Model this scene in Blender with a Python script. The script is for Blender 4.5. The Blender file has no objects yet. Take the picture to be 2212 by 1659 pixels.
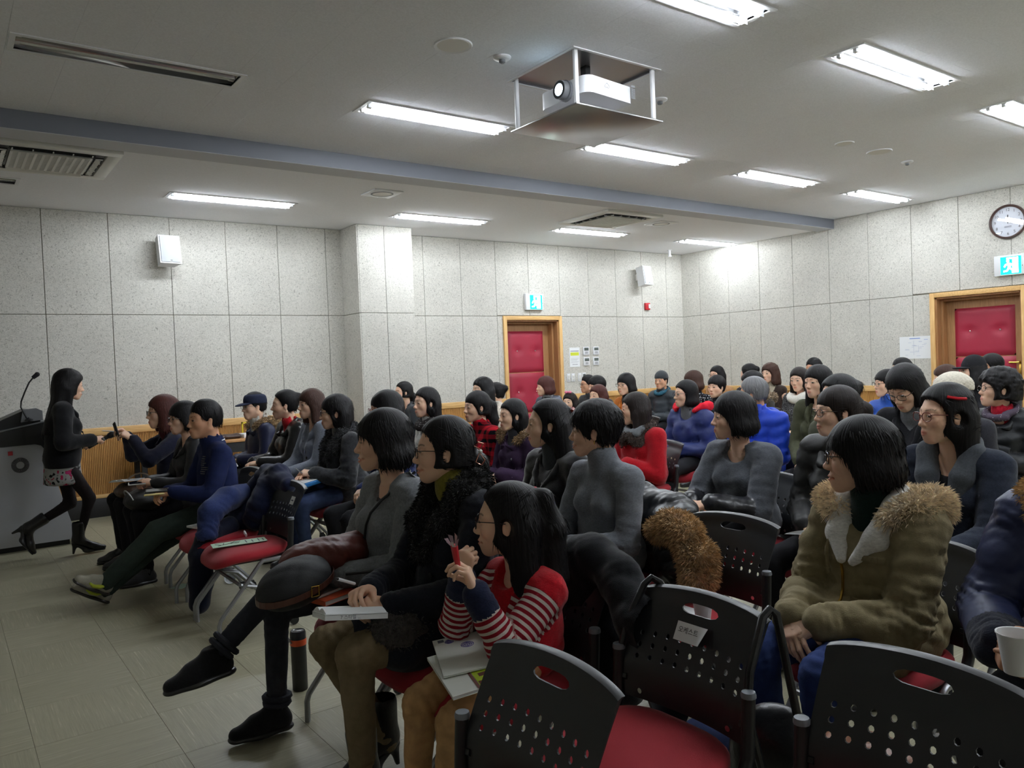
import bpy, bmesh, math, random
import numpy as np
from mathutils import Vector, Matrix, Euler

random.seed(7)
S = bpy.context.scene
C = S.collection
PI = math.pi

# ---------------------------------------------------------------- camera, world, exposure
cam_d = bpy.data.cameras.new('camera')
cam = bpy.data.objects.new('camera', cam_d)
C.objects.link(cam)
cam_d.sensor_fit = 'HORIZONTAL'
cam_d.sensor_width = 36.0
cam_d.lens = 36.0 * 1699.37 / 2212
cam_d.clip_start, cam_d.clip_end = 0.05, 60
_y, _p, _r = 0.630689, -0.0259814, -0.0396888
_v = Vector((math.sin(_y) * math.cos(_p), math.cos(_y) * math.cos(_p), math.sin(_p)))
_rt = Vector((math.cos(_y), -math.sin(_y), 0))
_up = _rt.cross(_v)
_r2 = _rt * math.cos(_r) + _up * math.sin(_r)
_u2 = -_rt * math.sin(_r) + _up * math.cos(_r)
M = Matrix((_r2, _u2, -_v)).transposed().to_4x4()
M.translation = (0, 0, 1.45)
cam.matrix_world = M
S.camera = cam

W = bpy.data.worlds.new('world')
S.world = W
W.use_nodes = True
W.node_tree.nodes['Background'].inputs[0].default_value = (0.02, 0.02, 0.022, 1)
W.node_tree.nodes['Background'].inputs[1].default_value = 0.3

vs = S.view_settings
vs.view_transform = 'Standard'
vs.look = 'None'
vs.gamma = 1.0
vs.use_curve_mapping = False
vs.exposure = EXPOSURE = 1.9
TUBE_POWER = 22.0
S.cycles.max_bounces = 8
S.cycles.diffuse_bounces = 5
S.cycles.glossy_bounces = 3
S.cycles.transparent_max_bounces = 12
S.cycles.sample_clamp_indirect = 4.0
S.cycles.use_denoising = True


# ---------------------------------------------------------------- helpers
def srgb(r, g, b):
    f = lambda c: (c / 255 / 12.92) if c / 255 <= 0.04045 else ((c / 255 + 0.055) / 1.055) ** 2.4
    return (f(r), f(g), f(b))


_mats = {}


def mat(name, col, rough=0.6, metal=0.0, emit=0.0, bump=0.0, bscale=200.0, bstretch=(1, 1, 1), var=0.0, vscale=6.0,
        spec=0.5, sheen=0.0, trans=0.0, coord='Object', attr=None, coat=0.0, detail=3.0):
    """Principled material, with optional noise bump and colour variation."""
    key = name
    if key in _mats:
        return _mats[key]
    m = bpy.data.materials.new(name)
    m.use_nodes = True
    nt = m.node_tree
    b = nt.nodes['Principled BSDF']
    b.inputs['Base Color'].default_value = (*col, 1)
    b.inputs['Roughness'].default_value = rough
    b.inputs['Metallic'].default_value = metal
    b.inputs['Specular IOR Level'].default_value = spec
    if sheen:
        b.inputs['Sheen Weight'].default_value = sheen
    if coat:
        b.inputs['Coat Weight'].default_value = coat
    if emit:
        b.inputs['Emission Color'].default_value = (*col, 1)
        b.inputs['Emission Strength'].default_value = emit
    if trans:
        b.inputs['Transmission Weight'].default_value = trans
    tc = None
    if bump or var:
        tc = nt.nodes.new('ShaderNodeTexCoord')
        mp = nt.nodes.new('ShaderNodeMapping')
        mp.inputs['Scale'].default_value = bstretch
        nt.links.new(tc.outputs[coord], mp.inputs[0])
    cur = None
    if attr:
        a = nt.nodes.new('ShaderNodeAttribute')
        a.attribute_name = attr
        mx = nt.nodes.new('ShaderNodeMix')
        mx.data_type = 'RGBA'
        mx.blend_type = 'MULTIPLY'
        mx.inputs[0].default_value = 1
        mx.inputs[6].default_value = (*col, 1)
        nt.links.new(a.outputs['Color'], mx.inputs[7])
        cur = mx.outputs[2]
    if var:
        n = nt.nodes.new('ShaderNodeTexNoise')
        n.inputs['Scale'].default_value = vscale
        n.inputs['Detail'].default_value = detail
        nt.links.new(mp.outputs[0], n.inputs[0])
        mr = nt.nodes.new('ShaderNodeMapRange')
        mr.inputs[1].default_value, mr.inputs[2].default_value = 0.3, 0.7
        mr.inputs[3].default_value, mr.inputs[4].default_value = 1 - var, 1 + var
        nt.links.new(n.outputs[0], mr.inputs[0])
        mx = nt.nodes.new('ShaderNodeVectorMath')
        mx.operation = 'SCALE'
        mx.inputs[0].default_value = col
        if cur:
            nt.links.new(cur, mx.inputs[0])
        nt.links.new(mr.outputs[0], mx.inputs['Scale'])
        cur = mx.outputs[0]
    if cur:
        nt.links.new(cur, b.inputs['Base Color'])
    if bump:
        n = nt.nodes.new('ShaderNodeTexNoise')
        n.inputs['Scale'].default_value = bscale
        n.inputs['Detail'].default_value = 2
        nt.links.new(mp.outputs[0], n.inputs[0])
        bp = nt.nodes.new('ShaderNodeBump')
        bp.inputs['Strength'].default_value = bump
        bp.inputs['Distance'].default_value = 0.004
        nt.links.new(n.outputs[0], bp.inputs['Height'])
        nt.links.new(bp.outputs[0], b.inputs['Normal'])
    _mats[key] = m
    return m


def nodes_of(m):
    return m.node_tree, m.node_tree.nodes['Principled BSDF']


def link(name, me, parent=None, loc=None, rot=None):
    o = bpy.data.objects.new(name, me)
    C.objects.link(o)
    if parent is not None:
        o.parent = parent
    if loc is not None:
        o.location = loc
    if rot is not None:
        o.rotation_euler = rot
    return o


def tag(o, label=None, cat=None, group=None, kind=None):
    for k, v in (('label', label), ('category', cat), ('group', group), ('kind', kind)):
        if v:
            o[k] = v
    return o


def thing(name, label, cat, loc=(0, 0, 0), rz=0.0, group=None, rot=None):
    o = bpy.data.objects.new(name, None)
    C.objects.link(o)
    o.empty_display_size = 0.1
    o.location = loc
    o.rotation_euler = rot if rot else (0, 0, rz)
    return tag(o, label, cat, group)


def dup(root, loc=None, rz=None, label=None, group=None):
    r = root.copy()
    C.objects.link(r)
    if loc is not None:
        r.location = loc
    if rz is not None:
        r.rotation_euler = (0, 0, rz)
    tag(r, label, None, group)
    for ch in list(root.children):
        c = ch.copy()
        C.objects.link(c)
        c.parent = r
        for g in list(ch.children):
            d = g.copy()
            C.objects.link(d)
            d.parent = c
    return r


class MB:
    """Collects primitive shapes into one mesh."""

    def __init__(s):
        s.v, s.f, s.mi, s.sm = [], [], [], []

    def add(s, vs_, fs, mi=0, smooth=False):
        b = len(s.v)
        s.v += [tuple(v) for v in vs_]
        s.f += [tuple(b + i for i in f) for f in fs]
        s.mi += [mi] * len(fs)
        s.sm += [smooth] * len(fs)
        return s

    def box(s, lo, hi, mi=0):
        x0, y0, z0 = lo
        x1, y1, z1 = hi
        return s.add([(x0, y0, z0), (x1, y0, z0), (x1, y1, z0), (x0, y1, z0), (x0, y0, z1), (x1, y0, z1), (x1, y1, z1), (x0, y1, z1)],
                     [(3, 2, 1, 0), (4, 5, 6, 7), (0, 1, 5, 4), (1, 2, 6, 5), (2, 3, 7, 6), (3, 0, 4, 7)], mi)

    def rbox(s, lo, hi, r=0.005, seg=2, mi=0, smooth=True):
        bm = bmesh.new()
        bmesh.ops.create_cube(bm, size=1)
        for v in bm.verts:
            v.co = Vector([(lo[i] + hi[i]) / 2 + v.co[i] * (hi[i] - lo[i]) for i in range(3)])
        bmesh.ops.bevel(bm, geom=bm.edges[:], offset=r, segments=seg, profile=0.5, affect='EDGES')
        bm.verts.index_update()
        s.add([v.co for v in bm.verts], [[v.index for v in f.verts] for f in bm.faces], mi, smooth)
        bm.free()
        return s

    def tube(s, pts, r, n=8, mi=0, cap=True, closed=False):
        pts = [Vector(p) for p in pts]
        rs = r if isinstance(r, (list, tuple)) else [r] * len(pts)
        k = len(pts)
        vs_, fs = [], []
        prev = None
        for i, p in enumerate(pts):
            if closed:
                t = pts[(i + 1) % k] - pts[i - 1]
            else:
                t = pts[min(i + 1, k - 1)] - pts[max(i - 1, 0)]
            t.normalize()
            if prev is None:
                a = t.orthogonal().normalized()
            else:
                a = (prev - t * prev.dot(t)).normalized()
            prev = a
            b = t.cross(a)
            for j in range(n):
                an = 2 * PI * j / n
                vs_.append(p + (a * math.cos(an) + b * math.sin(an)) * rs[i])
        for i in range(k if closed else k - 1):
            i2 = (i + 1) % k
            for j in range(n):
                j2 = (j + 1) % n
                fs.append((i * n + j, i * n + j2, i2 * n + j2, i2 * n + j))
        if cap and not closed:
            fs.append(tuple(range(n - 1, -1, -1)))
            fs.append(tuple((k - 1) * n + j for j in range(n)))
        return s.add(vs_, fs, mi, True)

    def lathe(s, prof, c=(0, 0, 0), axis='z', n=20, mi=0, smooth=True, ring=False):
        vs_, fs = [], []
        for (r, h) in prof:
            for j in range(n):
                a = 2 * PI * j / n
                x, y, z = r * math.cos(a), r * math.sin(a), h
                if axis == 'y':
                    x, y, z = x, z, y
                    y, z = h, r * math.sin(a)
                elif axis == 'x':
                    x, y, z = h, r * math.cos(a), r * math.sin(a)
                vs_.append((c[0] + x, c[1] + y, c[2] + z))
        for i in range(len(prof) - 1):
            for j in range(n):
                j2 = (j + 1) % n
                q = (i * n + j, i * n + j2, (i + 1) * n + j2, (i + 1) * n + j)
                fs.append(q if axis != 'y' else q[::-1])
        if not ring:
            fs.append(tuple(range(n)))
            fs.append(tuple((len(prof) - 1) * n + j for j in range(n)))
        return s.add(vs_, fs, mi, smooth)

    def ball(s, c, r, n=10, mi=0):
        r = r if isinstance(r, (tuple, list)) else (r, r, r)
        vs_, fs = [], []
        m = max(4, n // 2 + 1)
        for i in range(m + 1):
            t = PI * i / m
            for j in range(n):
                a = 2 * PI * j / n
                vs_.append((c[0] + r[0] * math.sin(t) * math.cos(a), c[1] + r[1] * math.sin(t) * math.sin(a), c[2] + r[2] * math.cos(t)))
        for i in range(m):
            for j in range(n):
                j2 = (j + 1) % n
                fs.append((i * n + j, (i + 1) * n + j, (i + 1) * n + j2, i * n + j2))
        return s.add(vs_, fs, mi, True)

    def prism(s, outline, h0, h1, axis='z', mi=0):
        """Extrude a 2D outline between h0 and h1 along axis."""
        n = len(outline)
        place = {'z': lambda a, b, h: (a, b, h), 'y': lambda a, b, h: (a, h, b), 'x': lambda a, b, h: (h, a, b)}[axis]
        vs_ = [place(a, b, h0) for a, b in outline] + [place(a, b, h1) for a, b in outline]
        fs = [tuple(range(n - 1, -1, -1)), tuple(range(n, 2 * n))] + [(i, (i + 1) % n, n + (i + 1) % n, n + i) for i in range(n)]
        return s.add(vs_, fs, mi)

    def mesh(s, name, mats):
        me = bpy.data.meshes.new(name)
        me.from_pydata(s.v, [], s.f)
        for m in mats if isinstance(mats, (list, tuple)) else [mats]:
            me.materials.append(m)
        me.polygons.foreach_set('material_index', s.mi)
        me.polygons.foreach_set('use_smooth', s.sm)
        bm = bmesh.new()
        bm.from_mesh(me)
        bmesh.ops.remove_doubles(bm, verts=bm.verts, dist=1e-6)
        bmesh.ops.recalc_face_normals(bm, faces=bm.faces)
        bm.to_mesh(me)
        bm.free()
        return me

    def build(s, name, mats, parent=None, loc=None, rot=None, sharp=True):
        me = s.mesh(name, mats)
        if sharp:
            me.set_sharp_from_angle(angle=math.radians(45))
        return link(name, me, parent, loc, rot)


def arr_mesh(name, V, F, mats, col=None, fa=None):
    """Mesh from numpy arrays V (n,3), F (m,4); col is an optional (n,3) colour attribute, fa a dict of float attributes."""
    me = bpy.data.meshes.new(name)
    n, m = len(V), len(F)
    me.vertices.add(n)
    me.vertices.foreach_set('co', np.ascontiguousarray(V, np.float32).ravel())
    me.loops.add(m * 4)
    me.loops.foreach_set('vertex_index', np.ascontiguousarray(F, np.int32).ravel())
    me.polygons.add(m)
    me.polygons.foreach_set('loop_start', np.arange(0, m * 4, 4, dtype=np.int32))
    me.polygons.foreach_set('loop_total', np.full(m, 4, np.int32))
    me.polygons.foreach_set('use_smooth', np.ones(m, bool))
    me.update(calc_edges=True)
    if col is not None:
        a = me.attributes.new('col', 'FLOAT_COLOR', 'POINT')
        a.data.foreach_set('color', np.concatenate([col, np.ones((n, 1))], 1).astype(np.float32).ravel())
    for k, val in (fa or {}).items():
        a = me.attributes.new(k, 'FLOAT', 'POINT')
        a.data.foreach_set('value', np.asarray(val, np.float32))
    for mm in mats if isinstance(mats, (list, tuple)) else [mats]:
        me.materials.append(mm)
    return me


# ---------------------------------------------------------------- implicit surfaces
class SDF:
    """A distance grid: smooth unions of round cones and ellipsoids, turned into quads by surface nets."""

    def __init__(s, lo, hi, v):
        s.lo = np.array(lo, float)
        s.v = v
        s.n = (np.ceil((np.array(hi) - s.lo) / v)).astype(int) + 1
        s.ax = [(s.lo[i] + v * np.arange(s.n[i])).astype(np.float32) for i in range(3)]
        s.d = np.full(tuple(s.n), 0.3, np.float32)

    def _sub(s, lo, hi):
        a = np.clip(np.floor((np.array(lo) - s.lo) / s.v).astype(int), 0, s.n)
        b = np.clip(np.ceil((np.array(hi) - s.lo) / s.v).astype(int) + 1, 0, s.n)
        if np.any(b <= a):
            return None
        sl = tuple(slice(a[i], b[i]) for i in range(3))
        return sl, s.ax[0][sl[0]][:, None, None], s.ax[1][sl[1]][None, :, None], s.ax[2][sl[2]][None, None, :]

    def _put(s, sl, e, k, cut):
        d = s.d[sl]
        if cut:
            e = -e
            if k > 0:
                h = np.maximum(k - np.abs(d - e), 0) / k
                s.d[sl] = np.maximum(d, e) + h * h * k * 0.25
            else:
                s.d[sl] = np.maximum(d, e)
        else:
            if k > 0:
                h = np.maximum(k - np.abs(d - e), 0) / k
                s.d[sl] = np.minimum(d, e) - h * h * k * 0.25
            else:
                s.d[sl] = np.minimum(d, e)

    def rc(s, a, b, ra, rb=None, k=0.02, cut=False, sc=(1, 1, 1)):
        rb = ra if rb is None else rb
        a, b, sc = np.array(a, float), np.array(b, float), np.array(sc, float)
        m = (max(ra, rb) * sc.max() + 2.5 * k + 2 * s.v)
        q = s._sub(np.minimum(a, b) - m, np.maximum(a, b) + m)
        if q is None:
            return s
        sl, X, Y, Z = q
        A, B = a / sc, b / sc
        ba = B - A
        L = max(float(ba @ ba), 1e-9)
        px, py, pz = X / sc[0] - A[0], Y / sc[1] - A[1], Z / sc[2] - A[2]
        h = np.clip((px * ba[0] + py * ba[1] + pz * ba[2]) / L, 0, 1)
        e = np.sqrt((px - h * ba[0]) ** 2 + (py - h * ba[1]) ** 2 + (pz - h * ba[2]) ** 2) - (ra + (rb - ra) * h)
        s._put(sl, e.astype(np.float32) * float(sc.min()), k, cut)
        return s

    def el(s, c, r, k=0.02, cut=False, R=None):
        c, r = np.array(c, float), np.array(r if hasattr(r, '__len__') else (r, r, r), float)
        m = r.max() + 2.5 * k + 2 * s.v if R is not None else r + 2.5 * k + 2 * s.v
        q = s._sub(c - m, c + m)
        if q is None:
            return s
        sl, X, Y, Z = q
        x, y, z = X - c[0], Y - c[1], Z - c[2]
        if R is not None:
            R = np.array(R)
            x, y, z = R[0, 0] * x + R[1, 0] * y + R[2, 0] * z, R[0, 1] * x + R[1, 1] * y + R[2, 1] * z, R[0, 2] * x + R[1, 2] * y + R[2, 2] * z
        k0 = np.sqrt((x / r[0]) ** 2 + (y / r[1]) ** 2 + (z / r[2]) ** 2) + 1e-6
        k1 = np.sqrt((x / r[0] ** 2) ** 2 + (y / r[1] ** 2) ** 2 + (z / r[2] ** 2) ** 2) + 1e-6
        s._put(sl, (k0 * (k0 - 1) / k1).astype(np.float32), k, cut)
        return s

    def chain(s, pts, rs, k=0.02, sc=(1, 1, 1), cut=False):
        rs = rs if hasattr(rs, '__len__') else [rs] * len(pts)
        for i in range(len(pts) - 1):
            s.rc(pts[i], pts[i + 1], rs[i], rs[i + 1], k, cut, sc)
        return s

    def xyz(s):
        return s.ax[0][:, None, None], s.ax[1][None, :, None], s.ax[2][None, None, :]

    def below(s, z, k=0.01):
        """Cut away all that lies under height z."""
        s._put((slice(None),) * 3, (s.xyz()[2] - z + 0 * s.d).astype(np.float32), k, True)
        return s

    def above(s, z, k=0.01):
        s._put((slice(None),) * 3, (z - s.xyz()[2] + 0 * s.d).astype(np.float32), k, True)
        return s

    def folds(s, amp, freq, seed=0, n=5, st=(1, 1, 1)):
        """Soft cloth folds: a few crossed sine waves with warped phase, near the surface only."""
        rg = np.random.default_rng(seed)
        X, Y, Z = s.xyz()
        t = np.zeros_like(s.d)
        for i in range(n):
            w = rg.normal(size=3) * np.array(st)
            w = w / np.linalg.norm(w) * freq * rg.uniform(0.6, 1.5)
            u = rg.normal(size=3)
            u = u / np.linalg.norm(u) * freq * 0.45
            q = np.sin(X * w[0] + Y * w[1] + Z * w[2] + 1.7 * np.sin(X * u[0] + Y * u[1] + Z * u[2] + rg.uniform(0, 6)) + rg.uniform(0, 6))
            t += 1.1 - 1.9 * np.abs(q) if i % 2 else q
        s.d += (amp / n * 1.5) * t
        return s

    def rings(s, a, b, r, pitch, amp, at, wid, seed=0):
        """Bunched folds round a sleeve or leg from a to b, strongest at fraction at."""
        a, b = np.array(a, float), np.array(b, float)
        q = s._sub(np.minimum(a, b) - r * 1.7, np.maximum(a, b) + r * 1.7)
        if q is None:
            return s
        sl, X, Y, Z = q
        ba = b - a
        L = float(np.linalg.norm(ba))
        px, py, pz = X - a[0], Y - a[1], Z - a[2]
        h = (px * ba[0] + py * ba[1] + pz * ba[2]) / (L * L)
        rad = np.sqrt(np.maximum((px - h * ba[0]) ** 2 + (py - h * ba[1]) ** 2 + (pz - h * ba[2]) ** 2, 0))
        w = np.exp(-((h - at) / wid) ** 2) * np.clip(1.7 - rad / r, 0, 1) * ((h > -.15) & (h < 1.15))
        ph = h * L / pitch * 2 * PI + 1.6 * np.sin(py * 55 + seed) + 1.2 * np.sin(pz * 48 + px * 30 + 2 * seed)
        s.d[sl] += (amp * w * (1 - 1.8 * np.abs(np.sin(ph * .5)))).astype(np.float32)
        return s

    def quads(s):
        d = s.d
        ins = d < 0
        n = s.n
        c = [ins[i:n[0] - 1 + i, j:n[1] - 1 + j, k:n[2] - 1 + k] for i in (0, 1) for j in (0, 1) for k in (0, 1)]
        cnt = np.zeros(c[0].shape, np.int8)
        for q in c:
            cnt += q
        act = (cnt > 0) & (cnt < 8)
        I = np.argwhere(act)
        if len(I) == 0:
            return np.zeros((0, 3)), np.zeros((0, 4), int)
        idx = np.full(act.shape, -1, np.int32)
        idx[act] = np.arange(len(I))
        off = [(i, j, k) for i in (0, 1) for j in (0, 1) for k in (0, 1)]
        cd = np.stack([d[I[:, 0] + o[0], I[:, 1] + o[1], I[:, 2] + o[2]] for o in off], 1)
        P = np.zeros((len(I), 3))
        N = np.zeros(len(I))
        for a in range(8):
            for b in range(a + 1, 8):
                if bin(a ^ b).count('1') != 1:
                    continue
                da, db = cd[:, a], cd[:, b]
                m = (da < 0) != (db < 0)
                t = np.where(m, da / np.where(m, da - db, 1), 0)
                pa, pb = np.array(off[a]), np.array(off[b])
                P += np.where(m[:, None], pa + (pb - pa) * t[:, None], 0)
                N += m
        V = s.lo + (I + P / N[:, None]) * s.v
        F = []
        for ax_ in range(3):
            u, w = (ax_ + 1) % 3, (ax_ + 2) % 3
            sl0, sl1 = [slice(None)] * 3, [slice(None)] * 3
            sl0[ax_], sl1[ax_] = slice(0, -1), slice(1, None)
            A, B = ins[tuple(sl0)], ins[tuple(sl1)]
            E = np.argwhere(A != B)
            E = E[(E[:, u] > 0) & (E[:, w] > 0) & (E[:, u] < n[u] - 1) & (E[:, w] < n[w] - 1)]
            fl = A[E[:, 0], E[:, 1], E[:, 2]]

            def cell(du, dw):
                q = E.copy()
                q[:, u] += du
                q[:, w] += dw
                return idx[q[:, 0], q[:, 1], q[:, 2]]
            q = np.stack([cell(-1, -1), cell(0, -1), cell(0, 0), cell(-1, 0)], 1)
            q = np.where(fl[:, None], q, q[:, ::-1])
            F.append(q)
        return V, np.concatenate(F)

    def mesh(s, name, mats, **kw):
        V, F = s.quads()
        return arr_mesh(name, V, F, mats, **kw)


def rotm(yaw=0, pitch=0, roll=0):
    """Rotation: roll about x, pitch about y (positive looks down), yaw about z."""
    return np.array(Euler((roll, pitch, yaw), 'XYZ').to_matrix())


def frame(fwd, nrm):
    """3x3 whose columns are x=fwd, z close to nrm."""
    x = np.array(fwd, float)
    x /= np.linalg.norm(x)
    z = np.array(nrm, float)
    z -= x * (z @ x)
    z /= np.linalg.norm(z)
    return np.stack([x, np.cross(z, x), z], 1)

# ================================================================ THE ROOM
XR, YW, ZN, ZL = 10.53, 9.304, 3.337, 3.22      # right wall, far wall, near ceiling, low ceiling
XL, YN = -3.2, -2.4                              # walls outside the frame
YB = 6.40                                        # face of the ceiling step


def board_mat():
    """Painted wood-wool acoustic board: warm grey with fine dark fibres."""
    m = mat('acoustic_board', srgb(205, 202, 192), rough=0.95, spec=0.1)
    nt, b = nodes_of(m)
    N, L = nt.nodes.new, nt.links.new
    tc = N('ShaderNodeTexCoord')
    geo = N('ShaderNodeNewGeometry')
    n1 = N('ShaderNodeTexNoise')
    n1.inputs['Scale'].default_value = 55
    n1.inputs['Detail'].default_value = 5
    n1.inputs['Roughness'].default_value = 0.75
    n1.inputs['Distortion'].default_value = 1.6
    L(geo.outputs['Position'], n1.inputs[0])
    r1 = N('ShaderNodeValToRGB')
    e = r1.color_ramp.elements
    e[0].position, e[0].color = 0.32, (*srgb(112, 110, 102), 1)
    e[1].position, e[1].color = 0.45, (*srgb(198, 196, 188), 1)
    x = r1.color_ramp.elements.new(0.62)
    x.color = (*srgb(216, 213, 205), 1)
    L(n1.outputs[0], r1.inputs[0])
    n2 = N('ShaderNodeTexNoise')
    n2.inputs['Scale'].default_value = 1.7
    n2.inputs['Detail'].default_value = 4
    L(geo.outputs['Position'], n2.inputs[0])
    mr = N('ShaderNodeMapRange')
    mr.inputs[1].default_value, mr.inputs[2].default_value = 0.3, 0.7
    mr.inputs[3].default_value, mr.inputs[4].default_value = 0.93, 1.05
    L(n2.outputs[0], mr.inputs[0])
    sc = N('ShaderNodeVectorMath')
    sc.operation = 'SCALE'
    L(r1.outputs[0], sc.inputs[0])
    L(mr.outputs[0], sc.inputs['Scale'])
    L(sc.outputs[0], b.inputs['Base Color'])
    bp = N('ShaderNodeBump')
    bp.inputs['Strength'].default_value = 0.35
    bp.inputs['Distance'].default_value = 0.004
    L(n1.outputs[0], bp.inputs['Height'])
    L(bp.outputs[0], b.inputs['Normal'])
    return m


def floor_mat():
    """Greenish beige vinyl tile with streaks along one side of the tile."""
    m = mat('vinyl_floor', srgb(150, 147, 124), rough=0.42, spec=0.45)
    nt, b = nodes_of(m)
    N, L = nt.nodes.new, nt.links.new
    tc = N('ShaderNodeTexCoord')
    oi = N('ShaderNodeObjectInfo')
    ad = N('ShaderNodeVectorMath')
    L(tc.outputs['Object'], ad.inputs[0])
    L(oi.outputs['Random'], ad.inputs[1])
    mp = N('ShaderNodeMapping')
    mp.inputs['Scale'].default_value = (3, 90, 1)
    L(ad.outputs[0], mp.inputs[0])
    n = N('ShaderNodeTexNoise')
    n.inputs['Scale'].default_value = 1.6
    n.inputs['Detail'].default_value = 6
    n.inputs['Roughness'].default_value = 0.7
    L(mp.outputs[0], n.inputs[0])
    r = N('ShaderNodeValToRGB')
    e = r.color_ramp.elements
    e[0].position, e[0].color = 0.3, (*srgb(146, 142, 118), 1)
    e[1].position, e[1].color = 0.60, (*srgb(164, 160, 136), 1)
    x = e.new(0.69)
    x.color = (*srgb(198, 195, 172), 1)
    L(n.outputs[0], r.inputs[0])
    L(r.outputs[0], b.inputs['Base Color'])
    return m


def wood_mat(name, c0, c1, axis=2, sc=5.0, rough=0.5):
    m = mat(name, c0, rough=rough)
    nt, b = nodes_of(m)
    N, L = nt.nodes.new, nt.links.new
    geo = N('ShaderNodeNewGeometry')
    mp = N('ShaderNodeMapping')
    s = [14.0] * 3
    s[axis] = 0.9
    mp.inputs['Scale'].default_value = s
    L(geo.outputs['Position'], mp.inputs[0])
    n = N('ShaderNodeTexNoise')
    n.inputs['Scale'].default_value = sc
    n.inputs['Detail'].default_value = 5
    n.inputs['Distortion'].default_value = 0.6
    L(mp.outputs[0], n.inputs[0])
    r = N('ShaderNodeValToRGB')
    r.color_ramp.elements[0].position, r.color_ramp.elements[0].color = 0.35, (*c0, 1)
    r.color_ramp.elements[1].position, r.color_ramp.elements[1].color = 0.65, (*c1, 1)
    L(n.outputs[0], r.inputs[0])
    L(r.outputs[0], b.inputs['Base Color'])
    return m


M_board = board_mat()
M_floor = floor_mat()
M_ceil = mat('ceiling_tile', srgb(238, 240, 246), rough=0.95, spec=0.1, var=0.05, vscale=90, bump=0.12, bscale=160, coord='Object')
M_lowceil = mat('low_ceiling_board', srgb(240, 241, 245), rough=0.95, spec=0.1, var=0.03, vscale=70)
M_beam = mat('grey_beam_paint', srgb(112, 115, 124), rough=0.6)
M_joint = mat('joint_backing', srgb(132, 128, 116), rough=0.95)  # plain warm grey backing, seen in the joints between boards and tiles
M_pine = wood_mat('pine_trim', srgb(205, 160, 98), srgb(226, 186, 124), 2)
M_pineh = wood_mat('pine_rail', srgb(205, 160, 98), srgb(226, 186, 124), 0)
M_pinehy = wood_mat('pine_rail_side', srgb(205, 160, 98), srgb(226, 186, 124), 1)
M_brown = wood_mat('oak_door_frame', srgb(150, 108, 68), srgb(172, 128, 84), 2)
M_rib = wood_mat('ribbed_wood', srgb(178, 128, 66), srgb(202, 152, 86), 2)
M_blackb = mat('black_baseboard', srgb(26, 25, 26), rough=0.5)
M_leather = mat('red_padded_leather', srgb(158, 34, 58), rough=0.45, bump=0.15, bscale=260)
M_chrome = mat('polished_metal', srgb(225, 225, 225), rough=0.08, metal=1.0)
M_refl = mat('lamp_reflector', srgb(235, 236, 238), rough=0.16, metal=1.0)
M_steel = mat('grey_tube_metal', srgb(176, 178, 182), rough=0.32, metal=0.85)
M_brass = mat('brass', srgb(205, 165, 80), rough=0.25, metal=1.0)
M_white = mat('white_plastic', srgb(228, 229, 232), rough=0.45)
M_offwh = mat('warm_white_plastic', srgb(222, 221, 216), rough=0.5)
M_black = mat('black_plastic', srgb(28, 29, 31), rough=0.42)
M_dark = mat('dark_gap', srgb(14, 14, 15), rough=0.8)
M_grey = mat('mid_grey_plastic', srgb(120, 122, 126), rough=0.5)
M_lcd = mat('grey_display', srgb(92, 100, 96), rough=0.3)
M_paper = mat('white_paper', srgb(236, 238, 240), rough=0.8)
M_ink = mat('grey_print', srgb(96, 98, 112), rough=0.8)
M_tube_on = mat('lit_tube', (1, 1, 1), emit=1)
_nt, _b = nodes_of(M_tube_on)
_b.inputs['Emission Color'].default_value = (0.88, 0.938, 1.0, 1)
_b.inputs['Emission Strength'].default_value = TUBE_POWER
M_tube_off = mat('unlit_tube', srgb(225, 228, 226), rough=0.25)


def text(name, body, size, m, parent, mw, depth=0.0, align='CENTER'):
    """Lettering as a thin mesh; mw places it in its parent's space."""
    cu = bpy.data.curves.new(name, 'FONT')
    cu.body = body
    cu.size = size
    cu.align_x, cu.align_y = align, 'CENTER'
    cu.extrude = depth
    cu.resolution_u = 3
    o = bpy.data.objects.new(name, cu)
    C.objects.link(o)
    dg = bpy.context.evaluated_depsgraph_get()
    me = bpy.data.meshes.new_from_object(o.evaluated_get(dg))
    bpy.data.objects.remove(o)
    bpy.data.curves.remove(cu)
    me.materials.clear()
    me.materials.append(m)
    t = link(name, me, parent)
    t.matrix_local = mw
    return t


def facing(n, up=(0, 0, 1), loc=(0, 0, 0)):
    """Matrix that turns the xy plane of a text to face along n."""
    z = Vector(n).normalized()
    y = Vector(up)
    x = y.cross(z).normalized()
    y = z.cross(x)
    m = Matrix((x, y, z)).transposed().to_4x4()
    m.translation = loc
    return m


def minus(r, holes):
    """Rectangle r = (x0,y0,x1,y1) minus rectangles."""
    out = [r]
    for h in holes:
        nxt = []
        for (a, b, c, d) in out:
            x0, y0, x1, y1 = max(a, h[0]), max(b, h[1]), min(c, h[2]), min(d, h[3])
            if x1 - x0 < 1e-4 or y1 - y0 < 1e-4:
                nxt.append((a, b, c, d))
                continue
            if b < y0:
                nxt.append((a, b, c, y0))
            if y1 < d:
                nxt.append((a, y1, c, d))
            if a < x0:
                nxt.append((a, y0, x0, y1))
            if x1 < c:
                nxt.append((x1, y0, c, y1))
        out = nxt
    return out


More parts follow.
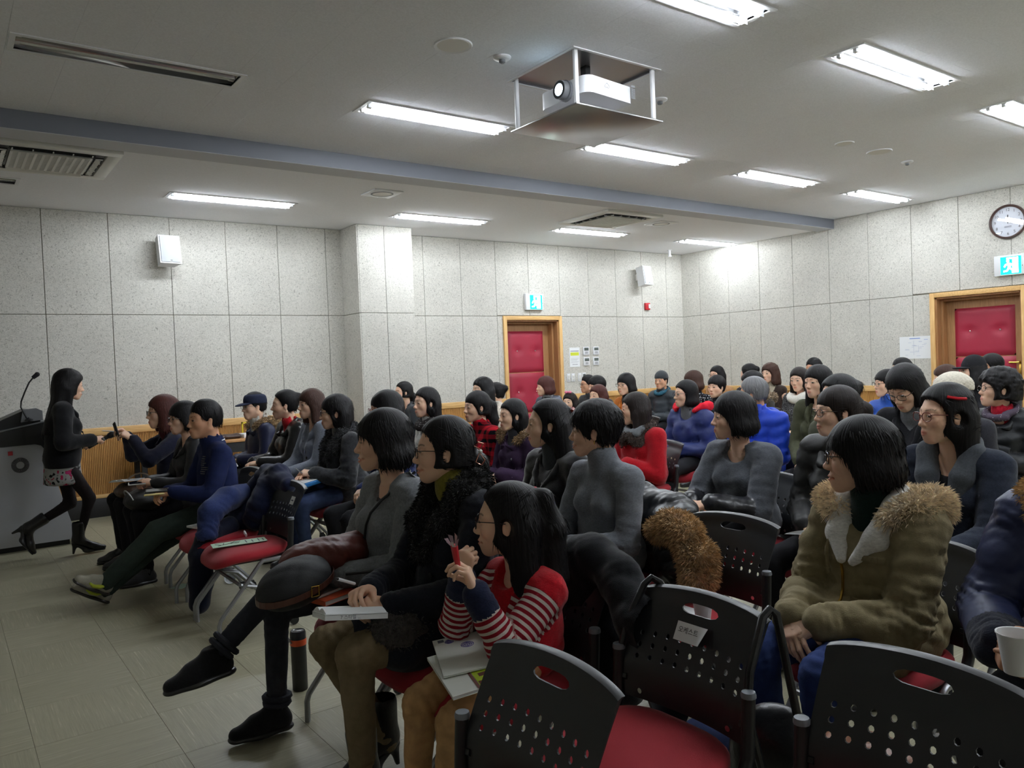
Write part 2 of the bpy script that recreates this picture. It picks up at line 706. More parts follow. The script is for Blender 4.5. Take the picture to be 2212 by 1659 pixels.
# ---- floor: vinyl tiles of 457 mm over a slab
T = 0.457
floor = MB().box((XL - .1, YN - .1, -0.15), (XR + .6, YW + .6, -0.004)).build('floor', M_joint)
tag(floor, 'greenish beige vinyl tile floor of the hall', None, None, 'structure')
tx0, ty0 = 0.703 - 2 * T, 2.28 - T
tile_me = MB().rbox((-T / 2 + .0006, -T / 2 + .0006, -0.004), (T / 2 - .0006, T / 2 - .0006, 0), r=0.0005, seg=1, smooth=False).mesh('floor_tile', M_floor)
NX, NY = 6, 16
for i in range(NX):
    for j in range(NY):
        x, y = tx0 + (i + .5) * T, ty0 + (j + .5) * T
        if y + T / 2 > YW:
            continue
        t = link('floor_tile', tile_me, floor, (x, y, 0), (0, 0, PI / 2 * ((i + j) % 2) + PI * random.randint(0, 1)))
mb = MB()
ix0, ix1, iy0, iy1 = tx0, tx0 + NX * T, ty0, ty0 + NY * T
for i in range(-7, 25):
    for j in range(-9, 17):
        x, y = tx0 + i * T, ty0 + j * T
        if (0 <= i < NX and 0 <= j < NY and y + T <= YW) or x > XR or y > YW or x + T < XL or y + T < YN:
            continue
        mb.box((max(x, XL) + .0007, max(y, YN) + .0007, -0.0045), (min(x + T, XR) - .0007, min(y + T, YW) - .0007, 0))
rest = mb.build('floor_tile_field', M_floor, floor)
rest['kind'] = 'stuff'

# ---- ceiling
LITN = [(x, 5.185, True) for x in (2.54, 4.69, 6.815, 8.875)] + [(0.405, 5.13, False)] + \
       [(x, 2.76, True) for x in (2.555, 4.70, 6.82, 8.95)] + [(x, 0.34, True) for x in (2.555, 4.70, 6.82, 8.95)] + \
       [(0.405, 2.72, False)]
LITL = [(x, 8.13, True) for x in (1.88, 4.345, 6.745, 9.2)] + [(-0.60, 8.15, False)]
FL, FW = 1.27, 0.27
PJ = (3.19, 3.60, 3.905, 4.25)
holesN = [(x + .02, y - FW / 2 + .02, x + FL - .02, y + FW / 2 - .02) for x, y, _ in LITN] + [PJ]
holesL = [(x + .02, y - FW / 2 + .02, x + FL - .02, y + FW / 2 - .02) for x, y, _ in LITL]
ceil = MB().box((XL - .1, YN - .1, 3.5), (XR + .6, YW + .6, 3.6)).build('ceiling', M_lowceil)
tag(ceil, 'pale plaster board ceiling of the hall with recessed lights', None, None, 'structure')
CX, CY = 0.3045, 0.609
cx0, cy0 = 0.70 - 3 * CX, 1.9
nrow = 8
tiles = 0
for i in range(36):
    for j in range(nrow + 1):
        y0 = cy0 + j * CY + (CY / 2 if i % 2 else 0) - CY / 2
        y1 = min(y0 + CY, YB)
        y0 = max(y0, cy0)
        x0, x1 = cx0 + i * CX, min(cx0 + (i + 1) * CX, XR)
        if y0 >= YB - .01 or x1 - x0 < .02:
            continue
        rs = minus((x0, y0, x1, y1), holesN)
        if not rs:
            continue
        mb = MB()
        g = 0.00045
        for (a, b, c, d) in rs:
            mb.box((a + g, b + g, ZN), (c - g, d - g, ZN + 0.012))
        o = mb.build('ceiling_tile', M_ceil, ceil, sharp=False)
        tiles += 1
mb = MB()
for r in minus((XL, YN, XR, cy0), holesN) + minus((XL, cy0, cx0, YB), holesN):
    mb.box((r[0], r[1], ZN), (r[2], r[3], ZN + 0.012))
for r in minus((cx0, cy0, XR, YB), holesN):
    mb.box((r[0], r[1], ZN + .008), (r[2], r[3], ZN + 0.016))
mb.build('near_board', M_ceil, ceil)
mb = MB()
for r in minus((XL, YB + .26, XR, YW + .1), holesL):
    mb.box((r[0], r[1], ZL), (r[2], r[3], ZL + 0.02))
mb.build('low_board', M_lowceil, ceil)
beam = MB().box((XL, YB, 3.205), (XR, YB + .262, 3.5)).build('trim_1', M_beam)
MB().box((XL, YB + .004, 3.202), (XR, YB + .262, 3.2052)).build('underside', mat('beam_underside', srgb(196, 198, 204), rough=.7), beam)
tag(beam, 'grey painted beam stepping down across the ceiling', None, None, 'structure')

# ---- walls
wall_far = MB()
DX0, DX1, DZ = 6.72, 7.70, 2.085
for a, b, c, d in ((XL - .1, -.1, DX0, 3.5), (DX1, -.1, XR + .2, 3.5), (DX0, DZ, DX1, 3.5)):
    wall_far.box((a, YW, b), (c, YW + .15, d))
wall_far = wall_far.build('wall_far', M_joint)
tag(wall_far, 'long wall of grey wood-wool boards over ribbed wainscot', None, None, 'structure')
wall_right = MB()
RY0, RY1 = 4.00, 5.01
for a, b, c, d in ((RY1, -.1, YW, 3.5), (YN, -.1, RY0, 3.5), (RY0, DZ, RY1, 3.5)):
    wall_right.box((XR, a, b), (XR + .15, c, d))
wall_right = wall_right.build('wall_right', M_joint)
tag(wall_right, 'back wall of grey wood-wool boards with clock and door', None, None, 'structure')
for nm, lo, hi, lab in (('wall_left', (XL - .1, YN, -.1), (XL, YW, 3.5), 'front wall behind the speaker'), ('wall_near', (XL - .1, YN - .1, -.1), (XR + .1, YN, 3.5), 'near side wall behind the camera')):
    tag(MB().box(lo, hi).build(nm, M_board), lab, None, None, 'structure')
pillar = MB().box((4.205, 8.835, 0), (4.94, YW, ZL + .1)).build('wall_pillar', M_joint)
tag(pillar, 'square pillar clad in grey wood-wool boards', None, None, 'structure')

ZR0, ZR1, ZJ = 0.865, 0.945, 2.14
xs = [0.93 - .612 * k for k in range(6, 0, -1)] + [0.93, 1.545, 2.16, 2.768, 3.379, 3.989, 4.205]
xs2 = [4.94, 5.378, 5.972, 6.568, 7.163, 7.756, 8.349, 8.942, 9.535, 10.128, XR]
g = 0.0028


def panel(lo, hi, par):
    return MB().rbox(lo, hi, r=0.003, seg=1, smooth=False).build('wall_panel', M_board, par, sharp=False)


for X in (xs, xs2):
    for a, b in zip(X[:-1], X[1:]):
        for (z0, z1) in ((ZR1 - .03, ZJ), (ZJ, ZL)):
            c, d = a, b
            if z0 < 2 and a < 7.8 and b > 6.66:
                if a < 6.665:
                    d = 6.67
                elif b > 7.784:
                    c = 7.78
                else:
                    continue
            if d - c > .03:
                lift = .012 if (z0 > 2 and 6.5 < a < 7.7) else 0
                panel((c + g, YW - .012, z0 + g + lift), (d - g, YW + .01, z1 - g), wall_far)
ys = [YW, 8.90, 8.30, 7.70, 7.10, 6.50, 5.90, 5.30, 4.70, 4.10, 3.5, 2.9, 2.3, 1.7]
for b, a in zip(ys[:-1], ys[1:]):
    for (z0, z1) in ((ZR1 - .03, ZJ), (ZJ, ZL if a > YB + .2 else ZN)):
        c, d = a, b
        if z0 < 2 and a < 5.07 and b > 3.94:
            if b > 5.07:
                c = 5.065
            elif a < 3.94:
                d = 3.945
            else:
                continue
        lift = .012 if (z0 > 2 and 3.4 < a < 5) else 0
        panel((XR - .012, c + g, z0 + g + lift), (XR + .01, d - g, z1 - g), wall_right)
for (a, b) in ((4.205, 4.561), (4.561, 4.94)):
    for (z0, z1) in ((.0, ZJ), (ZJ, ZL)):
        panel((a + g, 8.82, z0 + g), (b - g, 8.84, z1 - g), pillar)
for (z0, z1) in ((.0, ZJ), (ZJ, ZL)):
    panel((4.19, 8.825, z0 + g), (4.21, YW - .015, z1 - g), pillar)
    panel((4.935, 8.825, z0 + g), (4.955, YW - .015, z1 - g), pillar)

# ---- wainscot: cap rail, ribbed boards, lower rail, black base
for k, (a, b) in enumerate(((XL, 4.19), (4.955, 6.665), (7.784, XR))):
    t = MB().rbox((a, YW - .032, ZR0), (b, YW, ZR1), r=.006).build('trim_%d' % (2 + k), M_pineh)
    tag(t, 'pine cap rail and ribbed wood wainscot along the long wall', None, None, 'structure')
    mb = MB()
    n = int((b - a) / .017)
    for i in range(n):
        x = a + i * .017
        mb.box((x + .0035, YW - .018, .235), (x + .0135, YW - .006, ZR0))
    mb.box((a, YW - .008, .235), (b, YW, ZR0))
    q = mb.build('ribbed_boards', M_rib, t)
    q['kind'] = 'stuff'
    MB().rbox((a, YW - .025, .20), (b, YW, .24), r=.004).build('lower_rail', M_pineh, t)
    tag(MB().rbox((a, YW - .02, 0), (b, YW, .20), r=.004).build('baseboard_far' if k == 0 else 'baseboard_far_%d' % k, M_blackb), 'black baseboard', None, None, 'structure')
for k, (a, b) in enumerate(((5.066, YW), (1.0, 3.93))):
    t = MB().rbox((XR - .032, a, ZR0), (XR, b, ZR1), r=.006).build('trim_%d' % (5 + k), M_pinehy)
    tag(t, 'pine cap rail and wainscot along the back wall', None, None, 'structure')
    mb = MB()
    for i in range(int((b - a) / .017)):
        y = a + i * .017
        mb.box((XR - .018, y + .0035, .235), (XR - .006, y + .0135, ZR0))
    mb.box((XR - .008, a, .235), (XR, b, ZR0))
    q = mb.build('ribbed_boards', M_rib, t)
    q['kind'] = 'stuff'
    tag(MB().rbox((XR - .02, a, 0), (XR, b, .20), r=.004).build('baseboard_right' if k == 0 else 'baseboard_right_1', M_blackb), 'black baseboard', None, None, 'structure')


# ---- padded doors. Local frame: x along the wall, y into the wall, z up; origin at the opening's lower corner on the wall face
def padded_panel(w, h, buttons):
    """A leather cushion w x h, dimpled at the buttons; faces -y."""
    n, k = max(8, int(w / .03)), max(8, int(h / .03))
    V = []
    for j in range(k + 1):
        for i in range(n + 1):
            x, z = w * i / n, h * j / k
            e = min(x, w - x, z, h - z)
            d = .028 * min(1, e / .05) ** .5
            for bx, bz in buttons:
                r = math.hypot((x - bx) / 1.3, z - bz)
                d -= .024 * math.exp(-(r / .055) ** 2)
            V.append((x, -d, z))
    F = [(j * (n + 1) + i, j * (n + 1) + i + 1, (j + 1) * (n + 1) + i + 1, (j + 1) * (n + 1) + i) for j in range(k) for i in range(n)]
    return MB().add(V, F, 0, True)


def door(name, label, ow, oh, leafw, handle_side, mw):
    d = thing(name, label, None)
    d['kind'] = 'structure'
    d.matrix_world = mw
    # pine casing
    cw = .06
    MB().rbox((-cw, -.03, 0), (0, .0, oh + cw), r=.004).build('casing', M_pine, d)
    MB().rbox((ow, -.03, 0), (ow + cw, .0, oh + cw), r=.004).build('casing', M_pine, d)
    MB().rbox((0, -.03, oh), (ow, .0, oh + cw), r=.004).build('casing', M_pineh, d)
    # jamb
    dp = .22
    for lo, hi in (((-.005, 0, 0), (.02, dp, oh)), ((ow - .02, 0, 0), (ow + .005, dp, oh)), ((0, 0, oh - .02), (ow, dp, oh + .005)),
                   ((.02, .10, 0), (.05, dp, oh - .02)), ((ow - .05, .10, 0), (ow - .02, dp, oh - .02)), ((.05, .10, oh - .05), (ow - .05, dp, oh - .02))):
        MB().box(lo, hi).build('jamb', M_brown, d)
    # leaf
    x0, x1 = .05, ow - .05
    zt = oh - .05
    leaf = MB().box((x0, dp - .02, 0), (x1, dp + .03, zt)).build('leaf', M_brown, d)
    MB().box((-.2, dp + .03, -.05), (ow + .2, dp + .06, oh + .2)).build('backing', M_dark, d)
    pw, px = x1 - x0 - .2, x0 + .10
    for z0, z1 in ((.10, .68), (.70, 1.30), (1.31, zt - .105)):
        h = z1 - z0
        bt = [(pw * .26, h * .52), (pw * .76, h * .52)]
        p = padded_panel(pw, h, bt).build('padded_panel', M_leather, d, (px, dp - .02, z0), sharp=False)
        for bx, bz in bt:
            MB().ball((bx, -.008, bz), (.012, .008, .012)).build('button', M_chrome, p)
    hx = x1 - .05 if handle_side > 0 else x0 + .05
    hd = MB().rbox((hx - .02, dp - .028, .98), (hx + .02, dp - .02, 1.20), r=.004).tube([(hx, dp - .02, 1.22), (hx, dp - .075, 1.22), (hx - .11 * handle_side, dp - .075, 1.22)], .010).lathe([(.022, dp - .03), (.022, dp - .02)], (hx, 0, 1.22), 'y', 12)
    hd.build('door_handle', M_brass, d)
    return d


door('door_1', 'red padded door in pine casing on the long wall', DX1 - DX0, DZ, .8, 1, Matrix.Translation((DX0, YW - .012, 0)))
door('door_2', 'red padded door in pine casing under the clock on the back wall', RY1 - RY0, DZ, .8, 1,
     Matrix.Translation((XR - .012, RY1, 0)) @ Matrix.Rotation(-PI / 2, 4, 'Z'))


# ---- fluorescent fixtures
def fixture(x, y, z, lit, label):
    t = thing('ceiling_light', label, 'light', (x + FL / 2, y, z), 0, 'recessed fluorescent lights')
    hx, hy = FL / 2, FW / 2
    fr = MB()
    for lo, hi in (((-hx, -hy, -.006), (hx, -hy + .028, .012)), ((-hx, hy - .028, -.006), (hx, hy, .012)), ((-hx, -hy + .028, -.006), (-hx + .03, hy - .028, .012)), ((hx - .03, -hy + .028, -.006), (hx, hy - .028, .012))):
        fr.box(lo, hi)
    fr.build('frame', M_white, t)
    # two polished troughs
    rf = MB()
    wi = hy - .028
    prof = [(-wi, .0), (-wi + .012, .05), (-.055, .062), (-.02, .045), (0, .008), (.02, .045), (.055, .062), (wi - .012, .05), (wi, .0)]
    V = [(sx * (hx - .03), a, b) for sx in (-1, 1) for a, b in prof]
    n = len(prof)
    rf.add(V, [(i, i + 1, n + i + 1, n + i) for i in range(n - 1)])
    rf.add([(s * (hx - .03), a, b) for s in (-1, 1) for a, b in ((-wi, 0), (wi, 0), (wi, .065), (-wi, .065))], [(0, 1, 2, 3), (7, 6, 5, 4)])
    rf.build('reflector', M_refl, t)
    for s in (-1, 1):
        tz = -.009 if lit else .030
        mb = MB().tube([(-hx + .06, s * .055, tz), (hx - .06, s * .055, tz)], .0155, 10)
        tb = mb.build('tube', M_tube_on if lit else M_tube_off, t)
        for e in (-1, 1):
            MB().box((e * (hx - .045) - .016, s * .055 - .012, tz - .015), (e * (hx - .045) + .016, s * .055 + .012, .06)).build('lamp_holder', M_white, tb)
    return t


ORD = ['first', 'second', 'third', 'fourth']
n1 = n2 = n3 = n4 = 0
NL = {2.54: 'lit recessed light beside the projector lift, nearer the stage', 4.69: 'lit recessed light just past the projector lift', 6.815: 'lit recessed light second from the back wall, before the grey beam',
      8.875: 'lit recessed light nearest the back wall, before the grey beam', 0.405: 'unlit mirrored recessed light before the beam, nearest the stage'}
for x, y, on in LITN:
    if y > 5:
        lab = NL[x]
    elif y > 2:
        lab = {2.555: 'lit recessed light cut by the top of the picture', 4.70: 'large lit recessed light overhead, right of the projector', 6.82: 'lit recessed light overhead at the picture edge above the clock wall', 8.95: 'lit recessed light overhead nearest the back wall, out of frame', 0.405: 'unlit recessed light overhead near the stage, out of frame'}[x]
    else:
        lab = 'lit recessed light out of frame above the camera, ' + {2.555: 'nearest the stage', 4.70: 'second from the stage', 6.82: 'third from the stage', 8.95: 'nearest the clock wall'}[x]
    fixture(x, y, ZN, on, lab)
for x, y, on in LITL:
    fixture(x, y, ZL, on, {1.88: 'lit recessed light on the low ceiling above the wall speaker', 4.345: 'lit recessed light on the low ceiling before the pillar', 6.745: 'lit recessed light on the low ceiling above the far exit sign',
                           9.2: 'lit recessed light on the low ceiling in the room corner', -0.60: 'unlit recessed light on the low ceiling by the air conditioner'}[x])


# ---- ceiling cassettes (air conditioners)
def cassette(x0, y0, s, label):
    t = thing('air_conditioner', label, 'air conditioner', (x0 + s / 2, y0 + s / 2, ZL), 0, 'ceiling air conditioners')
    h = s / 2
    q = MB()
    for lo, hi in (((-h, -h), (h, -h + .10)), ((-h, h - .10), (h, h)), ((-h, -h + .10), (-h + .10, h - .10)), ((h - .10, -h + .10), (h, h - .10))):
        q.rbox((lo[0], lo[1], -.03), (hi[0], hi[1], .0), r=.006)
    q.box((-h + .19, -h + .19, -.035), (h - .19, h - .19, -.03))
    q.build('panel', M_offwh, t)
    gr = MB()
    w = h - .20
    n = 10
    for i in range(n + 1):
        p = -w + 2 * w * i / n
        gr.box((p - .009, -w, -.045), (p + .009, w, -.032))
    for i in range(25):
        p = -w + 2 * w * i / 24
        gr.box((-w, p - .005, -.043), (w, p + .005, -.034))
    g_ = gr.build('grille', M_offwh, t)
    g_['kind'] = 'stuff'
    MB().box((-w - .012, -w - .012, -.0355), (w + .012, w + .012, -.0345)).build('grille_backing', M_dark, t)
    for k in range(4):
        a = k * PI / 2
        m = Matrix.Rotation(a, 4, 'Z')
        l = MB().box((-w - .02, h - .175, -.034), (w + .02, h - .115, -.028)).build('louvre_slot', M_dark, t)
        l.matrix_local = m
        f = MB()
        f.add([(-w, h - .168, -.036), (w, h - .168, -.036), (w, h - .135, -.05), (-w, h - .135, -.05)], [(0, 1, 2, 3)])
        for i in range(5):
            p = -w + 2 * w * i / 4
            f.box((p - .004, h - .17, -.042), (p + .004, h - .12, -.032))
        f.build('louvre', M_offwh, l)
    return t


cassette(0.33, 6.72, .93, 'square ceiling air conditioner nearest the stage, beyond the grey beam')
cassette(6.45, 6.78, .93, 'square ceiling air conditioner above the audience, beyond the grey beam')


def round_grille(x, y, z, r, label, name='ceiling_speaker', cat='speaker'):
    t = thing(name, label, cat, (x, y, z))
    MB().lathe([(r - .02, -.004), (r - .004, -.008), (r, -.004), (r, .002)], n=28, ring=True).build('rim', M_white, t)
    MB().lathe([(.002, -.005), (r - .02, -.004), (r - .02, .002)], n=28).build('grille', M_offwh, t)
    return t


round_grille(2.545, 3.94, ZN, .115, 'round white ceiling speaker near the projector lift')
round_grille(6.78, 4.0, ZN, .085, 'smaller round ceiling vent before the back rows', 'ceiling_vent', 'vent')
round_grille(7.38, 4.0, ZN, .115, 'round white ceiling speaker over the back rows')
for x, y, lab in ((2.90, 3.94, 'smoke detector beside the round ceiling speaker'), (4.36, 4.0, 'smoke detector behind the projector lift'), (8.04, 4.07, 'smoke detector over the back rows, near the clock wall')):
    t = thing('smoke_detector', lab, 'detector', (x, y, ZN), 0, 'ceiling smoke detectors')
    MB().lathe([(.055, .0), (.055, -.008), (.045, -.016), (.02, -.018)], n=18).build('base', M_white, t)
    MB().lathe([(.02, -.016), (.02, -.034), (.012, -.04), (.002, -.04)], n=14).build('sensor', M_grey, t)
for x, y, lab in ((3.71, 7.17, 'square downlight plate on the low ceiling before the pillar'), (7.80, 7.21, 'square downlight plate beside the far air conditioner')):
    t = thing('ceiling_downlight', lab, 'light', (x, y, ZL), 0, 'square downlights')
    MB().rbox((-.16, -.16, -.012), (.16, .16, .0), r=.004).build('plate', M_white, t)
    MB().lathe([(.115, -.013), (.10, -.016), (.098, -.0125)], n=28, ring=True).build('ring', M_grey, t)
    MB().lathe([(.002, -.013), (.097, -.013), (.097, -.0122)], n=28).build('lens', M_offwh, t)
t = thing('ceiling_sensor', 'small white cylinder sensor hanging from the ceiling in the room corner', 'sensor', (9.86, 8.95, ZL))
MB().lathe([(.04, 0), (.04, -.01), (.022, -.012), (.022, -.08), (.03, -.085), (.03, -.11), (.002, -.112)], n=14).build('housing', M_white, t)

# ---- projector on its lift
M_lift = mat('brushed_lift_plate', srgb(150, 148, 150), rough=0.28, metal=0.7)
lift = thing('projector_lift', 'white ceiling projector lift with hanging plate and four posts', 'projector lift', (3.55, 3.93, ZN))
a = (PJ[0] - 3.55, PJ[1] - 3.93, PJ[2] - 3.55, PJ[3] - 3.93)
MB().box((a[0], a[1], .012), (a[2], a[3], .02)).build('housing_top', M_lift, lift)
for lo, hi in (((a[0], a[1], 0), (a[2], a[1] + .008, .014)), ((a[0], a[3] - .008, 0), (a[2], a[3], .014)), ((a[0], a[1], 0), (a[0] + .008, a[3], .014)), ((a[2] - .008, a[1], 0), (a[2], a[3], .014))):
    MB().box(lo, hi).build('housing_side', M_lift, lift)
for lo, hi in (((a[0] - .02, a[1] - .02, -.006), (a[2] + .02, a[1], .002)), ((a[0] - .02, a[3], -.006), (a[2] + .02, a[3] + .02, .002)), ((a[0] - .02, a[1], -.006), (a[0], a[3], .002)), ((a[2], a[1], -.006), (a[2] + .02, a[3], .002))):
    MB().box(lo, hi).build('rim', M_white, lift)
MB().rbox((a[0] + .0, a[1] - .005, 3.0 - ZN), (a[2] + .04, a[3] + .02, 3.012 - ZN), r=.003).build('bottom_plate', M_lift, lift)
for px, py in ((a[0] + .025, a[1] + .02), (a[2] - .025, a[1] + .02), (a[0] + .025, a[3] - .03), (a[2] - .025, a[3] - .03)):
    MB().rbox((px - .014, py - .010, 3.01 - ZN), (px + .014, py + .010, .012), r=.003).build('post', M_white, lift)
proj = thing('projector', 'white projector with lit lens hanging inside the ceiling lift', 'projector', (3.47, 3.83, 3.20))
mb = MB()
ol = []
for cx, cy, s0 in ((.215, .17, 0), (-.135, .17, 90), (-.135, -.17, 180), (.215, -.17, 270)):
    for k in range(5):
        an = math.radians(s0 + 22.5 * k)
        rr = .06 if cx < 0 else .02
        ol.append((cx + rr * math.cos(an) - (.0 if cx < 0 else 0), cy + rr * math.sin(an) * 1.0))
mb.prism(ol, -.105, .0)
mb.build('body', M_white, proj)
MB().lathe([(.058, -.255), (.058, -.215), (.066, -.212), (.066, -.19), (.062, -.185)], (0, -.045, -.055), 'x', 24).build('lens_barrel', M_grey, proj)
M_lens = mat('projector_lens_light', srgb(200, 235, 255), rough=0.1, emit=6)
MB().lathe([(.002, -.258), (.036, -.257), (.036, -.252)], (0, -.045, -.055), 'x', 20).build('lens', M_lens, proj)
MB().lathe([(.04, -.2565), (.054, -.2565), (.054, -.25)], (0, -.045, -.055), 'x', 20, ring=True).build('lens_ring', M_dark, proj)
MB().box((-.05, -.15, 0), (.06, .1, .03)).box((-.01, -.03, .03), (.03, .02, .148)).build('bracket', M_black, proj)
mb = MB()
for i in range(11):
    mb.box((.19, -.2315, -.09 + i * .006), (.225, -.230, -.0865 + i * .006))
mb.box((.19, -.2315, -.018), (.225, -.230, -.005))
mb.build('vent_slots', M_grey, proj)
# printed heart-shaped outline and a line of small print, upside down with the hung projector
mb = MB()
hp = []
for k in range(24):
    u = 2 * PI * k / 24
    hp.append((-.02 + .0011 * 16 * math.sin(u) ** 3 * 1.1, -.2318, -.047 - .0011 * (13 * math.cos(u) - 5 * math.cos(2 * u) - 2 * math.cos(3 * u) - math.cos(4 * u))))
mb.tube(hp, .0011, 5, closed=True)
mb.build('printed_heart', M_ink, proj)

# ---- wall fittings
def wall_speaker(x, z, label):
    t = thing('wall_speaker', label, 'speaker', (x, YW - .012, z), 0, 'white wall loudspeakers')
    MB().box((-.03, -.07, -.05), (.03, 0, .05)).build('bracket', M_offwh, t)
    body = MB().prism([(-.115, -.09), (.115, -.09), (.085, .07), (-.085, .07)], -.155, .155).build('cabinet', M_white, t, (0, -.15, 0), (math.radians(-8), 0, math.radians(8)))
    gm = mat('speaker_cloth', srgb(206, 210, 216), rough=0.8, bump=.2, bscale=500)
    MB().rbox((-.102, -.10, -.142), (.102, -.088, .142), r=.004).build('grille', gm, body)
    MB().box((-.008, -.1025, -.128), (.012, -.099, -.120)).build('badge', M_grey, body)
    return t


wall_speaker(2.09, 2.82, 'white wall loudspeaker above the front row, left of the pillar')
wall_speaker(9.43, 2.79, 'white wall loudspeaker near the room corner, above the fire alarm')

M_exit = mat('exit_green', srgb(0, 190, 150), emit=1.6)
M_exitw = mat('exit_white', srgb(240, 255, 252), emit=5)


def exit_sign(mw, label, w=.33, h=.243):
    t = thing('exit_sign', label, 'sign')
    t.matrix_world = mw
    MB().rbox((0, -.055, 0), (w, 0, h), r=.006).build('housing', M_white, t)
    x0, x1, z0, z1 = .075, w - .03, .012, h - .022
    MB().box((x0, -.0575, z0), (x1, -.054, z1)).build('green_panel', M_exit, t)
    # running figure and doorway, back-lit white
    W_, H_ = x1 - x0, z1 - z0
    mb = MB()
    P = lambda a, b: (x0 + W_ * a, -.0592, z0 + H_ * b)

    def poly(pts):
        n = len(pts)
        mb.add([P(*p) for p in pts] + [(q[0], q[1] + .0018, q[2]) for q in [P(*p) for p in pts]], [tuple(range(n))] + [(i, n + i, n + (i + 1) % n, (i + 1) % n) for i in range(n)])
    poly([(.58, .06), (.86, .06), (.86, .95), (.3, .95), (.3, .86), (.58, .86)])
    poly([(.36 + .07 * math.cos(2 * PI * k / 12), .76 + .085 * math.sin(2 * PI * k / 12)) for k in range(12)])
    poly([(.40, .66), (.60, .58), (.66, .40), (.60, .36), (.54, .50), (.48, .52), (.50, .36), (.66, .22), (.62, .06), (.54, .08), (.56, .2), (.42, .3), (.34, .16), (.14, .14), (.14, .22), (.30, .24), (.36, .40), (.36, .52), (.26, .50), (.22, .40), (.15, .44), (.22, .58)])
    mb.build('running_figure', M_exitw, t)
    MB().box((w - .02, -.057, h * .4), (w - .014, -.054, h * .44)).build('test_button', M_dark, t)
    return t


exit_sign(Matrix.Translation((7.06, YW - .012, 2.232)), 'lit green exit sign above the red door of the long wall')
exit_sign(Matrix.Translation((XR - .012, 4.275, 2.275)) @ Matrix.Rotation(-PI / 2, 4, 'Z'), 'lit green exit sign under the clock on the back wall')

t = thing('fire_alarm', 'small red fire alarm strobe on the wall near the corner', 'alarm', (9.63, YW - .012, 2.313))
M_red = mat('alarm_red', srgb(176, 24, 36), rough=0.4)
MB().rbox((-.055, -.04, -.058), (.055, 0, .058), r=.008).build('housing', M_red, t)
MB().rbox((.005, -.055, -.035), (.042, -.038, .035), r=.006).build('lens', M_white, t)

t = thing('wall_notice', 'white notice with yellow band beside the far door', 'notice', (8.01, YW - .0135, 1.51))
MB().box((-.103, -.001, -.15), (.103, 0, .15)).build('sheet', M_paper, t)
M_lime = mat('lime_band', srgb(205, 214, 60), rough=0.7)
MB().box((-.085, -.002, .025), (.085, -.001, .075)).build('yellow_band', M_lime, t)
mb = MB().box((-.085, -.002, .09), (.085, -.001, .098))
for k in range(5):
    mb.box((-.08, -.002, -.02 - k * .016), (.08 - .02 * (k % 3), -.001, -.018 - k * .016))
for k in range(5):
    mb.box((-.05 + k * .022, -.002, -.118), (-.038 + k * .022, -.001, -.108))
mb.build('print', M_ink, t)

for i, (x, z) in enumerate(((8.24, 1.602), (8.45, 1.602), (8.244, 1.437), (8.443, 1.437))):
    t = thing('thermostat', ['upper', 'upper', 'lower', 'lower'][i] + ' thermostat of four, ' + ['nearer the door notice', 'farther from the door notice'][i % 2], 'thermostat', (x, YW - .012, z), 0, 'four wall thermostats')
    MB().rbox((-.06, -.02, -.064), (.06, 0, .064), r=.004).build('housing', M_white, t)
    MB().box((-.045, -.0215, .005), (.045, -.0195, .05)).build('display', M_lcd, t)
    mb = MB()
    for k in range(3):
        mb.box((-.03, -.021, -.02 - k * .012), (.03, -.0198, -.014 - k * .012))
    mb.build('buttons', M_grey, t)
for i, (x, w, lab) in enumerate(((7.864, .064, 'white light switch nearest the far door'), (7.955, .066, 'white light switch second from the far door'), (8.093, .066, 'white light switch left of the small room controller'), (8.184, .078, 'small white room controller with grey display under the thermostats'))):
    t = thing('wall_switch', lab, 'switch', (x, YW - .012, 1.196), 0, 'wall switches by the far door')
    MB().rbox((-w / 2, -.012, -.064), (w / 2, 0, .064), r=.003).build('plate', M_white, t)
    if i == 3:
        MB().box((-.026, -.0135, .005), (.026, -.0115, .045)).build('display', M_lcd, t)
    else:
        for k in range(2):
            MB().rbox((-.018, -.018, -.04 + k * .042), (.018, -.011, -.004 + k * .042), r=.003).build('rocker', M_offwh, t)

t = thing('wall_chart', 'white paper chart taped beside the back wall door', 'notice', (XR - .0135, 5.285, 1.45))
MB().box((-.001, -.205, -.148), (0, .205, .148)).build('sheet', M_paper, t)
M_blueink = mat('blue_print', srgb(120, 150, 215), rough=.8)
MB().box((-.002, -.07, .115), (-.001, .07, .125)).box((-.002, -.17, .10), (-.001, -.12, .105)).build('title_print', M_blueink, t)
mb = MB()
rg = random.Random(3)
for k in range(16):
    y, z = rg.uniform(-.16, .13), rg.uniform(-.12, .08)
    mb.box((-.002, y, z), (-.001, y + rg.uniform(.03, .06), z + .003))
mb.box((-.002, .015, -.10), (-.001, .017, .09)).box((-.002, -.05, -.06), (-.001, -.048, .02)).box((-.002, -.05, -.06), (-.001, .015, -.058)).box((-.002, -.05, .02), (-.001, .015, .022))
mb.build('diagram_print', mat('pale_print', srgb(176, 184, 208), rough=.8), t)

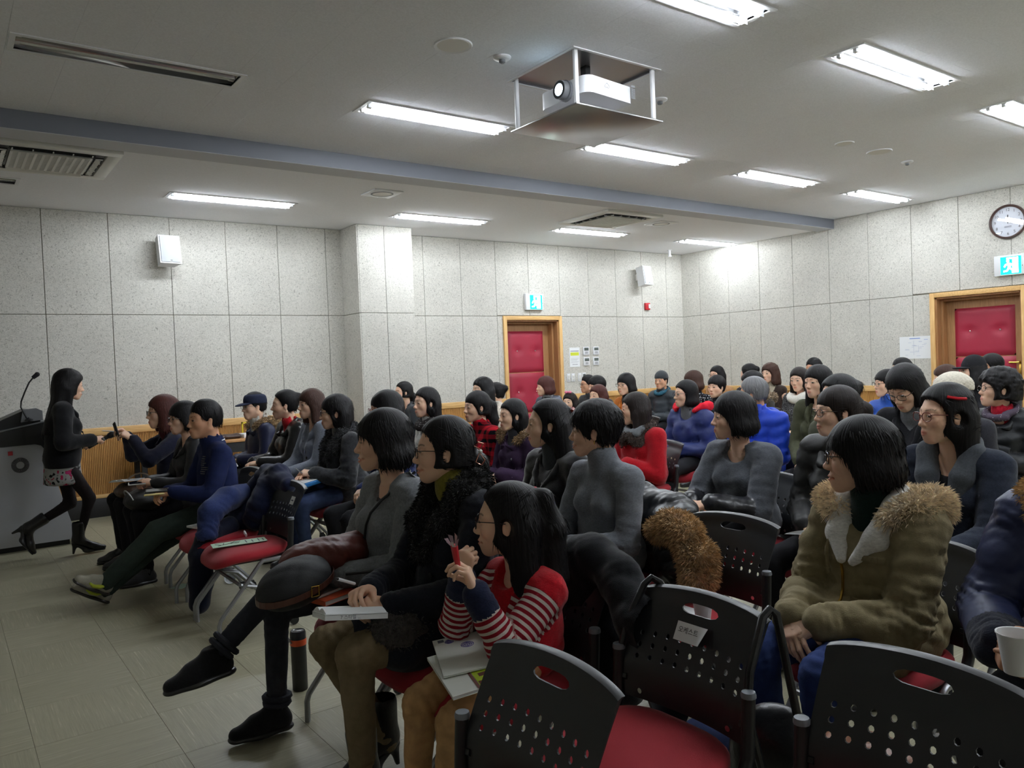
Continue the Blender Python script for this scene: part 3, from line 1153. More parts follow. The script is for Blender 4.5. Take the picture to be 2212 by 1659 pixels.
# ---- clock
ck = thing('wall_clock', 'round brown rimmed wall clock above the back wall exit sign', 'clock')
ck.matrix_world = facing((-1, 0, 0), (0, 0, 1), (XR - .012, 4.125, 2.92))
M_clockrim = mat('brown_clock_rim', srgb(72, 52, 48), rough=.3)
MB().lathe([(.178, .016), (.182, .036), (.196, .042), (.207, .03), (.207, 0)], n=40, ring=True).build('rim', M_clockrim, ck)
MB().lathe([(.002, .014), (.18, .014), (.18, 0)], n=40).build('dial', mat('clock_dial', srgb(226, 230, 240), rough=.5), ck)
M_num = mat('clock_ink', srgb(38, 36, 44), rough=.6)
for h in range(1, 13):
    an = PI / 2 - h * PI / 6
    text('numeral', str(h), .048, M_num, ck, Matrix.Translation((.143 * math.cos(an), .143 * math.sin(an), .0155)))
for nm, an, l, w in (('hour_hand', PI / 2 - .02, .085, .010), ('minute_hand', PI / 2 - 49 / 60 * 2 * PI, .125, .008), ('second_hand', PI / 2 - 20 / 60 * 2 * PI, .06, .003)):
    MB().box((-.02, -w / 2, .018), (l, w / 2, .020)).build(nm, M_num, ck, None, (0, 0, an))
mb = MB()
for k in range(2):
    mb.box((-.04, -.055 - k * .012, .0145), (.04, -.050 - k * .012, .0155))
mb.build('dial_print', M_ink, ck)
M_glass = mat('clear_glass', (1, 1, 1), rough=0.02)
nt, b = nodes_of(M_glass)
tr = nt.nodes.new('ShaderNodeBsdfTransparent')
gl = nt.nodes.new('ShaderNodeBsdfGlossy')
gl.inputs['Roughness'].default_value = 0.02
mx = nt.nodes.new('ShaderNodeMixShader')
mx.inputs[0].default_value = 0.07
nt.links.new(tr.outputs[0], mx.inputs[1])
nt.links.new(gl.outputs[0], mx.inputs[2])
nt.links.new(mx.outputs[0], nt.nodes['Material Output'].inputs['Surface'])
MB().lathe([(.002, .036), (.10, .0345), (.18, .030), (.18, .027)], n=40).build('glass', M_glass, ck)

# ================================================================ CHAIRS
M_seat = mat('red_seat_fabric', srgb(158, 16, 34), rough=0.9, bump=0.25, bscale=700, sheen=.15)
M_back = mat('black_chair_plastic', srgb(38, 40, 43), rough=0.36, bump=.06, bscale=900)
M_tube = mat('silver_chair_tube', srgb(158, 160, 163), rough=0.38, metal=.7)
M_cap = mat('grey_end_cap', srgb(120, 126, 134), rough=.4)


def seat_mesh():
    """Waterfall cushion: x forward."""
    layers = [(-.030, .80), (-.028, .93), (-.012, 1.0), (.006, .995), (.018, .95), (.026, .80), (.030, .5)]
    n = 32
    V, F = [], []
    for (z, sc) in layers:
        for k in range(n):
            a = 2 * PI * k / n
            c, s_ = math.cos(a), math.sin(a)
            e = 2 / 3.6
            x = .225 * sc * abs(c) ** e * (1 if c > 0 else -1)
            y = .235 * sc * abs(s_) ** e * (1 if s_ > 0 else -1)
            y *= 1 - .10 * max(0, -x / .225)
            V.append((x, y, z - .05 * max(0, (x - .08) / .145) ** 2 + .012 * max(0, -x / .225)))
    for i in range(len(layers) - 1):
        for k in range(n):
            F.append((i * n + k, i * n + (k + 1) % n, (i + 1) * n + (k + 1) % n, (i + 1) * n + k))
    mb = MB().add(V, F, 0, True)
    mb.add(V[-n:] + [(0, 0, .031)], [(k, (k + 1) % n, n) for k in range(n)], 0, True)
    mb.add(V[:n], [tuple(range(n - 1, -1, -1))], 0, True)
    return mb.mesh('seat', M_seat)


def back_mesh():
    """Bent plastic shell with three rows of holes and a grip slot. Rear at -x; z from .47 to .79."""
    V, F = [], []
    idx = {}

    def P(u, v, side):
        # u -1..1 across, v 0..1 up
        hw = .213 + .006 * v + .010 * max(0, .45 - v) / .45
        y = u * hw
        top = .795 - .020 * u * u - .006 * u ** 8
        z = .475 + (top - .475) * v
        x = -.20 - .105 * max(0, v - .30) / .7 * (1 - .25 * (1 - v)) - .03 * (1 - u * u) * (1 - .3 * v)
        x += side * (.0045 if v < .92 else .010)
        if v > .985:
            x -= .008
        return (x, y, z)

    def vid(u, v, side):
        k = (round(u, 5), round(v, 5), side)
        if k not in idx:
            idx[k] = len(V)
            V.append(P(u, v, side))
        return idx[k]

    ucuts = sorted({-1.0, 1.0, -.94, .94} | {round(-.9 + .2 * k, 3) for k in range(10)})
    vcuts = [0, .10, .22, .34, .44, .54, .64, .76, .80, .895, .93, .985, 1.0]
    rows = [(.34, .44), (.44, .54), (.54, .64)]
    border = {}

    def quad(a, b, c, d):
        for side in (0, 1):
            ids = [vid(*p, side) for p in (a, b, c, d)]
            F.append(tuple(ids if side else ids[::-1]))

    def wall(a, b):
        F.append((vid(*a, 0), vid(*b, 0), vid(*b, 1), vid(*a, 1)))

    hole_c = [round(-.9 + .2 * k, 3) for k in range(10)]
    fine = sorted({-1.0, 1.0, -.94, .94} | set(hole_c) | {round(-.8 + .2 * k, 3) for k in range(9)})
    for j in range(len(vcuts) - 1):
        v0, v1 = vcuts[j], vcuts[j + 1]
        vc = (v0 + v1) / 2
        holes = (round(v0, 3), round(v1, 3)) in rows
        cuts = ucuts if holes or .76 <= v0 < .93 else fine
        if not holes and .76 <= v0 < .93:
            cuts = sorted(set(fine) | {-.3, .3})
        for i in range(len(cuts) - 1):
            u0, u1 = cuts[i], cuts[i + 1]
            uc = (u0 + u1) / 2
            if holes and abs(uc) < .9:
                n = 8
                ring = [(u0, v0), (uc, v0), (u1, v0), (u1, vc), (u1, v1), (uc, v1), (u0, v1), (u0, vc)]
                hr = []
                for k in range(n):
                    an = math.radians(-135 + 45 * k)
                    hr.append((uc + .034 * math.cos(an), vc + .024 * math.sin(an)))
                for k in range(n):
                    k2 = (k + 1) % n
                    quad(ring[k], ring[k2], hr[k2], hr[k])
                    wall(hr[k2], hr[k])
                continue
            if .79 <= v0 < .89 and abs(uc) < .30:
                continue
            if holes:
                quad((u0, v0), (u1, v0), (u1, vc), (u0, vc))
                quad((u0, vc), (u1, vc), (u1, v1), (u0, v1))
            else:
                quad((u0, v0), (u1, v0), (u1, v1), (u0, v1))
    # rounded grip slot
    us_ = [-.3, -.2, -.1, .0, .1, .2, .3]
    vm = .8475
    ring = [(u, .80) for u in us_] + [(.3, vm)] + [(u, .895) for u in us_[::-1]] + [(-.3, vm)]
    inner = [(u * (.95 if abs(u) < .25 else .88), vm - .043 * (1 - .45 * (abs(u) / .3) ** 4)) for u in us_] + [(.292, vm)]
    inner += [(u * (.95 if abs(u) < .25 else .88), vm + .043 * (1 - .45 * (abs(u) / .3) ** 4)) for u in us_[::-1]] + [(-.292, vm)]
    for k in range(16):
        k2 = (k + 1) % 16
        quad(ring[k], ring[k2], inner[k2], inner[k])
        wall(inner[k2], inner[k])
    for a, b in zip(fine[:-1], fine[1:]):
        wall((b, 0), (a, 0))
        wall((a, 1), (b, 1))
    vv_ = sorted(set(vcuts) | {.39, .49, .59})
    for a, b in zip(vv_[:-1], vv_[1:]):
        wall((-1, a), (-1, b))
        wall((1, b), (1, a))
    mb = MB()
    mb.add(V, F, 0, True)
    return mb.mesh('backrest', M_back)


seat_me = seat_mesh()
back_me = back_mesh()
back_me.set_sharp_from_angle(angle=math.radians(35))


def make_chair(label):
    t = thing('conference_chair', label, 'chair', (0, 0, 0), PI, 'red seated conference chairs')
    st = link('seat', seat_me, t, (0, 0, .435))
    MB().rbox((-.19, -.19, .39), (.17, .19, .41), r=.012).build('seat_pan', M_black, t)
    bk = link('backrest', back_me, t)
    for s in (-1, 1):
        MB().tube([(-.205, s * .155, .50), (-.212, s * .155, .50)], .008, 8).build('bolt', M_chrome, bk)
    for s in (-1, 1):
        y = s * .228
        MB().tube([(.225, y, .0), (.225, y, .085), (.215, y, .115), (-.01, y, .385), (-.03, y, .40), (-.15, y, .40)], .0125, 8).build('leg', M_tube, t)
        rl = MB().tube([(.10, y * .97, .285), (-.02, y * .97, .25), (-.17, y * .97, .085), (-.185, y * .97, .055)], .0115, 8).build('rear_leg', M_tube, t)
        MB().lathe([(.012, -.011), (.025, -.009), (.027, 0), (.025, .009), (.012, .011)], (-.195, y * .97, .027), 'y', 14).box((-.205, y * .97 - .014, .03), (-.175, y * .97 + .014, .06)).build('caster', M_black, rl)
        po = MB().tube([(-.14, y, .40), (-.165, y, .415), (-.19, y, .46), (-.20, y, .615)], .0175, 10).build('side_post', M_black, t)
        MB().lathe([(.002, .622), (.017, .620), (.019, .614), (.019, .606)], (-.20, y, 0), 'z', 12).build('end_cap', M_cap, po)
        MB().tube([(-.20, y, .53), (-.205, s * .20, .53)], .012, 6).build('back_bracket', M_black, t)
    MB().tube([(.10, -.22, .285), (.10, .22, .285)], .010, 8).build('crossbar', M_tube, t)
    return t


_chair = [None]


def chair(x, y, label, rz=0.0):
    """Seat centre at x, y, facing -x."""
    if _chair[0] is None:
        _chair[0] = make_chair(label)
        c = _chair[0]
        c.location, c.rotation_euler = (x, y, 0), (0, 0, PI + rz)
        return c
    return dup(_chair[0], (x, y, 0), PI + rz, label)

# ================================================================ PEOPLE
def skin_mat(name, col):
    m = mat(name, col, rough=0.55, spec=0.35, attr='col', bump=0.08, bscale=350)
    nt, b = nodes_of(m)
    b.inputs['Subsurface Weight'].default_value = 0.12
    b.inputs['Subsurface Radius'].default_value = (0.01, 0.004, 0.002)
    b.inputs['Subsurface Scale'].default_value = 0.5
    return m


SKIN = {'f': skin_mat('skin_light', srgb(236, 192, 164)), 'm': skin_mat('skin_tan', srgb(214, 162, 130)), 'c': skin_mat('skin_child', srgb(238, 196, 168))}


def hair_mat(name, c, rough=.52):
    m = mat(name, c, rough=rough, spec=.24)
    nt, b = nodes_of(m)
    N, L = nt.nodes.new, nt.links.new
    a = N('ShaderNodeAttribute')
    a.attribute_name = 'strand'
    n = N('ShaderNodeTexNoise')
    n.noise_dimensions = '1D'
    n.inputs['Scale'].default_value = 1.0
    n.inputs['Detail'].default_value = 4
    L(a.outputs['Fac'], n.inputs['W'])
    bp = N('ShaderNodeBump')
    bp.inputs['Strength'].default_value = .30
    bp.inputs['Distance'].default_value = .006
    L(n.outputs[0], bp.inputs['Height'])
    L(bp.outputs[0], b.inputs['Normal'])
    sc = N('ShaderNodeVectorMath')
    sc.operation = 'SCALE'
    sc.inputs[0].default_value = c
    mr = N('ShaderNodeMapRange')
    mr.inputs[1].default_value, mr.inputs[2].default_value = .3, .7
    mr.inputs[3].default_value, mr.inputs[4].default_value = .6, 1.5
    L(n.outputs[0], mr.inputs[0])
    L(mr.outputs[0], sc.inputs['Scale'])
    L(sc.outputs[0], b.inputs['Base Color'])
    return m


HAIR = {'black': hair_mat('black_hair', srgb(17, 15, 17)), 'dark': hair_mat('dark_brown_hair', srgb(32, 24, 22)), 'brown': hair_mat('brown_hair', srgb(62, 40, 32)),
        'red': hair_mat('reddish_brown_hair', srgb(74, 38, 33)), 'grey': hair_mat('grey_hair', srgb(118, 118, 120), .45)}
M_eye = mat('eye_white', srgb(222, 218, 212), rough=.15)
M_iris = mat('eye_iris', srgb(22, 16, 14), rough=.1)
M_teeth = mat('teeth', srgb(232, 226, 214), rough=.3)

_heads = {}


def head_field(kind, smile, v):
    s = SDF((-.145, -.105, -.235), (.135, .105, .135), v)
    man = kind == 'm'
    s.el((-.018, 0, .035), (.092, .074, .083), 0)
    s.el((.03, 0, -.02), (.056, .057, .086), .03)
    jw = .004 if man else 0
    for y in (-1, 1):
        s.rc((-.004, y * (.050 + jw), -.052), (.054, y * .015, -.098), .023 + jw / 2, .016, .03)
        s.el((.050, y * .038, -.026), (.026, .023, .024), .025)
        if smile:
            s.el((.064, y * .034, -.036), (.018, .016, .015), .015)
    s.el((.066, 0, -.101), (.017, .022 + jw, .015), .018)
    for y in (-1, 1):
        s.rc((.072, y * .012, .022), (.058, y * .046, .020), .014 + jw / 3, .012, .016)
        s.el((.094, y * .031, .001), (.017, .019, .011), .014, cut=True)
    s.el((.068, 0, -.070), (.026, .030, .026), .018)
    s.rc((.079, 0, .010), (.0995, 0, -.031), .0075, .0096, .012)
    s.el((.1012, 0, -.034), .0104, .006)
    for y in (-1, 1):
        s.el((.093, y * .0115, -.038), (.0115, .0072, .0080), .006)
        s.el((.0725, y * .031, .0012), (.0130, .0175, .0115), .004)
    w = .026 if smile else .021
    s.el((.0868, 0, -.0655), (.0105, w * .85, .0052), .004)
    s.el((.0852, 0, -.0765 - (.002 if smile else 0)), (.0115, w * .72, .0062), .004)
    for y in ((-1, 1) if v < .004 else ()):
        s.el((.078, y * w, -.0705 + (.004 if smile else 0)), (.008, .006, .004), .006, cut=True)
    s.rc((.0925, -w * .75, -.0712), (.0925, w * .75, -.0712), .0022, .0022, .004, cut=True)
    for y in (-1, 1):
        R = rotm(0, math.radians(-14), 0)
        s.el((-.012, y * .0745, -.010), (.0165, .0068, .0285), .006, R=R)
        s.el((-.006, y * .0825, -.007), (.0088, .0056, .0155), .004, cut=True, R=R)
        s.el((-.014, y * .0755, -.034), (.007, .0055, .008), .006)
    nk = .055 if man else .046
    s.rc((-.030, 0, -.05), (-.052, 0, -.225), nk, nk + .008, .03)
    return s


def head_mesh(kind, smile, v):
    key = (kind, smile, round(v, 4))
    if key in _heads:
        return _heads[key]
    s = head_field(kind, smile, v)
    V, F = s.quads()
    x, y, z = V.T
    col = np.ones((len(V), 3))

    def blend(mask, c):
        m = np.clip(mask, 0, 1)[:, None]
        col[:] = col * (1 - m) + np.array(c) * m
    # lips, brows, cheeks, lash line
    w = .026 if smile else .021
    d = np.sqrt((y / (w * 1.02)) ** 2 + ((z + .0712) / .0125) ** 2)
    lip = np.clip((1.0 - d) * 5, 0, 1) * (x > .074)
    blend(lip * (.55 if kind == 'm' else .8), (.78, .42, .42))
    for sgn in (-1, 1):
        yy = y * sgn
        t = np.clip((yy - .012) / .038, 0, 1)
        zc = .0225 + .006 * np.sin(t * 2.4)
        br = np.clip(1.35 - np.abs(z - zc) / (.0042 - .002 * t), 0, 1) * (yy > .011) * (yy < .052) * (x > .04)
        blend(br * .85, (.16, .13, .12))
        ch = np.exp(-(((yy - .042) / .018) ** 2 + ((z + .03) / .018) ** 2)) * (x > .03)
        blend(ch * .35, (1.0, .80, .76))
    _heads[key] = (V, F, col)
    return _heads[key]


# ---- hands: right hand, wrist at the origin, fingers along +x, palm down (-z), thumb towards +y
_hands = {}
POSES = {  # finger bends (three joints, degrees), thumb (fold across, bend)
    'relax': ([25, 30, 20], 20, 20), 'flat': ([8, 10, 6], 10, 10), 'fist': ([75, 85, 50], 55, 45), 'hold': ([48, 45, 30], 42, 28), 'pinch': ([40, 52, 30], 52, 18)}


def hand_mesh(pose, v):
    key = (pose, round(v, 4))
    if key in _hands:
        return _hands[key]
    bend, th, tb = POSES[pose]
    s = SDF((-.05, -.075, -.125), (.21, .085, .05), v)
    s.rc((-.045, 0, 0), (.012, 0, 0), .0245, .023, .01, sc=(1, 1.15, .78))
    for y0, l in ((.028, .083), (.009, .088), (-.010, .084), (-.027, .076)):
        s.rc((.010, y0 * .55, .0), (l, y0, .002), .0165, .0122, .012)
    fl = ((.028, .083, (.040, .024, .020), .0092), (.009, .088, (.044, .027, .021), .0094), (-.010, .084, (.041, .025, .020), .0090), (-.027, .076, (.031, .019, .018), .0080))
    for i, (y0, l, seg, r) in enumerate(fl):
        p = np.array((l, y0, .002))
        a = 0
        pts, rs = [p], [r * 1.08]
        for q in range(3):
            a += math.radians(bend[q] * (1 + .10 * (i - 1)))
            spread = (y0 / .028) * .08 * (1 - a / 3)
            p = p + np.array((math.cos(a) * math.cos(spread), math.sin(spread), -math.sin(a))) * seg[q]
            pts.append(p)
            rs.append(r * (1 - .09 * (q + 1)))
        s.chain(pts, rs, .0035)
    # thumb from the side of the palm
    t0 = np.array((.018, .022, -.004))
    t1 = t0 + np.array((.030, .024 - .010 * th / 60, -.012 - .010 * th / 60))
    f = math.radians(th)
    d2 = np.array((math.cos(f) * .85, .50 * math.cos(f) - .15 * math.sin(f), -.75 * math.sin(f) - .1))
    d2 /= np.linalg.norm(d2)
    t2 = t1 + d2 * .034
    d3 = d2 + np.array((.1, -.5 * math.sin(math.radians(tb)), -.3 * math.sin(math.radians(tb))))
    d3 /= np.linalg.norm(d3)
    t3 = t2 + d3 * .026
    s.rc(t0, t1, .0155, .0125, .010)
    s.chain([t1, t2, t3], [.0118, .0105, .0085], .004)
    V, F = s.quads()
    _hands[key] = (V, F)
    return _hands[key]


_shoes = {}


def shoe_fields(kind, v):
    """Sole on z=0, heel at x=-.07, toe at x=.18, ankle at the origin about z=.09. Returns (upper, sole)."""
    if (kind, v) in _shoes:
        return _shoes[kind, v]
    h = .075 if kind == 'heel' else 0
    s = SDF((-.12, -.07, -.02), (.22, .07, .26), v)
    if kind == 'heel':
        s.rc((-.03, 0, .115), (.10, 0, .040), .034, .030, .03, sc=(1, .9, 1))
        s.rc((.10, 0, .038), (.165, 0, .028), .030, .020, .03, sc=(1, 1.05, .9))
        s.rc((-.02, 0, .11), (-.012, 0, .24), .044, .052, .03)
        s.below(.010, .004)
    else:
        s.rc((-.035, 0, .040), (.07, 0, .040), .038, .042, .03, sc=(1, .92, 1))
        s.rc((.07, 0, .034), (.145, 0, .028), .043, .032, .03, sc=(1, 1.05, .88))
        s.rc((-.02, 0, .06), (-.012, 0, .105 if kind != 'boot' else .22), .036, .040, .03)
        s.rc((.0, 0, .085), (.07, 0, .058), .030, .028, .02)
        s.below(.012, .004)
        s.above(.118 if kind != 'boot' else .24, .004)
    V, F = s.quads()
    s2 = SDF((-.12, -.07, -.02), (.22, .07, .13), v)
    if kind == 'heel':
        s2.rc((-.062, 0, .0), (-.045, 0, .10), .008, .022, .01)
        s2.rc((.05, 0, .012), (.155, 0, .010), .030, .026, .02, sc=(1, 1.1, .35))
        s2.rc((-.04, 0, .085), (.05, 0, .014), .022, .028, .02, sc=(1, 1.1, .5))
        s2.below(.0, .002)
    else:
        s2.rc((-.038, 0, .012), (.06, 0, .012), .041, .040, .02, sc=(1, .95, .42))
        s2.rc((.06, 0, .012), (.145, 0, .012), .043, .036, .02, sc=(1, 1.03, .42))
        s2.below(.0, .002)
    _shoes[kind, v] = ((V, F), s2.quads())
    return _shoes[kind, v]


def ik(S_, W_, l1, l2, pole):
    S_, W_, pole = np.array(S_, float), np.array(W_, float), np.array(pole, float)
    d = W_ - S_
    L = np.linalg.norm(d)
    L_ = min(L, (l1 + l2) * .995)
    u = d / L
    a = (l1 * l1 - l2 * l2 + L_ * L_) / (2 * L_)
    h = math.sqrt(max(l1 * l1 - a * a, 0))
    p = pole - u * (pole @ u)
    p /= max(np.linalg.norm(p), 1e-6)
    E_ = S_ + u * a + p * h
    return E_, S_ + u * L_


def strands(V, c, f=16.0):
    """Coordinate across the hair's fall, for the strand relief."""
    return (np.arctan2(V[:, 1] - c[1], V[:, 0] - c[0] + .012) + .35 * V[:, 2]) * f


def hair_field(st, v, s=1.0):
    """st: dict with vol, cut=(xc,zc,rx,rz), hem, and optional extras."""
    vol = st.get('vol', 0.0)
    lo = np.array((-.21, -.15, -.15)) * 1.0
    hi = np.array((.13, .15, .175))
    lo[2] = min(lo[2], st.get('hem', -.1) - .03)
    if 'tail' in st:
        lo = np.minimum(lo, np.min([np.array(p) for p in st['tail']], 0) - .07)
        hi = np.maximum(hi, np.max([np.array(p) for p in st['tail']], 0) + .07)
    f = SDF(lo, hi, v)
    f.el((-.022, 0, .040), (.104 + vol, .085 + vol, .091 + vol), 0)
    if st.get('top'):
        f.el((-.01, 0, .085), (.075, .06, .045 + st['top']), .03)
    hem = st.get('hem', -.1)
    if hem > -.06:                                  # short at the back: taper to the nape
        f.el((-.045, 0, -.005), (.075, .074 + vol * .6, .085), .02)
    else:
        f.el((-.030, 0, -.03), (.098 + vol, .088 + vol, .115), .03)
        if st.get('flare'):
            f.el((-.035, 0, hem + .045), (.092 + st['flare'], .092 + st['flare'], .055), .04)
        if hem < -.14:
            z = hem
            b = st.get('back', .0)
            for y in (-1, 1):
                f.rc((-.045, y * .055, -.02), (-.065 - b, y * .07, z), .045, .040, .03)
                if st.get('front', True):
                    f.rc((-.005, y * .078, -.04), (.0, y * .088, z), .026, .028, .025)
            f.rc((-.07, 0, -.02), (-.095 - b, 0, z), .06, .045, .04, sc=(.8, 1.5, 1))
    for c, r in st.get('balls', ()):
        f.el(c, r, .015)
    if 'tail' in st:
        f.chain(st['tail'], st['tail_r'], .02)
    X, Y, Z = f.xyz()
    th = np.arctan2(Y, X + .012)
    a = st.get('strand', .0007)
    f.d += (a * (np.sin(th * 17 + 9 * Z + 2 * np.sin(Z * 30) + 2 * np.sin(th * 5)) + .7 * np.sin(th * 41 - 14 * Z + 3 * np.sin(th * 7))) * np.clip((.125 - Z) / .05, .15, 1)).astype(np.float32)
    if st.get('curl'):
        f.folds(st['curl'], 120, 3, 6)
    # the face
    xc, zc, rx, rz = st['cut']
    f.el((xc, st.get('cuty', 0), zc), (rx, st.get('ry', .22), rz), .008, cut=True)
    if st.get('part_y') is not None:
        f.rc((.09, st['part_y'], .12), (-.04, st['part_y'], .145 + vol), .004, .003, .006, cut=True)
    # neck and nape
    if hem > -.15:
        f.el((.01, 0, -.13), (.085, .062, .10), .01, cut=True)
    else:
        f.el((.035, 0, -.15), (.075, .066, .14), .01, cut=True)
    if st.get('ears'):
        for y in (-1, 1):
            f.el((-.006, y * .114, -.014), (.030, .045, .040), .006, cut=True)
    wav = hem
    f._put((slice(None),) * 3, (Z - (wav + .005 * np.sin(th * 5) + .0025 * np.sin(th * 13)) + 0 * f.d).astype(np.float32), .006, True) if 'tail' not in st or hem < -.14 else None
    if 'tail' in st and hem > -.14:
        # nape line, but keep the tail
        m = (X > -.085)
        f.d = np.where(m & (Z < hem), np.maximum(f.d, hem - Z + 0 * f.d), f.d)
    return f


HS = {
    'bob': dict(vol=.010, cut=(.125, -.078, .108, .112), hem=-.108, flare=.014),
    'bobshort': dict(vol=.012, cut=(.125, -.082, .114, .116), hem=-.092, flare=.012),
    'bobear': dict(vol=.004, cut=(.125, -.03, .105, .105), hem=-.10, flare=.004, part_y=.02),
    'short': dict(vol=.008, cut=(.13, -.062, .112, .106), hem=-.055, ears=True, strand=.0010),
    'shortfull': dict(vol=.016, cut=(.13, -.070, .116, .112), hem=-.055, ears=True, strand=.0014, curl=.002),
    'man': dict(vol=-.002, cut=(.13, -.02, .100, .088), hem=-.045, ears=True, strand=.0010, top=.004),
    'long': dict(vol=.006, cut=(.12, -.035, .085, .105), hem=-.25, part_y=.0),
    'longear': dict(vol=.004, cut=(.125, -.025, .105, .10), hem=-.25, ears=True, front=False),
    'longbangs': dict(vol=.008, cut=(.12, -.058, .082, .098), hem=-.22),
    'longside': dict(vol=.010, cut=(.13, -.04, .080, .11), hem=-.24, part_y=.03),
    'shoulder': dict(vol=.010, cut=(.125, -.04, .090, .10), hem=-.15, flare=.016, part_y=.01),
    'shoulderbangs': dict(vol=.008, cut=(.125, -.075, .104, .112), hem=-.16, flare=.006),
    'curly': dict(vol=.026, cut=(.13, -.045, .095, .095), hem=-.07, curl=.010, strand=0, ears=True),
    'wavy': dict(vol=.014, cut=(.125, -.045, .088, .105), hem=-.15, flare=.02, curl=.005),
    'tail': dict(vol=.002, cut=(.130, -.008, .106, .104), hem=-.06, ears=True, tail=[(-.115, 0, .02), (-.15, 0, -.02), (-.155, 0, -.12), (-.135, 0, -.21)], tail_r=[.034, .036, .040, .022]),
    'tailbangs': dict(vol=.004, cut=(.125, -.068, .114, .112), hem=-.06, ears=True, tail=[(-.115, 0, .03), (-.15, 0, -.0), (-.155, 0, -.12), (-.125, 0, -.24)], tail_r=[.034, .04, .05, .03]),
    'lowtail': dict(vol=.003, cut=(.130, -.012, .104, .106), hem=-.06, ears=True, tail=[(-.10, 0, -.03), (-.13, 0, -.06), (-.135, 0, -.18), (-.12, 0, -.30)], tail_r=[.038, .045, .052, .030]),
    'bun': dict(vol=.002, cut=(.125, -.012, .108, .098), hem=-.055, ears=True, balls=[((-.115, 0, .055), (.048, .05, .045))]),
    'updo': dict(vol=.006, cut=(.125, -.015, .106, .098), hem=-.06, ears=True, top=.012, balls=[((-.11, 0, .035), (.042, .05, .055))]),
    'half': dict(vol=.003, cut=(.130, -.008, .106, .104), hem=-.27, ears=True, front=False, back=.03, balls=[((-.115, 0, .05), (.03, .03, .03))]),
    'fringe': dict(vol=.010, cut=(.125, -.075, .112, .112), hem=-.20),
}


def bake(parts):
    """Join several (V, F, col) arrays."""
    V, F, Cc, b = [], [], [], 0
    for v_, f_, c_ in parts:
        V.append(v_)
        F.append(f_ + b)
        Cc.append(c_ if c_ is not None else np.ones((len(v_), 3)))
        b += len(v_)
    return np.concatenate(V), np.concatenate(F), np.concatenate(Cc)


def fur_blades(V, N_, n, length, width, seed=0, droop=(0, 0, -.4)):
    """Thin curved tufts standing out of a surface."""
    rg = np.random.default_rng(seed)
    i = rg.integers(0, len(V), n)
    p, nn = V[i], N_[i] + rg.normal(size=(n, 3)) * .45 + np.array(droop) * .5
    nn /= np.linalg.norm(nn, axis=1)[:, None]
    t = np.cross(nn, rg.normal(size=(n, 3)))
    t /= np.linalg.norm(t, axis=1)[:, None]
    l = length * rg.uniform(.5, 1.15, (n, 1))
    a, b = p - t * width, p + t * width
    m = p + nn * l * .6
    tip = p + nn * l + np.array(droop) * l * .5
    VV = np.stack([a, b, m + t * width * .6, tip], 1).reshape(-1, 3)
    k = np.arange(n)[:, None] * 4
    return VV, k + np.array([[0, 1, 2, 3]])


def vnormals(V, F):
    N_ = np.zeros_like(V)
    fn = np.cross(V[F[:, 2]] - V[F[:, 0]], V[F[:, 3]] - V[F[:, 1]])
    for k in range(4):
        np.add.at(N_, F[:, k], fn)
    return N_ / np.maximum(np.linalg.norm(N_, axis=1)[:, None], 1e-9)

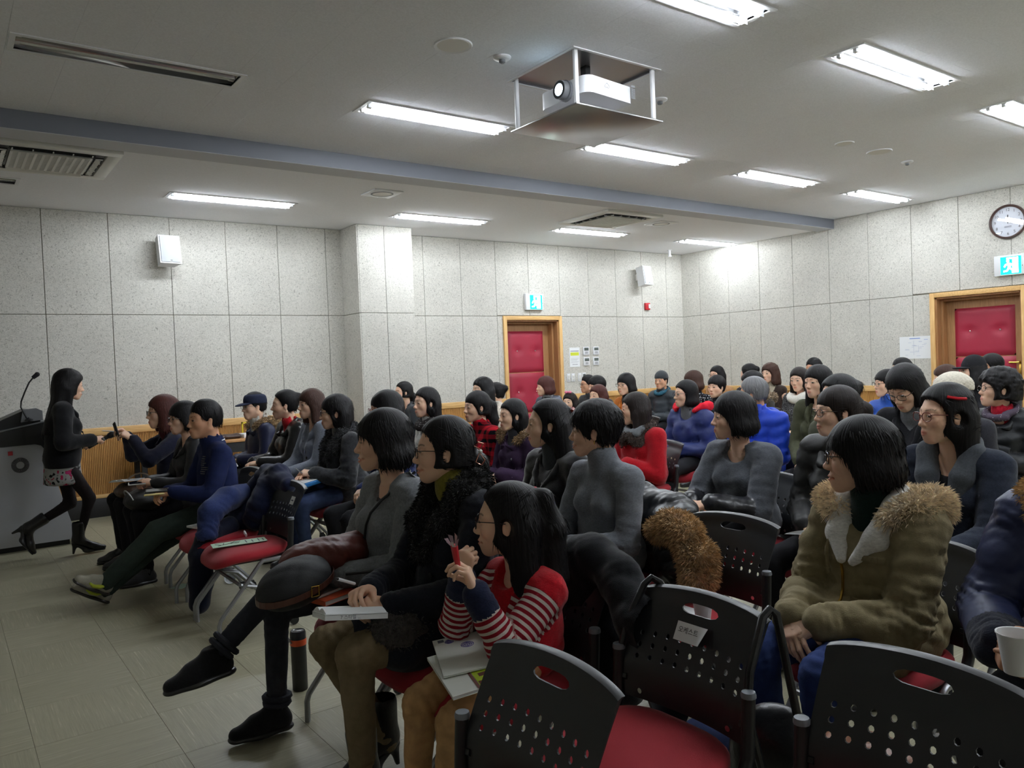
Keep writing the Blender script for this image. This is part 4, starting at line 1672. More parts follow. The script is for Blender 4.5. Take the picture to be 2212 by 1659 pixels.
# ---------------------------------------------------------------- cloth
def cloth(col, kind='wool', name=None):
    key = name or '%s_%s_%02x%02x%02x' % (kind, 'cloth', *[int(min(1, c) ** .45 * 255) for c in col])
    if key in _mats:
        return _mats[key]
    if kind == 'wool':
        return mat(key, col, rough=.95, spec=.15, bump=.35, bscale=330, var=.16, vscale=120, sheen=.15)
    if kind == 'knit':
        return mat(key, col, rough=.95, spec=.12, bump=.4, bscale=170, bstretch=(1, 1, 2.2), var=.15, vscale=90, sheen=.2)
    if kind == 'nylon':
        return mat(key, col, rough=.5, spec=.4, bump=.25, bscale=45)
    if kind == 'leather':
        return mat(key, col, rough=.33, spec=.55, bump=.35, bscale=60)
    if kind == 'denim':
        return mat(key, col, rough=.9, spec=.2, bump=.3, bscale=600, var=.22, vscale=22)
    if kind == 'cotton':
        return mat(key, col, rough=.88, spec=.25, bump=.25, bscale=260, var=.10, vscale=40)
    if kind == 'velvet':
        return mat(key, col, rough=.85, spec=.2, bump=.3, bscale=220, sheen=.6)
    if kind == 'fur':
        return mat(key, col, rough=.9, spec=.15, var=.35, vscale=55, sheen=.3)
    m = mat(key, col, rough=.9, spec=.15, bump=.3, bscale=260)
    nt, b = nodes_of(m)
    N, L = nt.nodes.new, nt.links.new
    if kind == 'stripe':                          # maroon and white rings along the sleeve
        a = N('ShaderNodeAttribute')
        a.attribute_name = 'u'
        mm = N('ShaderNodeMath')
        mm.operation = 'FRACT'
        ml = N('ShaderNodeMath')
        ml.operation = 'MULTIPLY'
        ml.inputs[1].default_value = 1 / .0215
        L(a.outputs['Fac'], ml.inputs[0])
        L(ml.outputs[0], mm.inputs[0])
        r = N('ShaderNodeValToRGB')
        r.color_ramp.interpolation = 'CONSTANT'
        r.color_ramp.elements[0].color = (*col, 1)
        r.color_ramp.elements[1].position = .54
        r.color_ramp.elements[1].color = (*srgb(206, 198, 190), 1)
        L(mm.outputs[0], r.inputs[0])
        L(r.outputs[0], b.inputs['Base Color'])
    elif kind in ('plaid', 'polka', 'tweed', 'speckle', 'floral'):
        tc = N('ShaderNodeTexCoord')
        if kind == 'plaid':
            sx = N('ShaderNodeSeparateXYZ')
            L(tc.outputs['Object'], sx.inputs[0])
            ad = N('ShaderNodeMath')
            L(sx.outputs[0], ad.inputs[0])
            L(sx.outputs[1], ad.inputs[1])
            outs = []
            for src in (ad.outputs[0], sx.outputs[2]):
                w = N('ShaderNodeMath')
                w.operation = 'PINGPONG'
                w.inputs[1].default_value = .032
                L(src, w.inputs[0])
                g_ = N('ShaderNodeMath')
                g_.operation = 'GREATER_THAN'
                g_.inputs[1].default_value = .017
                L(w.outputs[0], g_.inputs[0])
                outs.append(g_.outputs[0])
            s_ = N('ShaderNodeMath')
            L(outs[0], s_.inputs[0])
            L(outs[1], s_.inputs[1])
            h = N('ShaderNodeMath')
            h.operation = 'MULTIPLY'
            h.inputs[1].default_value = .5
            L(s_.outputs[0], h.inputs[0])
            r = N('ShaderNodeValToRGB')
            r.color_ramp.elements[0].color = (*col, 1)
            r.color_ramp.elements[1].color = (*srgb(16, 14, 20), 1)
            L(h.outputs[0], r.inputs[0])
            L(r.outputs[0], b.inputs['Base Color'])
        elif kind == 'floral':                     # printed flowers on grey
            n = N('ShaderNodeTexNoise')
            n.inputs['Scale'].default_value = 24
            n.inputs['Detail'].default_value = 1
            L(tc.outputs['Object'], n.inputs[0])
            r = N('ShaderNodeValToRGB')
            r.color_ramp.interpolation = 'EASE'
            e = r.color_ramp.elements
            e[0].position, e[0].color = .36, (*srgb(30, 30, 32), 1)
            e[1].position, e[1].color = .44, (*col, 1)
            for p_, c_ in ((.60, col), (.635, srgb(150, 30, 44)), (.68, srgb(176, 50, 110))):
                x = e.new(p_)
                x.color = (*c_, 1)
            L(n.outputs[0], r.inputs[0])
            L(r.outputs[0], b.inputs['Base Color'])
        else:
            vo = N('ShaderNodeTexVoronoi')
            vo.inputs['Scale'].default_value = {'polka': 42, 'tweed': 160, 'speckle': 60}[kind]
            vo.inputs['Randomness'].default_value = .25 if kind == 'polka' else 1
            L(tc.outputs['Object'], vo.inputs[0])
            r = N('ShaderNodeValToRGB')
            r.color_ramp.interpolation = 'CONSTANT'
            r.color_ramp.elements[0].color = (*srgb(205, 205, 205), 1)
            r.color_ramp.elements[1].position = {'polka': .33, 'tweed': .25, 'speckle': .16}[kind]
            r.color_ramp.elements[1].color = (*col, 1)
            L(vo.outputs['Distance'], r.inputs[0])
            L(r.outputs[0], b.inputs['Base Color'])
    return m


def eye_mesh():
    mb = MB()
    n, m = 12, 8
    V, F, mi = [], [], []
    for i in range(m + 1):
        t = PI * i / m
        for j in range(n):
            a = 2 * PI * j / n
            V.append((.0078 * math.sin(t) * math.cos(a), .0145 * math.sin(t) * math.sin(a), .0050 * math.cos(t)))
    for i in range(m):
        for j in range(n):
            q = (i * n + j, (i + 1) * n + j, (i + 1) * n + (j + 1) % n, i * n + (j + 1) % n)
            yc = sum(V[k][1] for k in q) / 4
            mb.add([V[k] for k in q], [(0, 1, 2, 3)], 1 if abs(yc) < .0062 else 0, True)
    # lash line
    mb.tube([(.0062 + .002 * math.sin(PI * k / 6), -.0155 + .031 * k / 6, .0015 + .0048 * math.sin(PI * k / 6)) for k in range(7)], .0011, 5, mi=1)
    return mb.mesh('eye', [M_eye, M_iris])


_eye = [None]
M_frame = {}


def glasses(parent, R, Hc, hs, col, r=.0017, wide=False, near=True):
    key = 'glasses_frame_%02x%02x%02x' % tuple(int(c ** .45 * 255) for c in col)
    m = mat(key, col, rough=.25, spec=.6)
    mb = MB()
    ln = MB()
    for s in (-1, 1):
        ring = []
        ns = 16 if near else 10
        for k in range(ns):
            a = 2 * PI * k / ns
            c, si = math.cos(a), math.sin(a)
            ring.append((.1005 - .006 * abs(s * .033 + .025 * c) / .06, s * .033 + .0255 * abs(c) ** .7 * (1 if c > 0 else -1), -.002 + .0185 * abs(si) ** .75 * (1 if si > 0 else -1)))
        mb.tube(ring, r, 5, closed=True)
        ln.add(ring, [tuple(range(ns)) if s > 0 else tuple(range(ns))])
        mb.tube([(.0955, s * .058, .008), (.088, s * .071, .009), (.03, s * .0785, .006), (-.008, s * .082, .002)], r, 5)
    mb.tube([(.101, -.0085, .002), (.1035, 0, .005), (.101, .0085, .002)], r, 5)
    o = mb.build('glasses', m, parent)
    M_ = Matrix(R.tolist()).to_4x4()
    M_.translation = Hc
    o.matrix_local = M_ @ Matrix.Scale(hs, 4)
    if near:
        ln.build('lens', M_glass, o)
    return o


def head_matrix(R, Hc, hs):
    M_ = Matrix(R.tolist()).to_4x4()
    M_.translation = Hc
    return M_ @ Matrix.Scale(hs, 4)


def az(alpha, x, y):
    """World heading of a face seen alpha degrees off a left-facing profile from where the camera stands."""
    ph = math.atan2(x, y)
    l = np.array((-math.cos(ph), math.sin(ph)))
    c = np.array((-math.sin(ph), -math.cos(ph)))
    d = math.cos(math.radians(alpha)) * l + math.sin(math.radians(alpha)) * c
    return math.atan2(d[1], d[0])


LAP = {'L': ((.25, .055, .655), (.60, -.75, -.25), (.15, .30, 1), 'relax'), 'R': ((.26, -.05, .645), (.60, .75, -.2), (.15, -.3, 1), 'relax')}


WHO = {}


def person(key, label, pos, hair=None, hairc='black', kind='f', alpha=0, pitch=0, roll=0, smile=False, sc=1.0, by=0, hx=.07, hy=0.0,
           top=None, outer=None, legs=None, hands=None, feet=None, specs=None, shoes=('low', (.03, .03, .035)), skin=None, group='seated audience', stand=None, hairkw=None, eyes=True, pose_seat=.45, ll=1.0, yaw=None):
    """A figure in its own frame: x forward, y to its left, z up from the floor. pos is the head centre in the room."""
    (X, Y, zh), hs = pos
    D = math.hypot(X, Y)
    vx = min(max(D * .0026, .0062), .024)
    base = PI + math.radians(by)
    cb, sb = math.cos(base), math.sin(base)
    rx, ry = X - (cb * hx - sb * hy), Y - (sb * hx + cb * hy)
    root = thing('person', label, 'person', (rx, ry, 0), base, group)
    yaw = az(alpha, X, Y) - base if yaw is None else math.radians(yaw)
    yaw = (yaw + PI) % (2 * PI) - PI
    Rh = rotm(yaw, math.radians(pitch), math.radians(roll))
    Hc = np.array((hx, hy, zh))
    skinm = SKIN[skin or kind]
    man = kind == 'm'
    # ---------------- skeleton
    seat = pose_seat
    sw = (.182 if man else .160) * sc
    hip = np.array((0, 0, seat + .095 * sc))
    N_ = Hc + rotm(yaw, math.radians(pitch) * .55, 0) @ np.array((-.043, 0, -.165)) * hs
    ch = hip * .35 + (N_ + np.array((-.018, 0, -.035)) * hs) * .65
    ch = np.array((ch[0], N_[1] * .8, ch[2]))
    Sh = {s: np.array((N_[0] - .014 * hs, N_[1] * .9 + q * sw, N_[2] - .050 * hs)) for s, q in (('L', 1), ('R', -1))}
    hd = dict(LAP)
    hd = {s: ((np.array(v[0]) - (0, 0, .45)) * (sc if sc < .95 else 1) + (0, 0, seat), *v[1:]) for s, v in hd.items()}
    for s, v in (hands or {}).items():
        hd[s] = v
    arm = {}
    la, lf = .285 * sc, .25 * sc
    for s, q in (('L', 1), ('R', -1)):
        v = hd[s]
        pole = v[4] if len(v) > 4 else (-.5, q * .55, -.5)
        E_, W_ = ik(Sh[s], v[0], la, lf, pole)
        arm[s] = (E_, W_)
    ft = feet or {}
    leg = {}
    lt, ls = .44 * sc * ll, .41 * sc * ll
    for s, q in (('L', 1), ('R', -1)):
        H0 = hip + np.array((.0, q * .085 * sc, 0))
        A = ft.get(s, ((.40 * sc, q * .11 * sc, .085), (1, q * .1, 0)))
        pole = A[2] if len(A) > 2 else (.6, q * .10, 1)
        K, An = ik(H0, A[0], lt, ls, pole)
        leg[s] = (H0, K, An, A[1])
    # ---------------- the body: head, hands and what joins them
    hv = .0036 if D < 3.7 else (.0056 if D < 5.5 else (.0073 if D < 7.6 else .0095))
    V, F, cl = head_mesh(kind, smile, hv)
    parts = [((V * hs) @ Rh.T + Hc, F, cl)]
    hvv = .0037 if D < 3.7 else (.0062 if D < 6.2 else .011)
    for s in ('L', 'R'):
        E_, W_ = arm[s]
        v = hd[s]
        Vh, Fh = hand_mesh(v[3], hvv)
        Rm = frame(v[1], v[2])
        Vh = Vh * .97 * sc ** .8
        if s == 'L':
            Vh = Vh * (1, -1, 1)
            Fh = Fh[:, ::-1]
        parts.append((Vh @ Rm.T + W_, Fh, None))
    lo = np.array((-.35, -.5, .0)) - 0
    b = SDF(np.minimum.reduce([arm['L'][0], arm['R'][0], arm['L'][1], arm['R'][1], leg['L'][2], leg['R'][2], hip - .2]) - .1,
            np.maximum.reduce([arm['L'][0], arm['R'][0], arm['L'][1], arm['R'][1], leg['L'][1], leg['R'][1], N_ + .05]) + .1, .022 if D < 4 else .032)
    b.rc(hip + (.0, .05, .0), hip + (0, -.05, 0), .09 * sc, None, .03)
    b.rc(hip + (-.01, 0, .05), ch, .095 * sc, .10 * sc, .04, sc=(.85, 1.15, 1))
    b.rc(ch, N_, .09 * sc, .042 * sc, .05)
    for s in ('L', 'R'):
        b.rc(N_ + (0, 0, -.03), Sh[s], .036 * sc, .038 * sc, .03)
        b.rc(Sh[s], arm[s][0], .036 * sc, .031 * sc, .02)
        b.rc(arm[s][0], arm[s][1], .030 * sc, .024 * sc, .01)
        H0, K, An, td = leg[s]
        b.rc(H0, K, .066 * sc, .044 * sc, .03)
        b.rc(K, An, .043 * sc, .028 * sc, .01)
    vb, fb = b.quads()
    parts.append((vb, fb, None))
    body = link('body', arr_mesh('body', *bake(parts)[:2], skinm, col=bake(parts)[2]), root)
    if _eye[0] is None:
        _eye[0] = eye_mesh()
    if eyes:
        for q in (1, -1):
            e = link('eye', _eye[0], body)
            e.matrix_local = head_matrix(Rh, Hc, hs) @ Matrix.Translation((.0788, q * .031, -.0005)) @ Matrix.Rotation(q * .28, 4, 'Z') @ Matrix.Scale(.72 if smile else 1, 4, (0, 0, 1))
    if smile and D < 5:
        t = MB()
        t.rbox((.0865, -.013, -.0735), (.0925, .013, -.0688), r=.0015)
        o = t.build('teeth', M_teeth, body)
        o.matrix_local = head_matrix(Rh, Hc, hs)
    # ---------------- hair
    if hair:
        st = dict(HS[hair])
        st.update(hairkw or {})
        f = hair_field(st, min(max(D * .0017, .0046), .013))
        V, F = f.quads()
        if not st.get('curl', 0) > .008:
            V, F = wisps(V, F, int(2400 if D < 3.7 else (800 if D < 7 else 350)), D, st.get('sweep') or (st['tail'][0] if 'tail' in st else (st['balls'][0][0] if st.get('balls') else None)))
        ho = link('hair', arr_mesh('hair', (V * hs) @ Rh.T + Hc, F, HAIR[hairc], fa={'strand': strands(V, (0, 0, 0))}), root)
    if specs:
        glasses(root, Rh, Hc, hs, specs, near=D < 6)
    info = dict(root=root, R=Rh, H=Hc, hs=hs, N=N_, S=Sh, arm=arm, leg=leg, hip=hip, ch=ch, D=D, vx=vx, body=body, sc=sc)
    # ---------------- clothes
    if top:
        garment(info, man=man, inner=bool(outer), **top)
    if outer:
        garment(info, man=man, **outer)
    info['legs_seen'] = key in ('polo', 'phone', 'girlb', 'fur', 'speaker')
    trousers(info, **(legs or dict(col=srgb(26, 26, 30))))
    footwear(info, *shoes)
    WHO[key] = info
    return info


def wisps(V, F, n, D, to=None, seed=3):
    """Loose locks lying along the hair, so that edges and outline are not smooth."""
    rg = np.random.default_rng(seed)
    Nn = vnormals(V, F)
    i = rg.integers(0, len(V), n)
    i = i[V[i, 2] < .10]
    n = len(i)
    nn = Nn[i]
    p = V[i] - nn * .001
    d = np.array((-.25, 0, -1.0)) + rg.normal(size=(n, 3)) * .10
    if to is not None:
        g = np.array(to) - p
        r = np.linalg.norm(g, axis=1)[:, None]
        up = (V[i, 2] > to[2] - .09)[:, None] & (r > .05) & (V[i, 0] > to[0])[:, None]
        d = np.where(up, g / np.maximum(r, .01) + rg.normal(size=(n, 3)) * .08, d)
    d = d - nn * np.sum(d * nn, 1)[:, None] * .95
    d /= np.linalg.norm(d, axis=1)[:, None]
    t = np.cross(d, nn)
    t /= np.maximum(np.linalg.norm(t, axis=1)[:, None], 1e-6)
    l = rg.uniform(.018, .05, (n, 1))
    w = rg.uniform(.0012, .0028, (n, 1))
    out = nn * rg.uniform(.0003, .0022, (n, 1))
    VV = np.stack([p - t * w, p + t * w, p + d * l * .6 + out * 1.5 + t * w * .7, p + d * l + out], 1).reshape(-1, 3)
    FF = np.arange(n)[:, None] * 4 + np.array([[0, 1, 2, 3]])
    return np.concatenate([V, VV]), np.concatenate([F, FF + len(V)])


def outer_pt(I, a, d, r=.02):
    """Where the cloth ends when going from a along d."""
    V = I['gall'] - np.array(a)
    d = np.array(d, float)
    d /= np.linalg.norm(d)
    t = V @ d
    m = (np.linalg.norm(V - t[:, None] * d, axis=1) < r) & (t > 0) & (t < .16)
    return np.array(a) + d * ((t[m].max() if m.any() else .06) + .003)


def surf(I, y, z, r=.016):
    """Foremost point of the last garment near (y, z)."""
    V = I['gv']
    m = (abs(V[:, 1] - y) < r) & (abs(V[:, 2] - z) < r)
    return np.array((V[m, 0].max() if m.any() else I['fx'], y, z))


def garment(I, col, kind='wool', name='jacket', fit=0.0, collar=None, inner=False, man=False, open_to=None, lap=.0, puff=0, sleeves=True, sleeve_col=None, sleeve_kind=None, folds=.0045,
            matname=None, ccol=None, ckind='same', hood=None, bust=True, cuff=None, lapels=True, short_sleeve=False, furlen=.03, seed=1, neck_cut=None, lw=1.0, hem=.105, cuff_at=.66, cuff_kind='knit'):
    sc, N_, ch, hip, Sh, arm, H = I['sc'], I['N'], I['ch'], I['hip'], I['S'], I['arm'], I['H']
    v = I['vx'] * (1.15 if inner else 1)
    t = (-.004 if inner else .008) + fit
    pts = [arm[s][k] for s in 'LR' for k in (0, 1)] + [N_, hip, hip + (lap, 0, 0)]
    lo = np.min(pts, 0) - .19
    hi = np.max(pts, 0) + .19
    hi[2] = max(N_[2] + .13, hi[2])
    lo[2] = hip[2] - .03 - hem
    f = SDF(lo, hi, v)
    f.rc(hip + (.0, .055 * sc, .015), hip + (0, -.055 * sc, .015), .118 * sc + t, None, .04)
    w = hip * .5 + ch * .5
    f.el((w[0] + .012, w[1], w[2]), (.118 * sc + t, .148 * sc + t, .16), .05)
    f.el((ch[0], ch[1], ch[2]), (.112 * sc + t, .155 * sc + t, .155 * sc), .05)
    f.rc(Sh['L'] * (1, .86, 1) - (0, 0, .012), Sh['R'] * (1, .86, 1) - (0, 0, .012), .050 * sc + t, None, .05)
    for s in 'LR':
        f.rc(N_ + (-.02, 0, -.005), Sh[s] * (1, .9, 1), .048 * sc + t * .5, .052 * sc + t, .035)
        if not man and bust:
            f.el(ch + (.082 * sc + t * .6, (.066 if s == 'L' else -.066) * sc, .0), (.055 * sc, .062 * sc, .062 * sc), .03)
    if sleeves and not inner:
        for s in 'LR':
            E_, W_ = arm[s]
            W2 = E_ + (W_ - E_) * .97
            f.rc(Sh[s], E_, .053 * sc + t, .046 * sc + t, .010)
            if not short_sleeve:
                f.rc(E_, W2, .046 * sc + t, .034 * sc + t * .9, .008)
    if lap:
        for s, q in (('L', 1), ('R', -1)):
            H0, K = I['leg'][s][:2]
            p = H0 + (K - H0) * (lap / .43)
            f.rc(hip + (0, q * .06, .0), p + (0, 0, -.0), .112 * sc + t, .092 * sc + t, .05)
    if puff:
        X, Y, Z = f.xyz()
        q = Z + .45 * X
        f.d -= (.011 * np.abs(np.sin(PI * q / puff)) - .005).astype(np.float32)
    if folds:
        f.folds(folds * (1.0 if not puff else .6), 36, seed, 6)
        f.folds(folds * .5, 85, seed + 5, 5)
    if sleeves and not inner:
        for s in 'LR':
            E_, W_ = arm[s]
            rr = .052 * sc + t
            am = .0065 if kind not in ('knit',) else .0045
            f.rings(Sh[s], E_, rr, .030, am, .95, .30, seed)
            f.rings(Sh[s], E_, rr, .036, am * .5, .1, .25, seed + 2)
            f.rings(E_, W_, rr * .85, .026, am, .08, .28, seed + 1)
            f.rings(E_, W_, rr * .8, .022, am * .7, .9, .16, seed + 3)
    nz = N_[2]
    R_neck = .052 * I['hs'] * (1.1 if man else 1)
    up = N_ + (.018, 0, .16)
    if collar == 'turtle':
        f.rc(N_ + (-.010, 0, -.02), N_ + (.006, 0, .050), R_neck + .024, R_neck + .016, .016)
    elif collar == 'roll':
        for k in range(3):
            f.rc(N_ + (-.008, .0, .005 + .02 * k), N_ + (.0, 0, .012 + .02 * k), R_neck + .022, R_neck + .020, .008)
    elif collar in ('stand', 'parka'):
        f.rc(N_ + (-.015, 0, -.02), N_ + (-.002, 0, .05), R_neck + .032, R_neck + .030, .03)
    elif collar == 'shirt':
        f.rc(N_ + (-.014, 0, -.01), N_ + (.0, 0, .030), R_neck + .022, R_neck + .018, .012)
    if collar in ('stand', 'parka', 'shirt', 'turtle', 'roll'):
        f.rc(N_ + (-.02, 0, -.02), up, R_neck + (-.002 if collar in ('turtle', 'roll', 'shirt') else .012), None, .004, cut=True)
    elif neck_cut != 0:
        nc = neck_cut or .02
        f.rc(N_ + (-.01, 0, .02), N_ + (.05, 0, .16), R_neck + .006 + nc * .4, R_neck + .03, .006, cut=True)
        f.el(N_ + (.055, 0, .0 - nc), (.06, .05 + nc * .6, .05), .01, cut=True)
    fx = ch[0] + .125 * sc + t
    if open_to is not None:
        A = N_ + (.05, 0, .05)
        B = np.array((fx + .045, ch[1], open_to))
        f.rc(A, B, R_neck + .028, .012, .008, cut=True)
    if hood:
        hb = N_ + np.array((-.10, 0, -.015)) * sc
        f.el(hb, (.075 * sc, .135 * sc, .075 * sc), .02)
        f.el(hb + (.05, 0, .07), (.075 * sc, .10 * sc, .06 * sc), .015, cut=True)
    # flat underneath where the seat is
    if hem > .11:
        f.rc(hip, hip - (0, 0, hem), .125 * sc + t, .14 * sc + t, .03, sc=(1, 1.15, 1))
    f.below(hip[2] - hem * sc, .01)
    V, F = f.quads()
    u = V[:, 2].copy()
    best = np.full(len(V), .09)
    for s in 'LR':
        E_, W_ = arm[s]
        L0 = 0
        for a, b in ((Sh[s], E_), (E_, W_)):
            ba = b - a
            h = np.clip((V - a) @ ba / (ba @ ba), -.1, 1)
            dd = np.linalg.norm(V - a - h[:, None] * ba, axis=1)
            m = dd < best
            best = np.where(m, dd, best)
            u = np.where(m, 2 + L0 + h * np.linalg.norm(ba), u)
            L0 += np.linalg.norm(ba)
    mats = [cloth(col, kind, matname)]
    o = arr_mesh(name, V, F, mats, fa={'u': u})
    if sleeve_col is not None or cuff is not None:
        fu = u[F].mean(1)
        mi = np.zeros(len(F), np.int32)
        if sleeve_col is not None:
            o.materials.append(cloth(sleeve_col, sleeve_kind or kind))
            mi[fu > 2.03] = len(o.materials) - 1
        if cuff is not None:
            o.materials.append(cloth(cuff, cuff_kind))
            mi[fu > 2 + (.285 + .25 * cuff_at) * sc] = len(o.materials) - 1
        o.polygons.foreach_set('material_index', mi)
    g_ = link(name, o, I['root'])
    I['garment'] = g_
    I['gv'] = V[u < 1.9]
    I['gall'] = V
    I['fx'] = fx
    path = [N_ + (-.062, .0, .045), N_ + (-.045, .055, .040), N_ + (.012, .088, .005), np.array((fx - .04, ch[1] + .07, nz - .09)), np.array((fx + .012, ch[1] + .022, (open_to if open_to is not None else nz - .16)))]
    if open_to is not None and lapels and ckind != 'none':
        lc = cloth(ccol if ccol is not None else col, kind if ccol is None or ckind == 'same' else ckind)
        s_ = SDF(np.min(path, 0) - (.08, .26, .08), np.max(path, 0) + (.08, .08, .08), v if ckind != 'fur' else v * 1.2)
        for q in (1, -1):
            P = [np.array((p[0], ch[1] + (p[1] - ch[1]) * q, p[2])) for p in path]
            if ckind == 'fur':
                s_.chain(P, [.040, .050, .050, .042, .030], .03)
            else:
                s_.chain(P, np.array([.014, .020, .022, .022, .008]) * lw, .012)
        if ckind == 'fur':
            s_.folds(.010, 70, 3, 6)
        vv, ff = s_.quads()
        if ckind == 'fur':
            n = int(min(11000, 42000 / max(I['D'], 1.5)))
            bv, bf = fur_blades(vv, vnormals(vv, ff), n, furlen, .0007 if I['D'] < 4 else .0013, 4)
            vv, ff = np.concatenate([vv, bv]), np.concatenate([ff, bf + len(vv)])
            fo = link('fur_collar', arr_mesh('fur_collar', vv, ff, lc), I['root'])
            fo['kind'] = 'stuff'
        else:
            link('lapels', arr_mesh('lapels', vv, ff, lc), I['root'])
    if hood and hood != 'plain':
        fur_hood(I, hood, furlen)
    return g_


def fur_hood(I, col, length=.03, blades=True, kind='fur', fat=1.0, dz=0.0):
    """Fur edge of a hood lying on the shoulders."""
    N_, sc = I['N'], I['sc']
    P = [N_ + np.array(p) * sc for p in ((.055, .105, -.02), (.0, .145, .005), (-.075, .150, .015), (-.135, .10, .0), (-.155, 0, -.01), (-.135, -.10, .0), (-.075, -.150, .015), (.0, -.145, .005), (.055, -.105, -.02))]
    P = [p + np.array((0, 0, dz)) for p in P]
    s_ = SDF(np.min(P, 0) - .09, np.max(P, 0) + .09, max(I['vx'], .008))
    s_.chain(P, np.array([.028, .042, .046, .044, .042, .044, .046, .042, .028]) * fat, .02)
    s_.folds(.008, 80, 2, 6)
    vv, ff = s_.quads()
    if not blades:
        return link('hood_lining', arr_mesh('hood_lining', vv, ff, cloth(col, kind)), I['root'])
    n = int(min(20000, 56000 / max(I['D'], 1.5)))
    bv, bf = fur_blades(vv, vnormals(vv, ff), n, length, .0006 if I['D'] < 4 else .0014, 4)
    fo = link('fur_trim', arr_mesh('fur_trim', np.concatenate([vv, bv]), np.concatenate([ff, bf + len(vv)]), cloth(col, 'fur')), I['root'])
    fo['kind'] = 'stuff'
    return fo


def scarf(I, col, kind='knit', r=.034, loops=2, ends=None, name='scarf', puffy=.006, drop=0.0):
    N_, sc = I['N'], I['sc']
    P = []
    n = 14 * loops
    for k in range(n + 1):
        a = 2 * PI * k / 14 + .6
        rr = .078 + .012 * (k / 14 % 2)
        P.append(N_ + np.array((.012 + rr * math.cos(a) * 1.05, rr * math.sin(a) * 1.1, .028 - .030 * math.cos(a) - .020 * (k / 14) - drop * (1 + math.cos(a)) / 2)))
    if ends:
        P.append(N_ + np.array(ends))
    s_ = SDF(np.min(P, 0) - .08, np.max(P, 0) + .08, max(I['vx'], .007))
    s_.chain(P, r, .008)
    s_.folds(puffy, 60, 8, 6)
    s_.rc(N_ + (-.02, 0, -.02), N_ + (.018, 0, .16), .050, None, .004, cut=True)
    return link(name, s_.mesh(name, cloth(col, kind)), I['root'])


def trousers(I, col, kind='cotton', name='trousers', fit=0.0, folds=.004, seed=2, skirt=False, cuffroll=None, matname=None):
    hip, sc = I['hip'], I['sc']
    L = I['leg']
    pts = [L[s][k] for s in 'LR' for k in (1, 2)] + [hip]
    v = I['vx'] * (1.15 if I['D'] < 3.7 or I.get('legs_seen') else 2.0)
    f = SDF(np.min(pts, 0) - .17, np.max(pts, 0) + .17, v)
    f.rc(hip + (.0, .055 * sc, .0), hip + (0, -.055 * sc, .0), .105 * sc, None, .03)
    for s in 'LR':
        H0, K, An, td = L[s]
        f.rc(H0, K, .083 * sc + fit, .060 * sc + fit, .025)
        e = K + (An - K) * 1.03
        f.rc(K, e, .058 * sc + fit, .041 * sc + fit, .015)
        f.rings(H0, K, .085 * sc, .034, .0035, .95, .22, seed)
        f.rings(H0, K, .09 * sc, .04, .003, .05, .2, seed)
        f.rings(K, e, .065 * sc, .030, .0035, .05, .2, seed + 2)
        f.rings(K, e, .055 * sc, .026, .0045, .95, .2, seed + 3)
    if folds:
        f.folds(folds, 42, seed, 6)
    f.below(hip[2] - .100 * sc if False else f.lo[2] + .01, .01)
    o = link(name, f.mesh(name, cloth(col, kind, matname)), I['root'])
    if cuffroll is not None:
        for s in 'LR':
            H0, K, An, td = L[s]
            d = (An - K) / np.linalg.norm(An - K)
            c = An - d * .03
            a = np.cross(d, (0, 1, 0))
            a /= np.linalg.norm(a)
            b = np.cross(d, a)
            mb = MB()
            for k in range(2):
                mb.tube([c - d * .024 * k + (a * math.cos(t_) + b * math.sin(t_)) * (.046 + .003 * k) for t_ in np.linspace(0, 2 * PI, 15)[:-1]], .012, 7, closed=True)
            mb.build('cuff', cloth(cuffroll, kind), o)
    return o


_shoe_me = {}


def shoe_mesh(nm, kind, near, V, F, m):
    key = (nm, kind, bool(near), m.name)
    if key not in _shoe_me:
        _shoe_me[key] = arr_mesh(nm, V, F, m)
    return _shoe_me[key]


def footwear(I, kind='low', col=(.03, .03, .03), sole=None, ckind='leather'):
    sc = I['sc']
    near = I['D'] < 3.7 or I.get('legs_seen')
    (V, F), (V2, F2) = shoe_fields(kind, .0058 if near else .016)
    for s, q in (('L', 1), ('R', -1)):
        H0, K, An, td = I['leg'][s]
        Rm = frame(td, (0, 0, 1) if abs(td[2]) < .85 else (-1, 0, .3))
        if len(np.shape(td)) and td[2] != 0:
            up = (K - An) / np.linalg.norm(K - An)
            Rm = frame(td, up)
        h = .115 if kind == 'heel' else .085
        off = An - Rm @ np.array((-.015, 0, h))
        k = sc if sc < .95 else 1
        M_ = Matrix(Rm.tolist()).to_4x4()
        M_.translation = off
        o = link('shoe', shoe_mesh('shoe', kind, near, V, F, cloth(col, ckind)), I['root'])
        o.matrix_local = M_ @ Matrix.Scale(k, 4)
        link('sole', shoe_mesh('sole', kind, near, V2, F2, cloth(sole if sole is not None else (.012, .012, .013), 'leather', None if sole is not None else 'black_sole')), o)
        I.setdefault('shoe', {})[s] = (o, Rm, off)


# ---------------- things worn on the head
def put(I, V, F, name, m, fa=None):
    return link(name, arr_mesh(name, (V * I['hs']) @ I['R'].T + I['H'], F, m, fa=fa), I['root'])


def beanie(I, col):
    f = SDF((-.15, -.12, -.03), (.12, .12, .17), max(.006, I['vx'] * .7))
    f.el((-.018, 0, .050), (.108, .090, .094), 0)
    f.rc((-.02, 0, .03), (-.02, 0, .042), .098, .098, .01, sc=(1.08, .92, 1))
    f.below(.022, .004)
    V, F = f.quads()
    return put(I, V, F, 'beanie', cloth(col, 'knit'))


